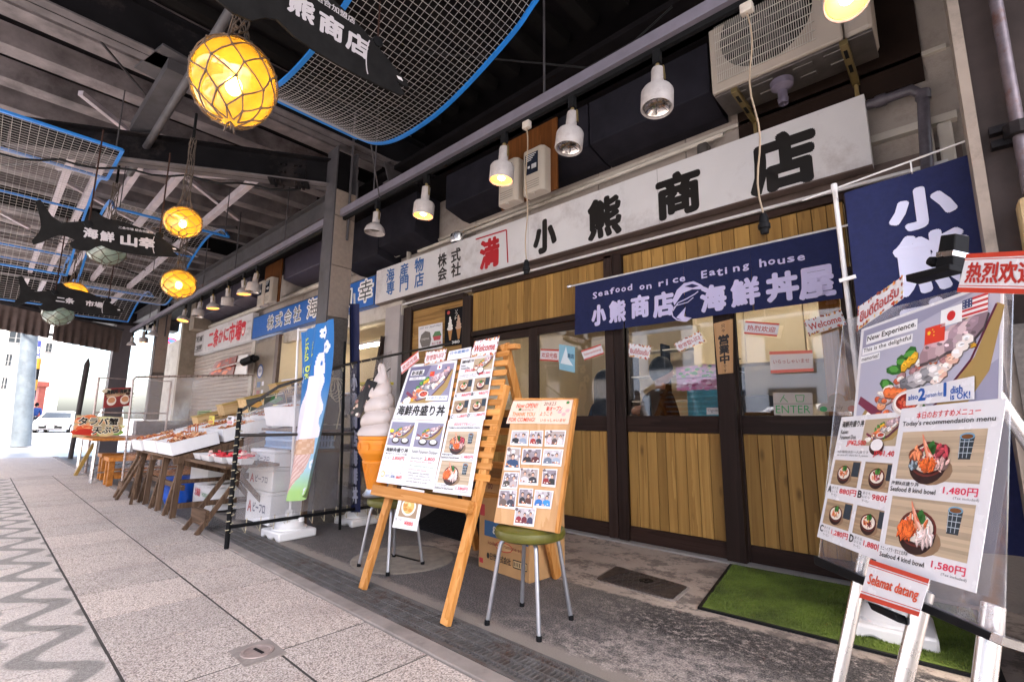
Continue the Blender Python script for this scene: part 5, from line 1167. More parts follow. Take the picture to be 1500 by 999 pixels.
for i, (q, c, l) in enumerate((
    (((132, 305), (240, 305), (232, 405), (120, 398)), ('#2a2a30', '#8a94a8'), 'guest photo of a pair in black and grey, top left'),
    (((248, 308), (332, 306), (325, 408), (240, 404)), ('#a03a34', '#3a3a44'), 'guest photo of a pair by a red wall, top middle'),
    (((345, 305), (478, 305), (462, 412), (340, 408)), ('#c8b8c0', '#5a4a48', '#d0c8cc'), 'guest photo of three pale dressed guests, top right'),
    (((105, 412), (188, 415), (180, 562), (82, 558)), ('#2a4468',), 'upright guest photo of one guest in a navy coat, second row left'),
    (((202, 420), (325, 420), (314, 525), (190, 520)), ('#30282a', '#5a2428'), 'guest photo with a red bouquet at its right, second row middle'),
    (((335, 424), (460, 426), (445, 535), (322, 528)), ('#6a7484', '#9aa4b4'), 'guest photo of two guests with winter hats, second row right'),
    (((85, 570), (178, 572), (165, 680), (62, 675)), ('#4a4440', '#b8a8a8'), 'dark guest photo at the left edge, third row'),
    (((185, 545), (305, 547), (298, 655), (175, 650)), ('#c8c4c8', '#34343c'), 'bright white walled guest photo, third row middle'),
    (((330, 550), (422, 552), (408, 668), (320, 660)), ('#8a2a2a', '#2a2a2a'), 'guest photo in dark and red tones, third row right'),
    (((55, 680), (165, 685), (152, 808), (40, 795)), ('#6a5a54', '#3a3a48'), 'white bordered guest photo at the left, fourth row'),
    (((180, 672), (268, 675), (258, 790), (170, 782)), ('#2c2c30', '#5a3a34'), 'guest photo of a close pair, fourth row middle'),
    (((280, 682), (398, 690), (380, 805), (265, 796)), ('#2a6ab0', '#3a8ac8'), 'guest photo of guests in bright blue jackets, fourth row right'),
    (((155, 790), (288, 800), (270, 918), (142, 905)), ('#8a2434', '#6a2030', '#3a3a58'), 'lowest guest photo of three in dark red, alone at the bottom'))):
    photo(l, q, i+3, c)

# ================================================================ ALUMINIUM MENU STAND at the right
R0, RN = V((-.11, 1.79, 1.03)), V((-.77, -.58, .27)).normalized()
rp = lambda px, py, o=0: onp(px, py, R0, RN)+RN*o
st = empty('menu_stand', (-.15, 1.9, 0), 'aluminium poster stand with clear panel and dark clamp bars at the right', 'menu stand'); SO = (.15, -1.9, 0)
def T(mb, name, m, **k): return mb.build(name, m, st, SO, **k)
def down(px, py, px2, py2): p, q = rp(px, py, -.02), rp(px2, py2, -.02); d = (q-p).normalized(); return p, p+d*(p.z/-d.z)
p, q = down(1262, 780, 1216, 999); T(MB().tube([p, q], .017, 14), 'leg', chrome, smooth=True)
p, q = down(1342, 860, 1308, 999); T(MB().tube([p, q], .020, 14), 'leg', chrome, smooth=True)
p, q = down(1440, 880, 1425, 999); T(MB().tube([p+RN*.0, q], .020, 14), 'leg', chrome, smooth=True)
p = rp(1420, 560, -.05); T(MB().tube([p, V((p.x+.42, p.y+.30, 0))], .016, 12), 'rear_leg', chrome, smooth=True)
T(MB().tube([rp(1400, 395, -.03), rp(1330, 870, -.03)], .014, 10), 'mast', chrome, smooth=True)
bar = [rp(*q) for q in ((1200, 815), (1483, 938), (1481, 950), (1202, 829))]
T(MB().prism([b+RN*.02 for b in bar], -RN*.045), 'bottom_clamp', black, bev=.003)
T(MB().prism([rp(1470, 930, .021), rp(1487, 938, .021), rp(1484, 950, .021), rp(1466, 942, .021)], -RN*.047), 'clamp_end', chrome)
T(MB().prism([rp(x, y, .012) for x, y in ((1240, 470), (1492, 405), (1480, 938), (1204, 820))], -RN*.003), 'clear_panel', acryl)
T(MB().prism([rp(x, y, .03) for x, y in ((1341, 406), (1408, 390), (1408, 399), (1342, 416))], -RN*.04), 'top_clamp', black, bev=.003)
T(MB().prism([rp(x, y, .02) for x, y in ((1388, 347), (1410, 344), (1407, 392), (1380, 395))], -RN*.04), 'clamp_handle', black, bev=.004)
T(MB().prism([rp(x, y, .024) for x, y in ((1384, 372), (1410, 369), (1409, 377), (1383, 380))], -RN*.045), 'handle_band', chrome, bev=.002)
T(MB().lathe([(0, .015), (.012, .015), (.016, 0), (.012, -.015), (0, -.015)], rp(1374, 385, .01), 12, RN), 'knob', black, smooth=True)
T(MB().prism([rp(x, y, .025) for x, y in ((1283, 884), (1326, 902), (1330, 916), (1290, 897))], -RN*.03), 'leg_collar', black, bev=.004)
def rsheet(lab, q, lift, m=paper_glossy, name='menu_poster', cat='poster', th=.001): return Sheet(name, lab, cat, [rp(x, y, .014+lift) for x, y in q], m, thick=th, step=.00025)
s = rsheet('large boat of sashimi poster with flags on the aluminium stand', ((1268, 484), (1480, 408), (1477, 612), (1256, 620)), .0)
s.rect(.03, .03, .985, 1, '#9b99b0'); s.poly([(.03, .3), (.985, .0), (.985, .6), (.5, 1), (.03, 1)], '#b6b4c6', 1.2)
boat(s, .02, .16, .98, 1.1, 2, 5)
s.rect(.07, .10, .50, .20, '#f4f2f4', 7); s.txt('New Experience.', .08, .115, .07, K, 9, .41, .02); s.rect(.04, .23, .47, .31, '#f4f2f4', 7); s.txt('This is the delightful', .05, .24, .055, K, 9, .41, .01); s.rect(.03, .32, .21, .39, '#f4f2f4', 7); s.txt('memories!', .04, .33, .045, K, 9, .16, .01)
flag3(s, .56, .22, .15, 'cn'); flag3(s, .66, .10, .15, 'jp'); flag3(s, .79, .08, .15, 'us')
s.done()
s = rsheet('white card with blue hand lettering about two persons per dish', ((1339, 574), (1440, 554), (1440, 588), (1338, 597)), .006, name='greeting_card', cat='card')
for t, u, v, w, h, b in (('also', .04, .36, .17, .34, .01), ('2', .22, .12, .10, .66, .04), ('person for', .33, .42, .26, .34, .0), ('1', .61, .08, None, .62, .05), ('dish', .70, .30, .16, .34, .02), ('is OK!', .70, .64, .26, .30, .02)): s.txt(t, u, v, h, '#2a5eb0', 3, w, b)
s.done()
s = rsheet('left sheet of the right stand with four small bowls A to D', ((1240, 613), (1342, 604), (1304, 827), (1204, 788)), .002); grid_menu(s); s.done()
s = rsheet("right sheet of the right stand titled today's recommendation menu", ((1334, 602), (1492, 587), (1448, 874), (1297, 829)), .010); rec_menu(s); s.done()
def rcard(lab, q, body, st_, lift, **k): return card(lab, q, 0, body, st_, plane=(R0+RN*(.016+lift), RN), th=.001, **k)
rcard('tilted flowered Thai greeting card at the stand top left', ((1257, 450), (1323, 404), (1323, 437), (1255, 485)), 'ยินดีต้อนรับ', 0, .008, h=.5, v=.25)
rcard('large red striped Chinese welcome card at the right photo edge', ((1416, 372), (1530, 366), (1530, 432), (1402, 428)), '热烈欢迎', 1, .03, h=.5, v=.25, w=.86, bold=.03, u=.08)
rcard('red striped Malay greeting card with orange lettering on the lower clamp bar', ((1275, 819), (1362, 848), (1346, 903), (1259, 875)), 'Selamat datang', 1, .03, c='#d8502a', h=.34, v=.34, bold=.02)

# ================================================================ NOBORI FLAGS
def base(x, y, rz, label, sc=1.0):
    b = empty('flag_base', (x, y, 0), label, 'flag base', 'white water filled flag bases', rz)
    sc *= .76; w, d, h = .22*sc, .22*sc, .095*sc
    def foot():
        mb = MB(); n = 24; prof = []
        for i in range(n+1):
            t = i/n*2-1; xx = w*t; zz = .0 if abs(t) > .72 or abs(t) < .18 else .022*math.sin((abs(t)-.18)/.54*math.pi)
            prof.append((xx, zz))
        front = [(p_[0], -d, p_[1]) for p_ in prof]+[(w, -d, h), (-w, -d, h)]
        mb.prism(front, (0, 2*d, 0)); return mb
    foot().build('water_tank', whitep, b, bev=.014, smooth=True)
    MB().lathe([(.19*sc, h-.002), (.188*sc, h+.012), (.165*sc, h+.02), (.145*sc, h+.05), (.10*sc, h+.08), (.045*sc, h+.095), (.036*sc, h+.10), (.034*sc, h+.15), (.03, h+.152), (0, h+.152)], (0, 0, 0), 36).build('dome', whitep, b, smooth=True)
    MB().lathe([(0, .035), (.026, .033), (.028, 0)], (.10*sc, .08*sc, h+.055), 14).build('filler_cap', whitep, b, smooth=True)
    for k in range(6): a = k*1.047+.5; MB().lathe([(0, .006), (.012, .004), (.014, 0)], (.115*sc*math.cos(a), .115*sc*math.sin(a), h+.066), 10).build('boss', mat('white_plastic_shade', (.45, .44, .44), .4), b)
    mb = MB()
    for k in range(8): a = k*.785; mb.bar((.036*math.cos(a), .036*math.sin(a), h+.098), (.034*math.cos(a), .034*math.sin(a), h+.15), .008, .008)
    mb.build('grip_rib', whitep, b, kind='stuff')
    return b
base(-4.42, 1.96, .05, 'white flag base under the pale ice cream flag near the drain')
base(at(524, 748, 1, 2.66).x, 2.66, .05, 'white flag base behind the ice cream cone stool', .95)
base(-.36, 3.12, .1, 'white flag base on the green mat behind the aluminium stand')
def flag(name, label, tl, wd, h, dirx, m, fold=.02, pole=True, poleh=None, bx=None, narrow=None, nu=14, nv=30, polecol=whitep):
    O = V(tl); ex = V(dirx).normalized(); n = V((0, 0, 1)).cross(ex); n = n if n.dot(EYE-O) > 0 else -n
    def sf_(u, v):
        w_ = wd*(narrow(v) if narrow else 1)
        return O+ex*(w_*u)+V((0, 0, -h*v+.02*math.sin(u*3)*v))+n*(fold*math.sin(u*9+v*4)*(.3+v)+fold*.6*math.sin(u*21+v*7)*v)
    e = empty(name, O, label, 'flag')
    s = Sheet('x', '', '', None, surf=sf_, n=n, make=False, step=.0012)
    s.W = wd; s.H = h
    MB().grid(sf_, nu, nv).build('cloth', m, e, -O, smooth=True)
    return s, e, O, ex, n
s, e, O, ex, n = flag('banner_flag', 'big navy banner flag with white brush letters at the right', at(1237, 283, 1, 2.86), .56, 1.72, (1, .0, .06), navy, .012)
s.step = .0015
s.txt('小', .31, .055, .105, '#cfd0e8', 3, .40, .06); s.txt('熊', .31, .185, .155, '#cfd0e8', 3, .44, .045); s.txt('商', .31, .37, .15, '#cfd0e8', 3, .44, .05); s.txt('店', .31, .55, .15, '#cfd0e8', 3, .44, .05)
for k, ch in enumerate('海鮮丼屋さん'): s.txt(ch, .86, .05+k*.065, .05, '#cfd0e8', 3, .10, .05)
s.done(e, INK, 'lettering', -O)
pt = at(1222, 275, 1, 2.86)
pb = V((-.36, 3.0, .22))
MB().tube([pb-O, pt-O], .012, 10, rs=[.016, .011]).build('pole', whitep, e, smooth=True)
MB().tube([at(1176, 294, 1, 2.86)-O, at(1425, 203, 1, 2.86)-O], .005, 8).build('cross_rod', whitep, e)
for (a, b) in ((1226, 284), (1335, 245)): p_ = at(a, b, 1, 2.85)-O; MB().bar(p_+V((0, 0, .025)), p_-V((0, 0, .03)), .022, .006, (1, 0, 0)).build('loop', whitep, e)
p_ = at(1240, 410, 1, 2.85)-O; MB().bar(p_-V((.03, 0, 0)), p_+V((.04, 0, .01)), .012, .018).build('clip', whitep, e)
p_ = pt-O; MB().lathe([(0, .02), (.014, .018), (.016, -.02), (.012, -.03)], p_, 10).build('pole_cap', whitep, e)
# pale ice cream flag (blue ground)
bl = mat('sky_blue_cloth', '#2a78b8', .85, 0, .1, 5)
tl = at(441, 487, 1, 1.93)
def gradcloth():
    m, n_, b = nodes('ice_cream_flag_cloth'); g = n_.nodes.new('ShaderNodeNewGeometry'); sx = n_.nodes.new('ShaderNodeSeparateXYZ'); n_.links.new(g.outputs['Position'], sx.inputs[0])
    c = mx(n_, lin('#8cc06a'), lin('#6ab4d8'), ramp(n_, sx.outputs[2], .30, .70)); c = mx(n_, c, lin('#1f6cb4'), ramp(n_, sx.outputs[2], .75, 1.45))
    n_.links.new(c, b.inputs['Base Color']); b.inputs['Roughness'].default_value = .85; return m
O = V(tl); XL = lambda v: at(441-22*v**1.5, 487+258*v, 1, 1.93).x; XR = lambda v: at(486-6*v-28*v*v, 480+262*v, 1, 1.93).x
def icf(u, v):
    vv = min(v, 1); bot = .045*max(0, (v-.93)/.07)*abs(2*u-.9)**2
    return V((XL(vv)*(1-u)+XR(vv)*u, 1.93+.03*math.sin(u*8+v*3)*(.3+v)+.012*math.sin(u*19+v*6), tl.z+.05*u-1.50*v+bot))
def icol(u, v):
    S_ = lambda *p: math.hypot((u-p[0])*1.0, (v-p[1])*2.6)
    for (a, b, r_) in ((.74, .06, .10), (.84, .15, .10), (.70, .80, .08), (.60, .95, .07), (.10, .30, .06)):
        d = S_(a, b); an = math.atan2((v-b)*2.6, u-a)
        if r_*.25 < d < r_*(.65+.35*abs(math.cos(2.5*an))): return lin('#dfe4f0')
    edge = .80+.035*math.sin(v*42)-max(0, v-.60)*.95
    if v > .30 and v < .655 and u < edge and u > .38-(v-.30)*1.6: return lin('#dcd8e6')
    if .17 < v <= .30 and math.hypot((u-.70)*1.0, (v-.30)*1.0) < .14 and u > .56-(v-.17)*1.2: return lin('#1f6cb4') if S_(.70, .235) < .035 else lin('#dcd8e6')
    if .655 <= v < .74 and u < .72: return lin('#c39c80') if (int(u*14)+int(v*60)) % 3 else lin('#cfae96')
    if .74 <= v < .96 and .03 < u < .66-(v-.74)*1.9: return lin('#c79f98') if math.sin((u*1.4+v*3.2)*70) > -.2 else lin('#d9bdb6')
    g = (v-.35)/.5; 
    if v > .82: return tuple(a*(1-min(1, (v-.82)*8))+b*min(1, (v-.82)*8) for a, b in zip(lin('#a4cadb'), lin('#a6cc80')))
    t = max(0, min(1, g)); return tuple(a*(1-t)+b*t for a, b in zip(lin('#2468a8'), lin('#a4cadb')))
e = empty('banner_flag', O, 'blue flag printed with a large white soft ice cream, on a white pole', 'flag')
mb = MB(); nu_, nv_ = 60, 150; g_ = MB().grid(icf, nu_, nv_); g_.c = [icol((i+.5)/nu_, (j+.5)/nv_) for j in range(nv_) for i in range(nu_)]
g_.build('cloth', INK, e, -O, smooth=True)
s = Sheet('x', '', '', None, surf=icf, n=(0, -1, 0), make=False, step=.002); s.W = .6; s.H = 1.56
s.vtxt('とかち', .14, .05, .045, '#dce84a', w=.14, bold=.02); s.vtxt('生乳', .38, .09, .045, '#dce84a', w=.15, bold=.02); s.txt('100', .12, .225, .035, '#dce84a', 3, .36, .03); s.txt('%', .20, .27, .03, '#dce84a', 3, .16, .02)
s.done(e, INK, 'lettering', -O)
tp_ = at(437, 484, 1, 1.99)
MB().tube([V((-4.42, 1.96, .22))-O, tp_+V((0, 0, .02))-O], .012, 10, rs=[.016, .010]).build('pole', whitep, e, smooth=True)
MB().tube([tp_-O, at(487, 478, 1, 1.97)-O], .006, 8).build('cross_rod', whitep, e)
for t in (.45, .97): p_ = tp_.lerp(at(487, 478, 1, 1.97), t)-O; MB().bar(p_+V((0, 0, .02)), p_-V((0, 0, .05)), .02, .006, (1, 0, 0)).build('loop', whitep, e)
# narrow navy flag behind the cone
tl = at(512, 445, 1, 2.55)
def nvf(u, v): p = at(512+1.5*v+14.5*u, 445+305*min(v, 1), 1, 2.50+.05*math.sin(u*5)+.01*math.sin(v*9)); return p
O = V(nvf(0, 0)); e = empty('banner_flag', O, 'narrow navy flag hanging folded behind the ice cream cone', 'flag')
MB().grid(nvf, 6, 30).build('cloth', navy, e, -O, smooth=True)
s = Sheet('x', '', '', None, surf=nvf, n=(0, -1, 0), make=False, step=.004); s.W = .12; s.H = 1.95
for k, ch in enumerate('小熊商店海鮮丼'): s.txt(ch, .28, .34+k*.09, .075, '#cfd0e8', 3, .55, .04)
s.done(e, INK, 'lettering', -O)
MB().tube([at(524, 748, 1, 2.66)-O, at(519, 430, 1, 2.64)-O], .011, 10).build('pole', whitep, e, smooth=True)
MB().tube([V((-3.94, 2.58, .14))-O]+[V((-3.94+.04*math.sin(k), 2.55+.03*math.cos(k*1.3), .16+.02*math.sin(k*.9)))-O for k in range(14)], .006, 6).build('loose_rope', rope_w, e, smooth=True)

# ================================================================ FLOOR THINGS
turf = mat('green_turf', '#5f7028', .95, 0, .6, 3, .6, 500)
gm_ = empty('door_mat', (-.75, 3.3, 0), 'bright green artificial turf door mat with black edge', 'mat')
mq = [(-1.17, 2.78), (.02, 2.83), (-.05, 3.80), (-1.33, 3.76)]
MB().prism([(x+.75, y-3.3, .014) for x, y in mq], (0, 0, -.012)).build('rubber_edge', black, gm_)
q_ = random.Random(5); mb = MB()
for i in range(26000):
    u, v = q_.random(), q_.random(); a = V((*mq[0], 0)).lerp(V((*mq[1], 0)), u); b = V((*mq[3], 0)).lerp(V((*mq[2], 0)), u); p = a.lerp(b, .03+.94*v)
    if u < .02 or u > .98: continue
    an = q_.uniform(0, 6.28); d = V((math.cos(an), math.sin(an), 0))*.0022; t = V((q_.uniform(-.006, .006), q_.uniform(-.006, .006), q_.uniform(.010, .018)))
    p = p+V((.75, -3.3, .013)); mb.add([p-d, p+d, p+t], [(0, 1, 2)])
ctr = V((sum(x for x, y in mq)/4+.75, sum(y for x, y in mq)/4-3.3, 0))
MB().prism([V((x+.75, y-3.3, .0155)).lerp(ctr+V((0, 0, .0155)), .035) for x, y in mq], (0, 0, -.001)).build('turf_base', turf, gm_)
mb.build('turf_blades', turf, gm_, kind='stuff')
rub = mat('black_rubber', (.02, .02, .022), .7, 0, .3, 20, .5, 200)
mq2 = [at(603, 772, 2, 0), at(700, 800, 2, 0), at(745, 742, 2, 0), at(655, 735, 2, 0)]
mb = MB().prism([V((p.x, p.y, .012)) for p in mq2], (0, 0, -.01))
o = mb.build('rubber_mat', rub, label='black ribbed rubber mat behind the wooden easel', cat='mat')
mb = MB()
for k in range(30): t = (k+.5)/30; mb.bar(V((*mq2[0].lerp(mq2[3], t).xy, .013)), V((*mq2[1].lerp(mq2[2], t).xy, .013)), .012, .004)
mb.build('rib', rub, o, kind='stuff')
mh = empty('manhole_cover', (-1.58, 2.98, 0), 'rounded rectangular iron drain cover in the concrete before the doors', 'manhole')
iron = mat('dark_iron', '#4c4442', .5, .5, .3, 15, .3, 80)
c4 = [V((*at(*p, 2, 0).xy, 0)) for p in ((873, 850), (985, 880), (1007, 861), (903, 831))]
def rounded(c4, sc, z):
    m = sum(c4, V())/4; out = []
    for i in range(4):
        a, b, c_ = c4[i-1], c4[i], c4[(i+1) % 4]
        for t in (.12, .05): out.append(b.lerp(a, t))
        for t in (.05, .12): out.append(b.lerp(c_, t))
    return [V((*(m+(p-m)*sc).xy, z)) for p in out]
MO = V((1.58, -2.98, 0))
MB().prism([p+MO for p in rounded(c4, 1.08, .006)], (0, 0, -.02)).build('frame', mat('old_concrete', '#8c827c', .85), mh)
MB().prism([p+MO for p in rounded(c4, 1.0, .012)], (0, 0, -.02)).build('lid', iron, mh)
mb = MB(); 
for k in range(1, 14):
    a, b = c4[0].lerp(c4[1], k/14), c4[3].lerp(c4[2], max(0, min(1, (k-3)/14))); 
    if k > 3: mb.bar(V((*a.lerp(b, .05).xy, .0135))+MO, V((*a.lerp(b, .92).xy, .0135))+MO, .006, .005)
    b = c4[3].lerp(c4[2], min(1, (k+3)/14))
    if k < 11: mb.bar(V((*a.lerp(b, .05).xy, .0135))+MO, V((*a.lerp(b, .92).xy, .0135))+MO, .006, .005)
mb.build('tread_rib', iron, mh, kind='stuff'); MB().lathe([(.045, 0), (.045, .004), (.02, .004), (0, .0)], (.0, .01, .0125), 14).build('lifting_hole', black, mh)
p_ = at(590, 818, 2, 0)
rm_ = MB().lathe([(0, .006), (.30, .006), (.36, .004), (.37, 0)], (0, 0, 0), 40).build('round_cover', mat('old_concrete_light', '#857b70', .9, 0, .3, 12, .6, 90), None, p_, label='round concrete inspection cover under the left stool', cat='cover')
MB().bar((-.14, .0, .0075), (.16, .03, .0075), .02, .004).build('lifting_slot', black, rm_)
p_ = at(377, 955, 2, 0)
vc = empty('valve_cover', p_, 'small oval iron valve cover in the paving near the bottom left', 'cover')
MB().lathe([(0, .004), (.050, .004), (.055, .007), (.066, .007), (.07, 0)], (0, 0, 0), 28).build('ring', mat('pale_iron', '#9a8a84', .6, .3, .25, 30), vc); MB().bar((-.035, 0, .0055), (.035, .01, .0055), .012, .003).build('slot', black, vc)
for i in range(1): MB().box(-.10, .10, -.085, .085, -.004, .0035).build('cover_frame', mat('old_concrete', '#8c827c', .85), vc)
# cardboard box behind the stool
cb = empty('cardboard_box', (-2.45, 2.66, 0), 'tall cardboard box with blue and red print behind the stool', 'box')
bx = MB().box(0, .50, 0, .34, 0, .64).build('carton', cardb, cb, bev=.004); cb.location = (-2.60, 2.50, 0); cb.rotation_euler.z = math.radians(-4)
s = Sheet('x', '', '', [(0, 0, .64), (.50, 0, .64), (.50, 0, 0), (0, 0, 0)], make=False, step=.0006); s.n = V((0, -1, 0))
s.rect(.12, .50, .98, .66, '#2a5a8a'); s.txt('80個×6本', .3, .53, .10, '#e8e4dc', 3, .5, .02); s.rect(0.02, .34, .12, .46, '#b82c34'); s.txt('kodawari ramune soy', .2, .70, .05, '#7a2a20', 3, .7); s.ell(.52, .73, .17, .05, '#b83a2a', 1, 20); s.ell(.52, .73, .155, .04, '#c9a070', 1.5, 20)
s.txt('●日世株式会社', .18, .82, .07, '#2a2420', 3, .48, .02); s.rect(.70, .82, .96, .90, '#2a2420', 1); s.rect(.71, .83, .95, .89, '#d0b080', 2)
for k in range(7): s.rect(.72+k*.033, .84, .735+k*.033, .88, '#2a2420', 3)
s.txt('88', .05, .05, .12, '#7a3a2a', 3, .1, .0); s.txt('88', .18, .05, .12, '#7a3a2a', 3, .1, .0); s.rect(0.02, .90, .1, .95, '#b82c34'); s.done(cb)
for k in range(2): MB().prism([(0, .0+.34*k, .641), (.5, .34*k, .641), (.5, (.02, .36)[k]-.1+.0, .70), (0, (.02, .36)[k]-.1, .70)], (0, .004, 0)).build('flap', cardb, cb)
# ================================================================ FISH STALL
tb = empty('stall_table', (-7.3, 2.2, 0), 'sloping weathered wooden stall table carrying the foam boxes of crab', 'table'); TO = V((7.3, -2.2, 0))
def tz(y): return .61+.27*(y-1.35)          # height of the sloping top
def TT(mb, name, m=oldwood, **k): return mb.build(name, m, tb, TO, **k)
for i in range(6):
    y0 = 1.42+i*.32; TT(MB().prism([(-7.75, y0, tz(y0)-.02), (-5.98, y0, tz(y0)-.02), (-5.98, y0+.30, tz(y0+.30)-.02), (-7.75, y0+.30, tz(y0+.30)-.02)], (0, 0, -.02)), 'plank', oldwood_x)
for x in (-6.0, -6.9, -7.7): TT(MB().bar((x, 1.42, tz(1.42)-.07), (x, 3.3, tz(3.3)-.07), .04, .06), 'side_rail', oldwood)
for x in (-6.02, -6.62, -7.2, -7.7):
    TT(MB().bar((x, 1.47, 0), (x-.03, 1.50, tz(1.5)-.05), .05, .05, (0, 1, 0)), 'leg'); TT(MB().bar((x+.02, 3.1, 0), (x, 3.1, tz(3.1)-.05), .05, .05, (0, 1, 0)), 'leg')
    TT(MB().bar((x-.25, 1.46, 0), (x-.02, 1.52, tz(1.5)-.06), .035, .05, (0, 1, 0)), 'brace')
TT(MB().bar((-7.7, 1.52, .30), (-5.95, 1.52, .30), .03, .05), 'cross_rail', oldwood_x); TT(MB().bar((-6.0, 1.5, .12), (-6.0, 3.2, .12), .04, .05), 'cross_rail'); TT(MB().bar((-6.0, 1.5, .36), (-6.0, 3.2, .36), .03, .04), 'cross_rail')
TT(MB().bar((-5.98, 3.0, .15), (-5.98, 1.5, tz(1.5)-.1), .03, .05), 'brace')
crabc = ['#b86238', '#d08a56', '#9a4a2a', '#dcb088', '#c89a74']
def foam_box(x, y, w, d, h, label, filled=0, seed=0, slope=.27, z=None, lid=False, rz=0, top=None, group='white foam fish boxes on the stall'):
    z = tz(y-d/2) if z is None else z
    b = empty('foam_box', (x, y-d/2, z), label, 'foam box', group); b.rotation_euler = (math.atan(slope), 0, rz); g = random.Random(seed); t = .022
    if lid: MB().box(-w/2, w/2, 0, d, 0, h-.035).build('box_body', foam, b, bev=.008); MB().box(-w/2-.004, w/2+.004, -.004, d+.004, h-.034, h).build('lid', foam, b, bev=.008)
    else:
        mb = MB(); mb.box(-w/2, w/2, 0, d, 0, .02)
        for a in ((-w/2, w/2, 0, t), (-w/2, w/2, d-t, d), (-w/2, -w/2+t, t, d-t), (w/2-t, w/2, t, d-t)): mb.box(a[0], a[1], a[2], a[3], .02, h)
        mb.build('box_body', foam, b)
        if filled:
            mb = MB(); MB().box(-w/2+t, w/2-t, t, d-t, .02, h*.62).build('ice', mat('ice', (.7, .68, .68), .4, 0, .1, 20, .5, 60), b)
            for k in range(filled):
                cx_, cy_ = g.uniform(-w/2+.08, w/2-.08), g.uniform(.08, d-.08); c = g.choice(crabc); zc = h*.66+g.uniform(0, .03)
                a0_ = g.uniform(0, 3.14); mb.lathe([(.0, .02), (.03, .014), (.042, 0), (.0, -.012)], (cx_, cy_, zc), 9, c=lin(c))
                for j in range(8):
                    a = a0_+(j % 4-1.5)*.35+(0 if j < 4 else math.pi); L_ = g.uniform(.07, .12)
                    p1 = V((cx_+math.cos(a)*.035, cy_+math.sin(a)*.035, zc)); p2 = p1+V((math.cos(a)*L_*.5, math.sin(a)*L_*.5, .03)); p3 = p2+V((math.cos(a+.5)*L_*.6, math.sin(a+.5)*L_*.6, -.03))
                    for p_ in (p1, p2, p3): p_.x = max(-w/2+t, min(w/2-t, p_.x)); p_.y = max(t, min(d-t, p_.y))
                    if (p2-p1).length > .01 and (p3-p2).length > .01: mb.tube([p1, p2, p3], .008, 4, rs=[.010, .008, .003], c=lin(g.choice(crabc)))
            mb.build('crab_pile', INK, b, kind='stuff')
    return b
foam_box(-6.27, 1.62, .58, .44, .13, 'front white foam box of crabs at the near corner of the stall table', 11, 1)
foam_box(-6.90, 1.62, .60, .44, .13, 'second white foam box of crabs along the stall front', 11, 2)
foam_box(-7.48, 1.60, .50, .44, .12, 'pale foam box with a small blue and red mark near the far front corner', 8, 3)
foam_box(-6.27, 2.10, .60, .46, .14, 'white foam box with long crab legs in the second row, near end', 12, 5)
foam_box(-6.92, 2.10, .60, .46, .14, 'white foam box with long crab legs in the second row, middle', 12, 6)
foam_box(-7.52, 2.08, .52, .46, .12, 'second row foam box behind the marked box', 7, 7)
foam_box(-6.3, 2.62, .62, .50, .16, 'bigger foam box of orange crabs in the third row, near end', 13, 8)
foam_box(-6.98, 2.62, .60, .50, .14, 'third row foam box under the wooden crates', 6, 9)
foam_box(-6.3, 3.16, .62, .48, .18, 'highest foam box of orange crabs at the back of the table', 9, 10)
for k, x in enumerate((-6.6, -6.9)): MB().tube([(x, 1.75, tz(1.75)+.10), (x-.03, 1.75, tz(1.75)+.19), (x+.05, 1.75, tz(1.75)+.20), (x+.07, 1.75, tz(1.75)+.10)], .006, 6).build('copper_wire_loop', mat('copper_wire', '#b8603a', .4, .4), smooth=True, label='curved copper wire handle standing in the %s' % ('first crab box' if k == 0 else 'second crab box'), cat='handle')
s = Sheet('box_sticker', 'small red and blue sticker on the far front foam box', 'sticker', [(-7.36, 1.372, .72), (-7.28, 1.372, .72), (-7.28, 1.372, .65), (-7.36, 1.372, .65)], paper, thick=.001); s.rect(0, 0, 1, .4, '#c8303a'); s.rect(0, .5, 1, 1, '#2a4a9a'); s.done()
# wooden crates with a map print
cratew = wood('crate_wood', '#b8905c', '#dcc094', 'y', .6, False)
def crate(x, y, z, w, d, h, rz, label, printed=0, rx=.27):
    b = empty('wooden_crate', (x, y, z), label, 'crate', 'wooden crates of shellfish piled behind the crabs', rz); b.rotation_euler = (rx, 0, rz)
    MB().box(-w/2, w/2, 0, d, 0, h-.02).build('crate_body', cratew, b, bev=.004); MB().box(-w/2-.01, w/2+.01, -.01, d+.01, h-.019, h).build('lid', mat('yellow_card', '#b89a58', .6, 0, .1), b, bev=.003)
    s = Sheet('x', '', '', [(w/2, 0, h-.02), (w/2, d, h-.02), (w/2, d, 0), (w/2, 0, 0)], make=False, step=.0012); s.n = V((1, 0, 0))
    if printed == 1: s.rect(.02, .05, .98, .95, '#4a4c42'); s.poly([(.1, .6), (.2, .3), (.35, .4), (.45, .25), (.42, .6), (.25, .8)], '#d8a050', 2); s.poly([(.55, .6), (.65, .2), (.85, .35), (.92, .6), (.7, .8)], '#3f7a44', 2); s.rect(.5, .12, .95, .2, '#c8c0b0', 2)
    elif printed == 2: s.rect(.3, .2, .62, .4, '#5a4a3a'); s.txt('北海道 かに', .1, .5, .3, '#5a4a3a', 3, .8, .01)
    elif printed == 3: s.poly([(.2, .5), (.4, .2), (.8, .3), (.7, .6), (.4, .7)], '#8a8478', 2); s.txt('北の味覚', .25, .74, .16, '#4a4440', 3, .5)
    s.done(b); return b
crate(-7.2, 2.85, tz(2.75)+.30, .45, .62, .22, -.15, 'long yellow lidded crate lying on top of the crate pile', 2)
crate(-7.05, 2.40, tz(2.35)+.20, .40, .50, .20, -.10, 'crate with orange and green map print below the long yellow crate', 1)
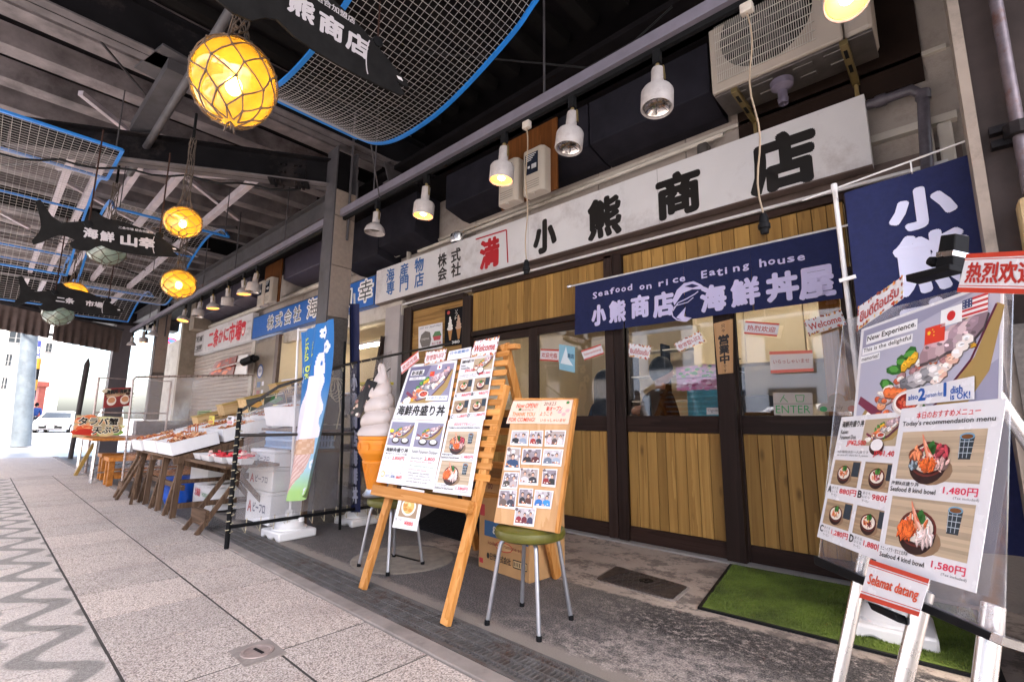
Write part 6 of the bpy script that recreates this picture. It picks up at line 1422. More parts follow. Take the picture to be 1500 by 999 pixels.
crate(-7.75, 2.35, tz(2.3)+.18, .45, .5, .16, -.12, 'pale low crate left of the map printed crate')
crate(-8.35, 2.2, tz(2.2)+.08, .45, .5, .12, -.1, 'pale low crate at the far end of the crate pile', 2)
crate(-8.0, 3.3, tz(3.3)+.05, .62, .5, .38, 0, 'white tall box with a grey crab print behind the crates', 3, 0)
# small trays of crab sticks on a plank with a folding trestle
pk = empty('trestle_plank', (-5.5, 1.62, 0), 'short plank on a folding trestle beside the stall table', 'trestle')
PO = V((5.5, -1.62, 0)); pz = .60
MB().box(-5.92, -4.70, 1.50, 1.95, pz-.025, pz).build('plank', oldwood_x, pk, PO)
for (a, b_) in (((-5.32, 1.40, 0), (-5.38, 1.80, pz-.03)), ((-5.02, 1.42, 0), (-5.10, 1.82, pz-.03)), ((-5.38, 2.15, 0), (-5.36, 1.62, pz+.02)), ((-5.06, 2.15, 0), (-5.08, 1.62, pz+.02))):
    MB().bar(a, b_, .04, .025, (1, 0, 0)).build('leg', oldwood, pk, PO)
MB().bar((-5.36, 1.47, .13), (-5.02, 1.49, .13), .03, .13).build('foot_board', oldwood_x, pk, PO)
pk2 = empty('folding_trestle', (-8.0, 1.4, 0), 'small folding wooden trestle at the far front corner of the stall', 'trestle')
for a, b_ in (((-8.1, 1.32, 0), (-7.75, 1.45, .52)), ((-7.85, 1.30, 0), (-7.5, 1.45, .52)), ((-7.3, 1.35, 0), (-7.55, 1.45, .50))): MB().bar(V(a)+V((8, -1.4, 0)), V(b_)+V((8, -1.4, 0)), .04, .03, (0, 1, 0)).build('leg', oldwood, pk2)
MB().bar((-.02, -.06, .16), (.24, -.06, .16), .03, .10).build('foot_board', oldwood_x, pk2)
trayw = mat('tray_white', (.7, .68, .69), .4, 0, .05)
def tray(x, y, z, w, d, lab, fill=None):
    t = empty('tray', (x, y, z), lab, 'tray', 'small white trays of crab sticks')
    MB().add([(-w/2+.02, -d/2+.02, 0), (w/2-.02, -d/2+.02, 0), (w/2-.02, d/2-.02, 0), (-w/2+.02, d/2-.02, 0), (-w/2, -d/2, .055), (w/2, -d/2, .055), (w/2, d/2, .055), (-w/2, d/2, .055)], [(3, 2, 1, 0), (0, 1, 5, 4), (1, 2, 6, 5), (2, 3, 7, 6), (3, 0, 4, 7)]).build('tray_shell', trayw, t)
    if fill:
        g = random.Random(int(x*100)); mb = MB()
        for k in range(9): c = V((g.uniform(-w/3, w/3), g.uniform(-d/3, d/3), .04+.006*k)); a = g.uniform(-.6, .6); v_ = V((math.cos(a), math.sin(a), .1))*.06; mb.bar(c-v_, c+v_, .025, .016, c=lin(g.choice(['#c82a34', '#e0545a', '#f0c8c0', '#b81c2c'])))
        mb.build('crab_sticks', INK, t, kind='stuff')
tray(-5.70, 1.62, pz, .22, .17, 'empty white tray at the left end of the plank'); tray(-5.42, 1.62, pz, .26, .18, 'white tray of red crab sticks on the plank, left', 1); tray(-5.12, 1.64, pz, .26, .18, 'white tray of red crab sticks on the plank, middle', 1); tray(-4.84, 1.66, pz, .22, .18, 'white tray of red crab sticks at the plank right end by the black pole', 1)
tray(-5.3, 1.86, pz, .3, .16, 'back white tray piled with red crab sticks', 1)
# stock under the table
foam_box(-6.42, 2.0, .62, .45, .30, 'upper white foam box stored under the table on the rail', 0, z=.30, slope=0, lid=True)
foam_box(-6.38, 2.05, .70, .45, .27, 'lower white foam box with green print stored under the table', 0, z=.02, slope=0, lid=True)
s = Sheet('x', '', '', [(-6.72, 1.822, .26), (-6.05, 1.822, .26), (-6.05, 1.822, .05), (-6.72, 1.822, .05)], make=False, step=.001); s.n = V((0, -1, 0))
o = empty('box_label', (-6.4, 1.82, .15), 'green and red print on the lower foam box', 'print'); s.txt('北海道', .1, .2, .4, '#c83a3a', 3, .3, .02); s.txt('HOKKAIDO', .5, .35, .2, '#3a8a4a', 3, .42, .01); s.done(o, off=V((6.4, -1.82, -.15)))
bag = MB(); bag.lathe([(0, 0), (.14, 0), (.17, .06), (.16, .18), (.19, .26), (.20, .30), (.15, .29), (0, .25)], (-6.95, 1.75, .01), 18, wob=lambda a, z: 1+.09*math.sin(a*5+z*20)); bag.build('plastic_bag', mat('blue_bag', '#1f5cc8', .35, 0, .2, 8), smooth=True, label='bright blue plastic bag on the ground under the stall', cat='bag')
for k in range(3):
    h = (.30, .22, .16)[k]; z = (.02, .325, .55)[k]
    b = foam_box(-5.1, 2.12, .52, .36, h, ('bottom foam box of the stack behind the near plastic sheet', 'middle foam box of the stack with red letter and blue print', 'top foam box of the stack with red letter and blue print')[k], 0, z=z, slope=0, lid=True, rz=.05)
    s = Sheet('x', '', '', [(-.26, 0, h), (.26, 0, h), (.26, 0, 0), (-.26, 0, 0)], make=False, step=.001); s.n = V((0, -1, 0)); s.txt('A', .10, .35, .34, '#b83a3a', 3, .16, .03); s.txt('ビーフロ', .32, .38, .28, '#4a4a6a', 3, .5, .03); s.done(b)
foam_box(-5.25, 2.35, .72, .40, .20, 'large foam box of fish seen through the near plastic sheet', 8, 12, .22, .93)
foam_box(-5.25, 2.85, .72, .45, .20, 'second foam box of fish higher behind the near plastic sheet', 8, 13, .22, 1.04)
bk = empty('basket', (-5.0, 2.25, .72), 'pale blue plastic basket behind the near plastic sheet', 'basket', 'plastic baskets under the near foam boxes')
bm2 = mat('pale_blue_plastic', '#7a9ac0', .4, 0, .1); mb = MB()
for k in range(22): x = -.33+k*.031; mb.box(x, x+.012, -.20, -.19, .02, .14)
for k in range(12): y = -.19+k*.032; mb.box(.34, .35, y, y+.012, .02, .14)
for z in (0, .07, .14): mb.box(-.34, .35, -.205, -.188, z, z+.02); mb.box(.338, .355, -.2, .2, z, z+.02)
mb.build('lattice', bm2, bk, kind='stuff'); MB().box(-.32, .33, -.18, .2, .0, .12).build('basket_liner', mat('blue_grey', '#5a7a94', .5), bk)
sb = empty('stall_shelf', (-5.1, 2.6, 0), 'dark shelf frame holding the near foam boxes and baskets', 'shelf')
MB().box(-.5, .55, -.5, .6, .88, .905).build('shelf_board', oldwood_x, sb); MB().box(-.5, .55, -.5, .6, .69, .71).build('shelf_board', oldwood_x, sb)
for x in (-.48, .50):
    for y in (-.46, .55): MB().box(x, x+.04, y, y+.04, 0, 1.2 if y > 0 else .9).build('leg', oldwood, sb)
# plastic screens on pipe frames
pipeg = mat('pale_pipe', '#b8a8a4', .4, .4, .2, 20, dirt='#7a5a4a')
sc1 = empty('plastic_screen', (-8.93, 1.5, 0), 'clear plastic sheet on a pale pipe frame at the far side of the stall', 'screen'); o1 = V((8.93, -1.5, 0))
zt1 = at(197, 552, 0, -8.93).z; pr_ = at(372, 549, 0, -8.93)
fr = [(-8.93, 1.52, .0), (-8.93, 1.49, zt1-.04), (-8.93, 1.52, zt1), (-8.93, pr_.y, pr_.z), (-8.93, pr_.y+.03, pr_.z-.05), (-8.93, pr_.y+.03, 0)]
MB().tube(fr, .014, 8).build('pipe_frame', pipeg, sc1, o1, smooth=True); MB().tube([(-8.93, 1.5, .30), (-8.93, 3.2, .30)], .012, 6).build('cross_pipe', pipeg, sc1, o1)
MB().grid(lambda u, v: V((-8.93+.015*math.sin(u*13+v*3)+.01*math.sin(v*17), 1.52+(pr_.y-1.54)*u, .12+(zt1+(pr_.z-zt1)*u-.15)*(1-v))), 24, 16).build('plastic_sheet', plastic, sc1, o1, smooth=True)
mb = MB()
for k in range(26): z = .15+k*.055; mb.tube([(-8.93+.02*math.cos(t), 1.51+.02*math.sin(t), z) for t in (0, 1.5, 3, 4.5, 6)], .003, 4)
for k in range(22): y = 1.55+k*.075; zz = zt1+(pr_.z-zt1)*k/22; mb.tube([(-8.93+.02*math.cos(t), y, zz+.02*math.sin(t)) for t in (0, 1.5, 3, 4.5, 6)], .003, 4)
mb.build('lashing', rope, sc1, o1, kind='stuff')
X2 = -4.35
sc2 = empty('plastic_screen', (X2, 1.5, 0), 'clear plastic sheet laced to a black pipe frame at the near side of the stall', 'screen'); o2 = V((-X2, -1.5, 0))
tpz = 1.09; a_ = V((X2, 1.46, 0)); fz = at(597, 521, 0, X2)
MB().tube([(X2, 1.45, .0), (X2, 1.45, tpz)], .019, 10).build('upright', black, sc2, o2, smooth=True)
MB().tube([(X2, 1.45, tpz-.03), (X2, 1.74, 1.28), (X2, 2.33, 1.52), (X2, fz.y+.6, 1.9)], .013, 8).build('slanting_rail', mat('mesh_rope_rail', '#3a3430', .7, 0, .5, 60), sc2, o2)
MB().tube([(X2, 1.45, .87), (X2, 2.9, .87)], .013, 8).build('middle_rail', mat('mesh_rope_rail', '#3a3430', .7, 0, .5, 60), sc2, o2)
MB().tube([(X2, 1.45, .16), (X2, 2.9, .17)], .015, 8).build('bottom_rail', black, sc2, o2); MB().tube([(X2, 2.40, 0), (X2, 2.33, 1.75)], .013, 8).build('upright', black, sc2, o2)
def sh2(u, v):
    y = 1.50+1.38*u; top = 1.06+ (y-1.5)*.62 if y < 1.75 else 1.27+(y-1.75)*.42
    return V((X2-.01+.012*math.sin(u*17+v*5), y, .20+(top-.22)*(1-v)))
MB().grid(sh2, 26, 16).build('plastic_sheet', plastic, sc2, o2, smooth=True)
mb = MB()
for k in range(15): z = .12+k*.065; mb.tube([(X2+.028*math.cos(t), 1.455+.028*math.sin(t), z+.004*t) for t in (0, 1.2, 2.4, 3.6, 4.8, 6)], .0035, 4)
for k in range(12): y = 1.55+k*.11; mb.tube([(X2, y, .14), (X2+.02, y+.02, .10), (X2-.01, y+.035, .21)], .0035, 4)
for k in range(12): y = 1.5+k*.1; t_ = 1.10+(y-1.5)*.62 if y < 1.75 else 1.27+(y-1.75)*.42; mb.tube([(X2+.02, y, t_), (X2+.02, y+.02, t_-.045), (X2, y+.03, t_)], .003, 4)
mb.build('lashing', rope_w, sc2, o2, kind='stuff')
MB().grid(lambda u, v: V((X2-.03, 2.36+.55*u, .20+1.05*(1-v))), 2, 2).build('dark_netting', sheer('dark_netting', '#2a2624', .55, .6, 1.2), sc2, o2)
for k, (x, y, lab) in enumerate(((-6.15, 1.95, 'small white price card standing between the first and second crab boxes'), (-6.85, 1.96, 'small yellow price card behind the second crab box'), (-6.3, 2.5, 'yellow price card behind the second row crab box'), (-7.3, 2.5, 'white price card in front of the map printed crate'))):
    s = Sheet('price_card', lab, 'card', [(x-.07, y, tz(y)+.26), (x+.07, y+.02, tz(y)+.26), (x+.07, y+.02, tz(y)+.16), (x-.07, y, tz(y)+.16)], mat('yellow_card2', '#d8c84a', .6, 0, .1) if k in (1, 2) else paper, thick=.002, step=.001)
    s.txt(('蟹', 'かに', '毛ガニ', '帆立')[k], .1, .1, .35, '#1a1412', 3, .6, .02); s.txt('¥'+('3500', '2800', '4200', '1500')[k], .1, .55, .34, '#c82a2a', 3, .75, .02); s.done()
mb = MB(); g = random.Random(4)
for k in range(7):
    c = V((-4.66, 2.33+.02*k, 1.42)); mb.tube([c+V((.02*math.sin(t*2+k), .045*math.sin(t)*(1+.1*k), -.09*(1-math.cos(t))*(.5+.14*k))) for t in [i*.52 for i in range(13)]], .004, 5)
mb.tube([(-4.62, 2.42, 1.42), (-4.60, 2.46, 1.1), (-4.64, 2.44, .8)], .006, 5)
mb.build('coiled_wire', rope_w, smooth=True, label='loops of pale wire tied round the granite column', cat='wire')
# signs, posters and shutters behind the stall
sh = empty('roller_shutter', (-12.8, 3.78, 0), 'pale roller shutter under the crab market sign', 'shutter')
shm = mat('shutter_paint', '#b8aca4', .5, 0, .08, 3)
for k in range(30): MB().prism([(-2.2, 0, .04+k*.085), (-2.2, -.018, .055+k*.085), (-2.2, -.018, .10+k*.085), (-2.2, 0, .12+k*.085)], (4.1, 0, 0)).build('shutter_slat', shm, sh)
MB().box(-2.2, 1.9, .001, .03, 0, 2.6).build('backing', shm, sh)
pd = empty('side_door', (-10.15, 3.76, 0), 'beige metal door with stickers between shutter and blue sign shop', 'door'); MB().box(-.55, .45, 0, .04, 0, 2.55).build('door_leaf', mat('beige_door', '#8a7c6c', .5, 0, .08), pd); MB().box(-.75, -.57, -.02, .06, 0, 2.62).build('jamb', offwhite, pd); MB().box(.47, .62, -.02, .06, 0, 2.62).build('jamb', mat('brown_metal', '#6a5a54', .5), pd)
s = Sheet('x', '', '', [(-10.6, 3.758, 2.1), (-9.9, 3.758, 2.1), (-9.9, 3.758, .9), (-10.6, 3.758, .9)], make=False, step=.002); s.n = V((0, -1, 0))
s.ell(.35, .12, .22, .12, '#3a5a9a', 1, 18); s.ell(.35, .12, .17, .09, '#e8e8f0', 2, 18); s.txt('全国', .26, .09, .05, '#3a5a9a', 3, .2)
for k, c in enumerate(('#3a5a8a', '#8a3a3a', '#2a5a9a', '#5a7a9a')): s.rect(.2, .30+k*.14, .45, .39+k*.14, c); s.rect(.55, .30+k*.14, .70, .37+k*.14, '#d8d4dc')
s.done(pd, off=V((10.15, -3.76, 0)))
s = Sheet('crab_photo_board', 'large tilted red crab photo board in front of the shutter', 'board', [at(*p, 1, 3.5) for p in ((316, 530), (347, 521), (341, 548), (303, 552))], mat('dark_red_print', '#7a2418', .35, 0, .2, 3), thick=.02, step=.002)
s.blobs(.03, .1, .97, .95, ['#c84a2a', '#a8301c', '#e07040', '#8a2418'], 30, .14, 1, 3); s.done()
MB().prism([at(*p, 1, 3.52) for p in ((350, 521), (363, 519), (361, 548), (343, 548))], (0, .02, 0)).build('blank_board', whitep, label='blank white board leaning beside the crab photo board', cat='board')
MB().tube([(-12.6, 3.5, 2.08), (-9.9, 3.4, 2.13)], .02, 8).build('pipe_arm', pipeg, label='pale pipe arm carrying the black camera', cat='pipe')
cc = empty('security_camera', (-9.75, 3.4, 2.13), 'black cylindrical security camera on the pipe arm', 'camera'); MB().tube([(-.28, -.08, -.06), (0, 0, 0)], .075, 14).build('camera_body', black, cc, smooth=True); MB().lathe([(.05, 0), (.05, .06), (0, .08)], (.03, .02, 0), 12, (1, 0, 0)).build('mount', black, cc)
for p, lab in (((-7.3, 3.3, 1.45), 'white box printed with a crab outline by the shutter, upper'), ((-7.3, 3.3, 1.2), 'lower white box under the crab outline box by the shutter')):
    foam_box(p[0]-.6, p[1]+.2, .5, .4, .24, lab, 0, z=p[2]-.05, slope=0, lid=True, group='white boxes stacked by the shutter')
for k in range(2): MB().box(-5.6, -5.0, 3.1+k*.14, 3.2+k*.14, 1.42, 1.45).build('yellow_tag', mat('yellow_card2', '#d8c84a', .6, 0, .1), label='yellow price card at the back of the stall, %s' % ('front one' if k == 0 else 'rear one'), cat='card')
s = Sheet('price_note', 'pale green paper note on the far plastic screen', 'note', [(-8.90, 2.35, 1.12), (-8.90, 2.55, 1.14), (-8.90, 2.55, .95), (-8.90, 2.35, .93)], mat('pale_green_paper', '#b8c8a0', .6), thick=.001); s.n = V((1, 0, 0))
for k in range(5): s.rect(.1, .1+k*.17, .85, .16+k*.17, '#6a7a5a')
s.done()
# far tables, benches and signboards
def bench(x, y, w, d, h, label, rz=0):
    b = empty('bench', (x, y, 0), label, 'bench', 'light wooden benches beside the stall', rz)
    for k in range(2): MB().box(-w/2, w/2, -d/2+k*d/2+.002, -d/2+(k+1)*d/2-.004, h-.06, h).build('seat_plank', benchw, b, bev=.006)
    for sx_ in (-1, 1):
        for s2 in (-1, 1): MB().box(sx_*(w/2-.09)-.04, sx_*(w/2-.09)+.04, s2*(d/2-.06)-.035, s2*(d/2-.06)+.035, 0, h-.061).build('leg', benchw, b, bev=.004)
        MB().box(sx_*(w/2-.09)-.025, sx_*(w/2-.09)+.025, -d/2+.1, d/2-.1, .10, .16).build('stretcher', benchw, b)
    MB().box(-w/2+.13, w/2-.13, -.02, .02, .10, .15).build('stretcher', benchw, b); return b
bench(-9.6, 2.1, .42, 1.4, .42, 'nearest light wooden bench beside the plastic screen', 0)
bench(-10.55, 2.15, .42, 1.4, .42, 'second light wooden bench behind the nearest one', 0)
tbl = empty('folding_table', (-11.0, 1.95, 0), 'wooden topped folding table with silver legs carrying the crab tempura board', 'table')
MB().box(-.85, .95, -.68, .65, .64, .68).build('table_top', benchw, tbl, bev=.005)
for x in (-.75, .8):
    for y in (-.62, .58): MB().tube([(x, y, 0), (x+.03, y, .64)], .018, 8).build('leg', chrome, tbl); MB().tube([(x+.12, y, 0), (x+.12, y, .64)], .018, 8).build('leg', chrome, tbl)
    MB().tube([(x+.05, -.62, .15), (x+.05, .58, .15)], .012, 6).build('cross_pipe', chrome, tbl)
s = Sheet('crab_signboard', 'crab tempura signboard with thick black brush letters and red crab', 'sign', [at(112, 608, 0, -11.3), at(181, 611, 0, -11.3), at(178, 636, 0, -11.1), at(105, 640, 0, -11.1)], mat('crab_board_ground', '#c8b088', .5, 0, .15), thick=.02, step=.002)
s.blobs(.02, .04, .5, .9, ['#c8402a', '#e07a4a', '#d85a30', '#e8a070'], 26, .14, 1, 3); s.blobs(.6, .1, .98, .95, ['#8ab050', '#d8d8a0', '#c8a060', '#e0c890'], 18, .14, 1, 5)
s.ell(.25, .80, .22, .15, '#b82c20', 3, 14); s.txt('タラバ蟹', .06, .08, .42, '#f4ecd8', 4, .84, .07); s.txt('タラバ蟹', .07, .10, .38, '#140e0c', 6, .82, .03); s.txt('天ぷら', .38, .56, .38, '#f4ecd8', 4, .56, .07); s.txt('天ぷら', .39, .58, .34, '#140e0c', 6, .54, .03); s.done()
s = Sheet('red_poster', 'red bowl poster on a pale wire frame behind the crab signboard', 'poster', [at(154, 569, 0, -11.9), at(194, 567, 0, -11.9), at(192, 594, 0, -11.9), at(151, 598, 0, -11.9)], mat('red_paper', '#8a2424', .5, 0, .1), thick=.02, step=.002)
for a in (.27, .75): s.blobs(a-.22, .1, a+.2, .45, ['#d8c8b0', '#5a1a1a', '#c8a080'], 12, .1, 1, int(a*9)); s.ell(a, .66, .17, .24, '#e8dcd0', 3, 16); s.ell(a, .62, .13, .15, '#c88a60', 4, 14); s.txt('海鮮丼', a-.2, .08, .22, '#140e0c', 6, .40, .04)
s.done()
pf_ = empty('poster_stand', (-11.95, at(152, 580, 0, -11.9).y-.05, 0), 'pale pipe frame holding the red bowl poster', 'frame')
MB().tube([(0, -.05, 0), (0, -.05, 1.75), (0, 1.1, 1.75), (0, 1.1, 0)], .02, 8).build('pipe_frame', pipeg, pf_); MB().tube([(0, -.05, 1.1), (0, 1.1, 1.1)], .015, 6).build('cross_pipe', pipeg, pf_)
MB().box(-12.6, -12.3, 2.2, 3.2, 0, .95).build('counter_box', mat('grey_counter', '#6a6468', .6), label='grey counter box behind the far folding table', cat='counter')
MB().bar((-11.6, 1.30, 0), (-11.5, 1.48, .55), .05, .10, (1, 0, 0)).build('a_board', mat('yellow_board', '#9a7a3a', .6), label='narrow yellow edged A board in front of the folding table', cat='a-board')
MB().tube([(-16.4, 1.7, 0), (-16.4, 1.75, 2.35), (-16.4, 1.76, 2.5)], .05, 10, rs=[.05, .06, .015]).build('folded_parasol', mat('dark_parasol', '#3a3434', .8, 0, .2), label='tall dark closed parasol standing at the far pavement edge', cat='parasol', smooth=True)

# ================================================================ SHOP INTERIORS seen through doors and glass
tubee = emis('fluorescent', '#fff2dc', 15)
def interior_light(x, y, z, L_, label, e=None, ax=0):
    t = empty('ceiling_lamp', (x, y, z), label, 'lamp'); MB().box(-L_/2-.03, L_/2+.03, -.06, .06, 0, .04).build('lamp_housing', whitep, t); MB().tube([(-L_/2, 0, -.03), (L_/2, 0, -.03)], .018, 10).build('light_tube', tubee, t); 
interior_light(-1.6, 5.4, 2.58, 1.2, 'fluorescent ceiling lamp inside the restaurant, above the counter'); interior_light(-3.9, 5.6, 2.58, 1.2, 'fluorescent ceiling lamp inside the restaurant, left part'); 
interior_light(-8.3, 5.0, 2.45, 1.3, 'lit fluorescent tube on the ceiling of the neighbouring fish shop')
ins = empty('wall_cabinet', (-1.9, 7.0, 1.9), 'cream wall cabinet with two doors inside the restaurant', 'cabinet')
for k in range(3): MB().box(-.9+k*.72, -.9+k*.72+.71, -.02, .4, -.1, .62).build('cabinet_door', mat('cream_cabinet', '#d8c8a8', .4, 0, .04), ins, bev=.005); MB().box(-.35+k*.72, -.25+k*.72, -.045, -.02, -.04, -.025).build('handle', steel_mid, ins)
ct = empty('kitchen_counter', (-1.5, 5.6, 0), 'white kitchen counter with dishes inside the restaurant', 'counter'); MB().box(-1.6, 1.6, 0, .7, 0, 1.02).build('counter_body', cream, ct); MB().box(-1.65, 1.65, -.03, .72, 1.02, 1.06).build('counter_top', whitep, ct)
for k, (x, w, h, c) in enumerate(((-.9, .5, .34, '#2a90b8'), (-.3, .3, .24, '#2a2420'), (.1, .4, .14, '#d8d0c0'), (.55, .3, .30, '#8a7a5a'), (1.0, .4, .2, '#e8e4dc'))):
    MB().box(x, x+w, .1, .5, 1.061, 1.061+h).build('counter_item', mat('item_%d' % k, c, .4, 0, .15), label=('blue crate', 'dark tray pile', 'white dish stack', 'brown tin box', 'white cooker')[k]+' standing on the kitchen counter inside', cat='container', bev=.012).location = (-1.5, 5.6, 0)
sh_ = empty('shelf_rack', (-3.2, 7.6, 0), 'grid of shelves against the back wall inside the restaurant', 'shelf')
for k in range(5): MB().box(-1, .8, 0, .3, .5+k*.42, .52+k*.42).build('shelf_board', whitep, sh_)
for k in range(4): MB().box(-1+k*.59, -.97+k*.59, -.01, .3, 0, 2.3).build('upright', steel_dark, sh_)
MB().box(-.75, -.62, 4.4, 4.5, 0, 2.6).build('timber_post', easelw, label='light timber post inside behind the right door glass', cat='post')
MB().tube([(-.95, 8.4, 1.2), (-.95, 8.4, 2.6)], .03, 8).build('white_pipe', offwhite, label='cream pipe on the back wall inside the restaurant', cat='pipe')
MB().box(-3.1, -.5, FY+.12, FY+.42, 1.0, 1.03).build('window_counter', cream, label='cream ledge running inside along the windows', cat='ledge')
# lintel, ceiling and inside of the neighbouring fish shop
nb = empty('fish_shop_room', (-8, 6, 0), 'cream walled room of the neighbouring fish shop', 'room'); no = V((8, -6, 0))
MB().box(-9.5, -5.66, 6.9, 7.0, 0, 2.6).build('room_wall', cream, nb, no); MB().box(-9.6, -9.5, 3.8, 7, 0, 2.6).build('room_wall', cream, nb, no); MB().box(-5.72, -5.62, 4.0, 6.9, 0, 2.6).build('room_wall', cream, nb, no)
MB().box(-9.5, -5.7, 3.9, 6.9, .0, .012).build('room_floor', mat('room_floor', (.3, .27, .24), .4), nb, no); MB().box(-9.6, -5.6, 3.82, 3.92, 2.45, 2.66).build('lintel', offwhite, nb, no)
MB().box(-5.98, -5.62, 3.80, 3.97, 0, 2.6).build('jamb', mat('grey_jamb', '#a8a0a0', .5, .1, .08), nb, no, bev=.01)
MB().box(-7.4, -6.2, 6.2, 6.88, 0, 1.9).build('refrigerator', mat('white_fridge', '#c8c0b8', .35, 0, .05), label='tall white refrigerator in the fish shop room', cat='refrigerator', bev=.02)
MB().box(-8.6, -8.2, 6.7, 6.89, 1.75, 2.1).build('wall_box', whitep, label='white wall unit high in the fish shop room', cat='box', bev=.02)
s = Sheet('wall_clock', 'small framed picture on the wall of the fish shop room', 'picture', [(-6.9, 6.17, 1.75), (-6.6, 6.17, 1.75), (-6.6, 6.17, 1.45), (-6.9, 6.17, 1.45)], black, thick=.02, step=.002); s.rect(.12, .1, .88, .9, '#c8b060'); s.rect(.25, .25, .75, .75, '#f0ece0', 2); s.done()
MB().bar((-6.32, 3.70, .0), (-5.98, 3.80, 2.18), .10, .045).build('leaning_board', darkwood, label='dark board leaning against the door jamb of the fish shop', cat='board')
MB().box(-17.3, -15.2, 3.6, 3.97, 0, 3.2).build('end_wall', offwhite, label='cream end wall of the market row beyond the crab sign', cat='wall')
MB().box(-15.15, -14.95, 3.4, 3.9, 0, 3.6).build('cream_cabinet', mat('cream_metal2', '#9a8c7c', .5), label='tall cream metal cabinet at the left edge of the crab sign', cat='cabinet')
MB().box(-14.6, -14.2, 3.45, 3.8, 3.26, 3.95).build('switch_box', mat('cream_metal2', '#9a8c7c', .5), label='cream switch box above the crab market sign', cat='box')
# neighbour to the right
nw = empty('neighbour_wall', (.4, 3.9, 0), 'pale wall of the next shop right of the dark column', 'wall'); MB().box(0, 8, .02, .1, 0, 4.6).build('wall_panel', wallp, nw)

# ================================================================ PEOPLE (each body one skinned surface)
skinm = mat('skin', '#c08a70', .5, 0, .08, 8); hairm = mat('black_hair', (.012, .010, .010), .45, 0, .3, 40, .4, 150)
def body(parent, verts, edges, radii, m, name='body', sub=1):
    me = bpy.data.meshes.new(name); me.from_pydata(verts, edges, []); me.materials.append(m)
    o = link(name, me, parent); sk = o.modifiers.new('skin', 'SKIN'); sk.use_smooth_shade = True
    for v, r_ in zip(me.skin_vertices[0].data, radii): v.radius = (r_ if isinstance(r_, tuple) else (r_, r_))
    me.skin_vertices[0].data[0].use_root = True
    ss = o.modifiers.new('sub', 'SUBSURF'); ss.levels = ss.render_levels = sub+1; return o
def head(parent, c, r, fwd=(0, 1, 0), m=None):
    f = V(fwd).normalized(); sx_ = V((0, 0, 1)).cross(f).normalized(); mb = MB(); n = 20
    def pt(u, v):
        th = math.pi*v; a = 2*math.pi*u; rr = r*math.sin(th)*(1-.18*max(0, v-.5)*2*.6)
        p = sx_*rr*.82*math.cos(a)+f*rr*math.sin(a)+V((0, 0, r*1.22*math.cos(th)))
        if math.sin(a) > .9 and .5 < v < .62: p += f*r*.22*(math.sin(a)-.9)*10
        return c+p
    mb.grid(pt, n, 16); h = mb.build('head', m or skinm, parent, smooth=True)
    fm = MB()
    for s_ in (-1, 1):
        fm.lathe([(0, .006), (r*.12, 0), (0, -.004)], c+sx_*s_*r*.33+f*r*.88+V((0, 0, r*.1)), 8, f, c=lin('#1a1414')); fm.lathe([(0, -r*.1), (r*.2, 0), (0, r*.1)], c+sx_*s_*r*.82, 8, sx_, c=lin('#b88068'))
    fm.bar(c+f*r*.90-sx_*r*.2-V((0, 0, r*.5)), c+f*r*.90+sx_*r*.2-V((0, 0, r*.5)), r*.08, r*.06, c=lin('#8a4a40')); fm.build('face', INK, h); return h
def hand(parent, w, d, side, m=skinm, sc=1.0):
    d = V(d).normalized(); sx_ = V((0, 0, 1)).cross(d).normalized(); vs = [w, w+d*.05*sc, w+d*.085*sc]; ed = [(0, 1), (1, 2)]; rd = [.024*sc, .034*sc, .034*sc]
    for k in range(4):
        b = len(vs); off = sx_*(k-1.5)*.019*sc; L_ = (.060, .072, .068, .052)[k]*sc
        vs += [w+d*.09*sc+off, w+d*(.09*sc+L_*.55)+off*1.15-V((0, 0, .006)), w+d*(.09*sc+L_*.9)+off*1.1-V((0, 0, .03*sc))]; ed += [(2, b), (b, b+1), (b+1, b+2)]; rd += [.010*sc, .009*sc, .007*sc]
    b = len(vs); vs += [w+d*.05*sc+sx_*side*.04*sc, w+d*.085*sc+sx_*side*.055*sc-V((0, 0, .01))]; ed += [(1, b), (b, b+1)]; rd += [.011*sc, .008*sc]
    return body(parent, vs, ed, rd, m, 'hand', 1)
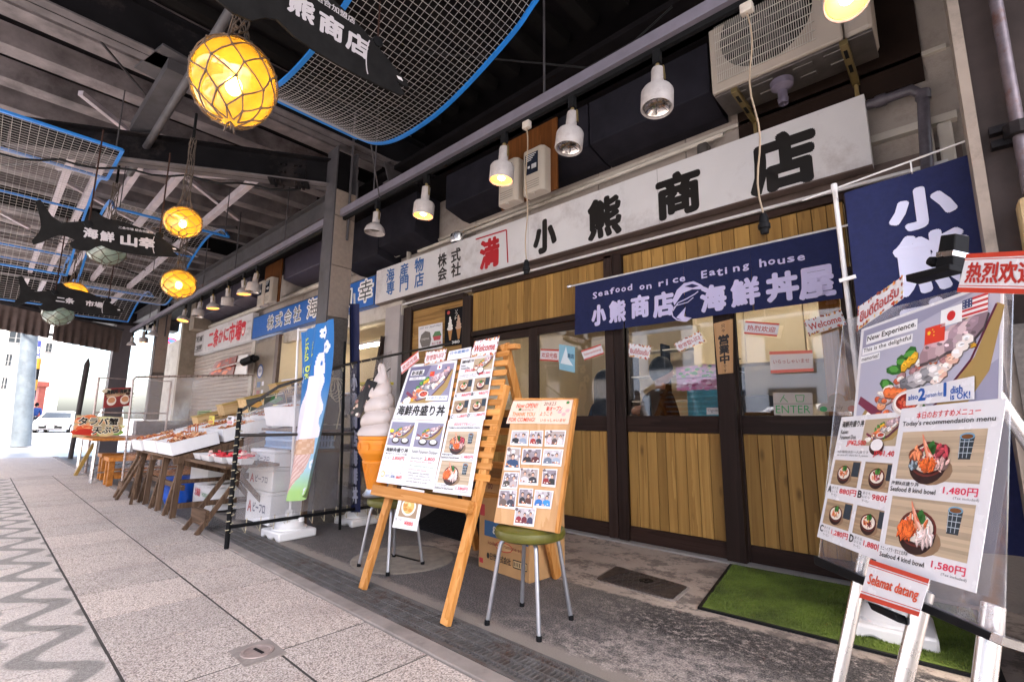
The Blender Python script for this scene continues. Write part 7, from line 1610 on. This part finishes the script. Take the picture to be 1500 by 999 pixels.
def person(x, y, rz, label, shirt, pants, hair='cap', lean=0.0, z0=0, arms='bent', sc=1.0, standing=True):
    P_ = empty('person', (x, y, z0), label, 'person', None, rz); P_.scale = (sc, sc, sc)
    L_ = lean; ch = V((0, L_, 1.30)); nk = V((0, L_*1.25, 1.44)); hd = V((0, L_*1.4+.01, 1.60))
    vs = [V((0, 0, .95)), V((0, L_*.4, 1.10)), ch, nk]; ed = [(0, 1), (1, 2), (2, 3)]; rd = [(.15, .11), (.15, .115), (.17, .12), (.055, .06)]
    for s_ in (-1, 1):
        b = len(vs)
        if arms == 'bent': aa = [V((s_*.19, L_, 1.36)), V((s_*.25, L_+.06, 1.10)), V((s_*.20, L_+.28, 1.05))]
        elif arms == 'up': aa = [V((s_*.19, L_, 1.36)), V((s_*.24, L_+.15, 1.18)), V((s_*.12, L_+.30, 1.32))]
        else: aa = [V((s_*.19, L_, 1.36)), V((s_*.24, L_+.0, 1.10)), V((s_*.25, L_+.06, .86))]
        vs += aa; ed += [(2, b), (b, b+1), (b+1, b+2)]; rd += [.075, .052, .040]
    bd = body(P_, vs, ed, rd, shirt, 'body')
    lv = [V((0, 0, .98)), V((.09, 0, .88)), V((.10, .01, .48)), V((.10, -.01, .08)), V((.10, .10, .04)), V((-.09, 0, .88)), V((-.10, -.02, .48)), V((-.10, -.02, .08)), V((-.10, .09, .04))]
    body(P_, lv, [(0, 1), (1, 2), (2, 3), (3, 4), (0, 5), (5, 6), (6, 7), (7, 8)], [(.14, .10), .085, .06, .045, .035, .085, .06, .045, .035], pants, 'trousers')
    body(P_, [nk-V((0, 0, .02)), nk+V((0, .0, .06)), hd-V((0, 0, .06))], [(0, 1), (1, 2)], [.052, .048, .05], skinm, 'neck')
    head(P_, hd, .098)
    for s_ in (-1, 1):
        w = vs[4+2+(0 if s_ < 0 else 3)]; e_ = vs[4+1+(0 if s_ < 0 else 3)]; hand(P_, w, (w-e_), -s_)
    if hair == 'cap':
        MB().grid(lambda u, v: (lambda tm: hd+V((.095*math.sin(tm*v)*math.cos(6.283*u), -.010+.108*math.sin(tm*v)*math.sin(6.283*u), .012+.126*math.cos(tm*v))))(1.25+1.15*(.5-.5*math.sin(6.283*u))**.6), 24, 10).build('hair', hairm, P_, smooth=True)
    else:
        def hr(u, v):
            th = .02+v*2.5; a = 6.283*u; rr = .110*min(1, math.sin(min(th, 1.57))); z = .02+.13*math.cos(th) if th < 1.57 else .02-.32*(th-1.57)
            k = 1+.05*math.sin(a*7); f_ = math.sin(a)
            return hd+V((rr*k*math.cos(a), (rr*k*f_ if f_ < .3 else rr*.3*k), z))-V((0, .01, 0))
        MB().grid(hr, 24, 12).build('hair', hairm, P_, smooth=True)
    return P_
blackcl = mat('black_cloth', (.012, .012, .014), .85, 0, .2, 10, .3, 120); navycl = mat('navy_trousers', (.03, .035, .06), .85)
p_ = at(946, 545, 1, 4.5); person(p_.x, 4.5, -.75, 'man in black shirt and dark cap seen from behind through the centre glass', blackcl, navycl, 'cap', .10, -.30, 'bent', 1.13)
spk = mat('speckled_coat', '#2a2628', .8, 0, .9, 160, .5, 200)
p_ = at(866, 560, 1, 4.5); person(p_.x, 4.5, -1.2, 'woman with long dark hair in a speckled coat behind the second glass', spk, navycl, 'long', .10, -.36, 'up', 1.1)
# people, cars and houses outside at the left
p_ = at(47, 634, 2, -.02); pw_ = person(p_.x, p_.y, 1.2, 'distant person in a blue jacket with a white bag walking by the grey pole', mat('blue_jacket', '#2a4a88', .8, 0, .1), navycl, 'cap', .02, -.02, 'down', 1.15)
MB().box(-.30, -.02, .16, .30, .75, 1.12).build('white_bag', whitep, None, bev=.03, label='white bag carried by the distant person in the blue jacket', cat='bag').matrix_world = Matrix.Translation((p_.x, p_.y, 0)) @ Matrix.Rotation(1.2, 4, 'Z')
p_ = at(34, 632, 2, -.02); person(p_.x, p_.y, 1.0, 'distant person in dark clothes partly hidden by the grey pole', mat('dark_coat', '#3a3a48', .8, 0, .1), navycl, 'cap', .02, -.02, 'down', 1.1)
pp_ = at(30, 655, 2, -.02)
pole = empty('street_pole', (pp_.x, pp_.y, 0), 'thick grey steel street pole at the left outside the arcade', 'pole'); ptop = at(45, 470, 0, pp_.x-.2); MB().tube([(0, 0, 0), (ptop-V((pp_.x, pp_.y, 0)))*.5, ptop-V((pp_.x, pp_.y, 0)), (ptop-V((pp_.x, pp_.y, 0)))*1.5], .23, 24, rs=[.27, .25, .22, .19]).build('shaft', mat('galvanised_pole', '#59626a', .5, .1, .3, 3, dirt='#6a7074'), pole, smooth=True)
pa_ = at(47, 487, 0, pp_.x)-V((pp_.x, pp_.y, 0)); MB().tube([pa_, pa_+V((.3, 1.6, -.08))], .05, 8).build('side_arm', steel_dark, pole); MB().lathe([(.23, -.05), (.26, -.04), (.26, .04), (.23, .05)], pa_, 24).build('collar', steel_dark, pole)
gp = at(40, 600, 0, -25.5); gd = empty('warning_post', (-25.5, gp.y+.05, 0), 'yellow and black striped post behind the grey pole', 'post')
for k in range(8): MB().lathe([(.11, k*.40), (.11, .39+k*.40)], (0, 0, 0), 16).build('stripe_band', mat('yellow_band', '#a87c14', .6) if k % 2 else black, gd)
def car(x, y, rz, label, paint, L_=4.3, w=1.75, h=1.48, van=False):
    c = empty('parked_car', (x, y, -.02), label, 'car', 'cars parked outside the arcade', rz)
    pr = [(0, .28), (.02, .62), (.12, .82), (1.05, .95), (1.75, h-.06), (2.2, h), (3.3, h-.02), (3.95, .98), (4.25, .90), (4.3, .45), (4.25, .28)] if not van else [(0, .28), (.02, .7), (.15, .95), (.75, 1.1), (1.3, h-.05), (1.7, h), (4.1, h), (4.3, 1.1), (4.3, .45), (4.25, .28)]
    def sec(u, v):      # u round the section, v along
        i = v*(len(pr)-1); j = min(int(i), len(pr)-2); t = i-j; return (pr[j][0]*(1-t)+pr[j+1][0]*t, pr[j][1]*(1-t)+pr[j+1][1]*t)
    def P2(px_, z, s_):
        tw = w/2*(1-.22*max(0, (z-.9)/(h-.9))-.06*max(0, (.5-z)))
        if px_ < .3: tw *= .92+.08*px_/.3
        return V((px_-L_/2, s_*tw, z))
    mb = MB(); n = len(pr); vs = [P2(a, b, -1) for a, b in pr]+[P2(a, b, 1) for a, b in pr]; fs = [(i, i+1, n+i+1, n+i) for i in range(n-1)]+[tuple(range(n-1, -1, -1)), tuple(range(n, 2*n)), (0, n, 2*n-1, n-1)]
    mb.add(vs, fs); mb.build('car_body', paint, c, bev=.06, smooth=True)
    gl_ = mat('car_glass', (.03, .035, .04), .08, 0, 0); k0 = 3; a, b = pr[3], pr[4]
    q = [P2(a[0]+.06, a[1]+.03, -.86), P2(a[0]+.06, a[1]+.03, .86), P2(b[0]-.04, b[1]-.02, .86), P2(b[0]-.04, b[1]-.02, -.86)]
    nn = V((-1, 0, 1)).normalized()*.012; MB().prism([p+nn for p in q], -nn*.5).build('windscreen', gl_, c)
    for s_ in (-1, 1):
        q = [V((-L_/2+x_, s_*(w/2*(1-.22*max(0, (z-.9)/(h-.9)))+.012), z)) for x_, z in ((1.45, 1.0), (3.5, 1.0), (3.15, h-.12), (1.9, h-.12))]; MB().prism(q, (0, -s_*.006, 0)).build('side_window', gl_, c)
        MB().lathe([(0, 0), (.10, .01), (.13, .04), (0, .05)], (-L_/2-.0, s_*w*.35, .70), 14, (-1, 0, 0)).build('headlight', chrome, c)
        for xx in (.75, 3.45):
            wh = empty('wheel', (-L_/2+xx, s_*(w/2-.10), .31)); wh.parent = c
            MB().lathe([(.19, -.09), (.30, -.09), (.315, -.06), (.315, .06), (.30, .09), (.19, .09)], (0, 0, 0), 24, (0, 1, 0)).build('tyre', black, wh, smooth=True); MB().lathe([(0, -.05), (.19, -.08), (.19, .08), (0, .05)], (0, 0, 0), 16, (0, 1, 0)).build('rim', chrome, wh)
    MB().box(-L_/2-.03, -L_/2+.02, -.55, .55, .36, .52).build('grille', black, c); MB().box(-L_/2-.04, -L_/2+.0, -.3, .3, .55, .60).build('grille', steel_mid, c); MB().box(-L_/2-.045, -L_/2-.02, -.17, .17, .38, .50).build('number_plate', whitep, c)
    MB().bar((-L_/2-.035, -.6, .30), (-L_/2-.035, .6, .30), .04, .05).build('bumper_lip', steel_mid, c)
    return c
carw = mat('white_car_paint', (.78, .78, .80), .2, 0, .03)
cp = at(86, 636, 2, -.02); car(cp.x-2.1, cp.y+.1, math.pi-.25, 'white car facing the arcade in the bright street', carw, h=1.42)
cp = at(140, 628, 2, -.02); car(cp.x-3.5, cp.y+1.5, math.pi-.25, 'white van parked behind the crab signboard', carw, w=1.85, h=1.95, van=True)
cp = at(-8, 634, 2, -.02); car(cp.x-1, cp.y-.4, math.pi/2+.2, 'grey car cut by the left photo edge', mat('grey_car_paint', '#8a8684', .3, .3, .05), h=1.6)
car(-3.2, -6.3, .0, 'white car parked across the pavement, seen mirrored in the door glass', carw)
bw_ = mat('white_render_wall', (.55, .54, .53), .8, 0, .06, .5); wing = mat('window_dark', (.03, .035, .04), .3, 0, .1, spec=.1); wfr = mat('window_frame_grey', (.16, .16, .16), .6, spec=.1)
def house(name, label, x0, x1, y0, y1, h, m, wins, face):
    b = empty(name, (x0, y0, 0), label, 'building'); o = V((-x0, -y0, 0)); MB().box(x0, x1, y0, y1, -.1, h).build('wall', m, b, o); MB().box(x0-.15, x1+.15, y0-.15, y1+.15, h+.002, h+.4).build('parapet', m, b, o)
    for (a, c, z0, z1) in wins:
        if face == 'x':  # faces +x
            f = MB().box(x1-.02, x1+.06, a, c, z0, z1).build('window', wing, b, o); q = [(x1+.061, x1+.10, a-.05, c+.05, z1, z1+.06), (x1+.061, x1+.12, a-.08, c+.08, z0-.08, z0), (x1+.061, x1+.09, (a+c)/2-.03, (a+c)/2+.03, z0, z1), (x1+.061, x1+.085, a, c, z0+(z1-z0)*.35, z0+(z1-z0)*.35+.04)]
        else:
            f = MB().box(a, c, y1-.02, y1+.06, z0, z1).build('window', wing, b, o); q = [(a-.05, c+.05, y1+.061, y1+.10, z1, z1+.06), (a-.08, c+.08, y1+.061, y1+.12, z0-.08, z0), ((a+c)/2-.03, (a+c)/2+.03, y1+.061, y1+.09, z0, z1)]
        for k, bx_ in enumerate(q): MB().box(*bx_).build(('lintel', 'sill', 'frame', 'frame')[k], wfr, f)
    return b
w_ = []
for (l, t, r_, bt) in ((12, 486, 35, 501), (7, 520, 18, 535), (1, 554, 11, 569), (-40, 486, -20, 503), (-40, 520, -24, 536)): A1, A2 = at(l, bt, 0, -42), at(r_, t, 0, -42); w_.append((A1.y, A2.y, A1.z, A2.z))
house('apartment_house', 'white apartment house with dark windows at the left photo edge', -52, -42, -30, at(43, 540, 0, -42).y, 13, bw_, w_, 'x')
p_ = at(60, 540, 0, -60); house('far_house', 'white house with one small window behind the blue banner', -70, -60, p_.y, at(92, 540, 0, -60).y, 12, bw_, [(at(66, 515, 0, -60).y, at(75, 515, 0, -60).y, at(66, 515, 0, -60).z, at(66, 503, 0, -60).z)], 'x')
house('brick_kiosk', 'small red brick front below the white house', -59, -56, at(56, 580, 0, -56).y, at(66, 580, 0, -56).y, at(60, 566, 0, -56).z, mat('red_brick', '#a8584a', .8, 0, .15, 6), [], 'x')
house('side_house', 'pale building at the far street side behind the crab market', -64, -50, 16, 40, 14, bw_, [(18+4*i, 20+4*i, 2+3.2*j, 3.8+3.2*j) for i in range(5) for j in range(4)], 'x')
s = Sheet('street_banner', 'tall blue street banner with white letters beside the grey pole', 'banner', [at(x, y, 0, -41) for x, y in ((49, 498), (61, 499), (52, 584), (37, 583))], mat('banner_blue', '#121e70', .6, 0, .05), thick=.03, step=.006)
for k, ch in enumerate('NICCE'): s.txt(ch, .2, .48-k*.09, .08, '#f0f0f4', 3, .62, .03, rot=0)
for k, ch in enumerate('AVENUE'): s.txt(ch, .2, .94-k*.065, .06, '#f0f0f4', 3, .62, .03)
s.done(); MB().bar(s.P[0]+V((-.04, 0, .1)), s.P[3]+V((-.04, 0, -5)), .08, .08, (1, 0, 0)).build('banner_post', steel_mid, s.o)
sg = at(337, 560-0, 0, -20); ns = empty('no_parking_sign', at(250, 505, 0, -24), 'round blue and red no parking sign beyond the brown column', 'sign')
rr_ = MB().lathe([(0, 0), (.30, 0), (.30, .02), (0, .02)], (0, 0, 0), 24, (1, 0, 0)).build('disc_rim', mat('sign_red', '#c82a34', .4, 0, 0), ns); MB().lathe([(0, .021), (.23, .021), (.23, .025), (0, .025)], (0, 0, 0), 24, (1, 0, 0)).build('disc_face', mat('sign_blue', '#2a52b0', .4, 0, 0), ns); MB().bar((.03, -.17, .17), (.03, .17, -.17), .06, .01, (1, 0, 0)).build('slash', mat('sign_red', '#c82a34', .4, 0, 0), ns); MB().tube([(-.03, 0, .3), (-.03, 0, -ns.location.z)], .04, 8).build('post', steel_mid, ns)
# across the street behind the camera (mirrored in the glass)
house('shop_house', 'white three storey shop house across the street behind the camera', -14, 2, -30, -18, 11, bw_, [(-13+3.1*i, -11+3.1*i, .6+3.4*j, 2.6+3.4*j) for i in range(5) for j in range(3)], 'y')
house('shop_house', 'grey shop house across the street, right of the white one', 3, 18, -32, -18.5, 9, mat('grey_render', (.4, .4, .42), .8), [(4+3.4*i, 6.6+3.4*i, .5+3*j, 2.4+3*j) for i in range(4) for j in range(3)], 'y')
house('shop_house', 'pale brown shop house across the street at the left', -34, -15, -32, -18.5, 12, mat('tan_render', (.5, .42, .34), .8), [(-33+3.6*i, -30.6+3.6*i, .5+3.2*j, 2.4+3.2*j) for i in range(5) for j in range(3)], 'y')
tr_ = empty('bare_tree', (-.6, -12.8, 0), 'bare winter tree across the street, mirrored in the right door glass', 'tree'); barkm = mat('bark', '#4a4038', .9, 0, .3, 10); g = random.Random(3); bm_t = MB(); bm_b = MB()
bm_t.tube([(0, 0, 0), (.05, 0, 1.2), (-.05, .05, 2.2), (.05, 0, 3.2)], .12, 8, rs=[.16, .12, .09, .06]); bm_t.build('trunk', barkm, tr_, smooth=True)
def br_(p, d, L_, r_, k):
    q = p+d*L_; m_ = (p+q)/2+V((g.uniform(-.1, .1), g.uniform(-.1, .1), .05))*L_; bm_b.tube([p, m_, q], r_, 5, rs=[r_, r_*.8, r_*.55])
    if k:
        for i in range(3): br_(q.lerp(p, g.uniform(0, .45)), (d+V((g.uniform(-.8, .8), g.uniform(-.8, .8), g.uniform(-.1, .5)))).normalized(), L_*.68, r_*.55, k-1)
for i in range(6): a = i*1.05; br_(V((0, 0, 1.7+i*.28)), V((math.cos(a), math.sin(a), .8)).normalized(), 1.1, .05, 3)
bm_b.build('crown', barkm, tr_)
bpy.data.objects.remove(_fo); bpy.data.curves.remove(_fc)
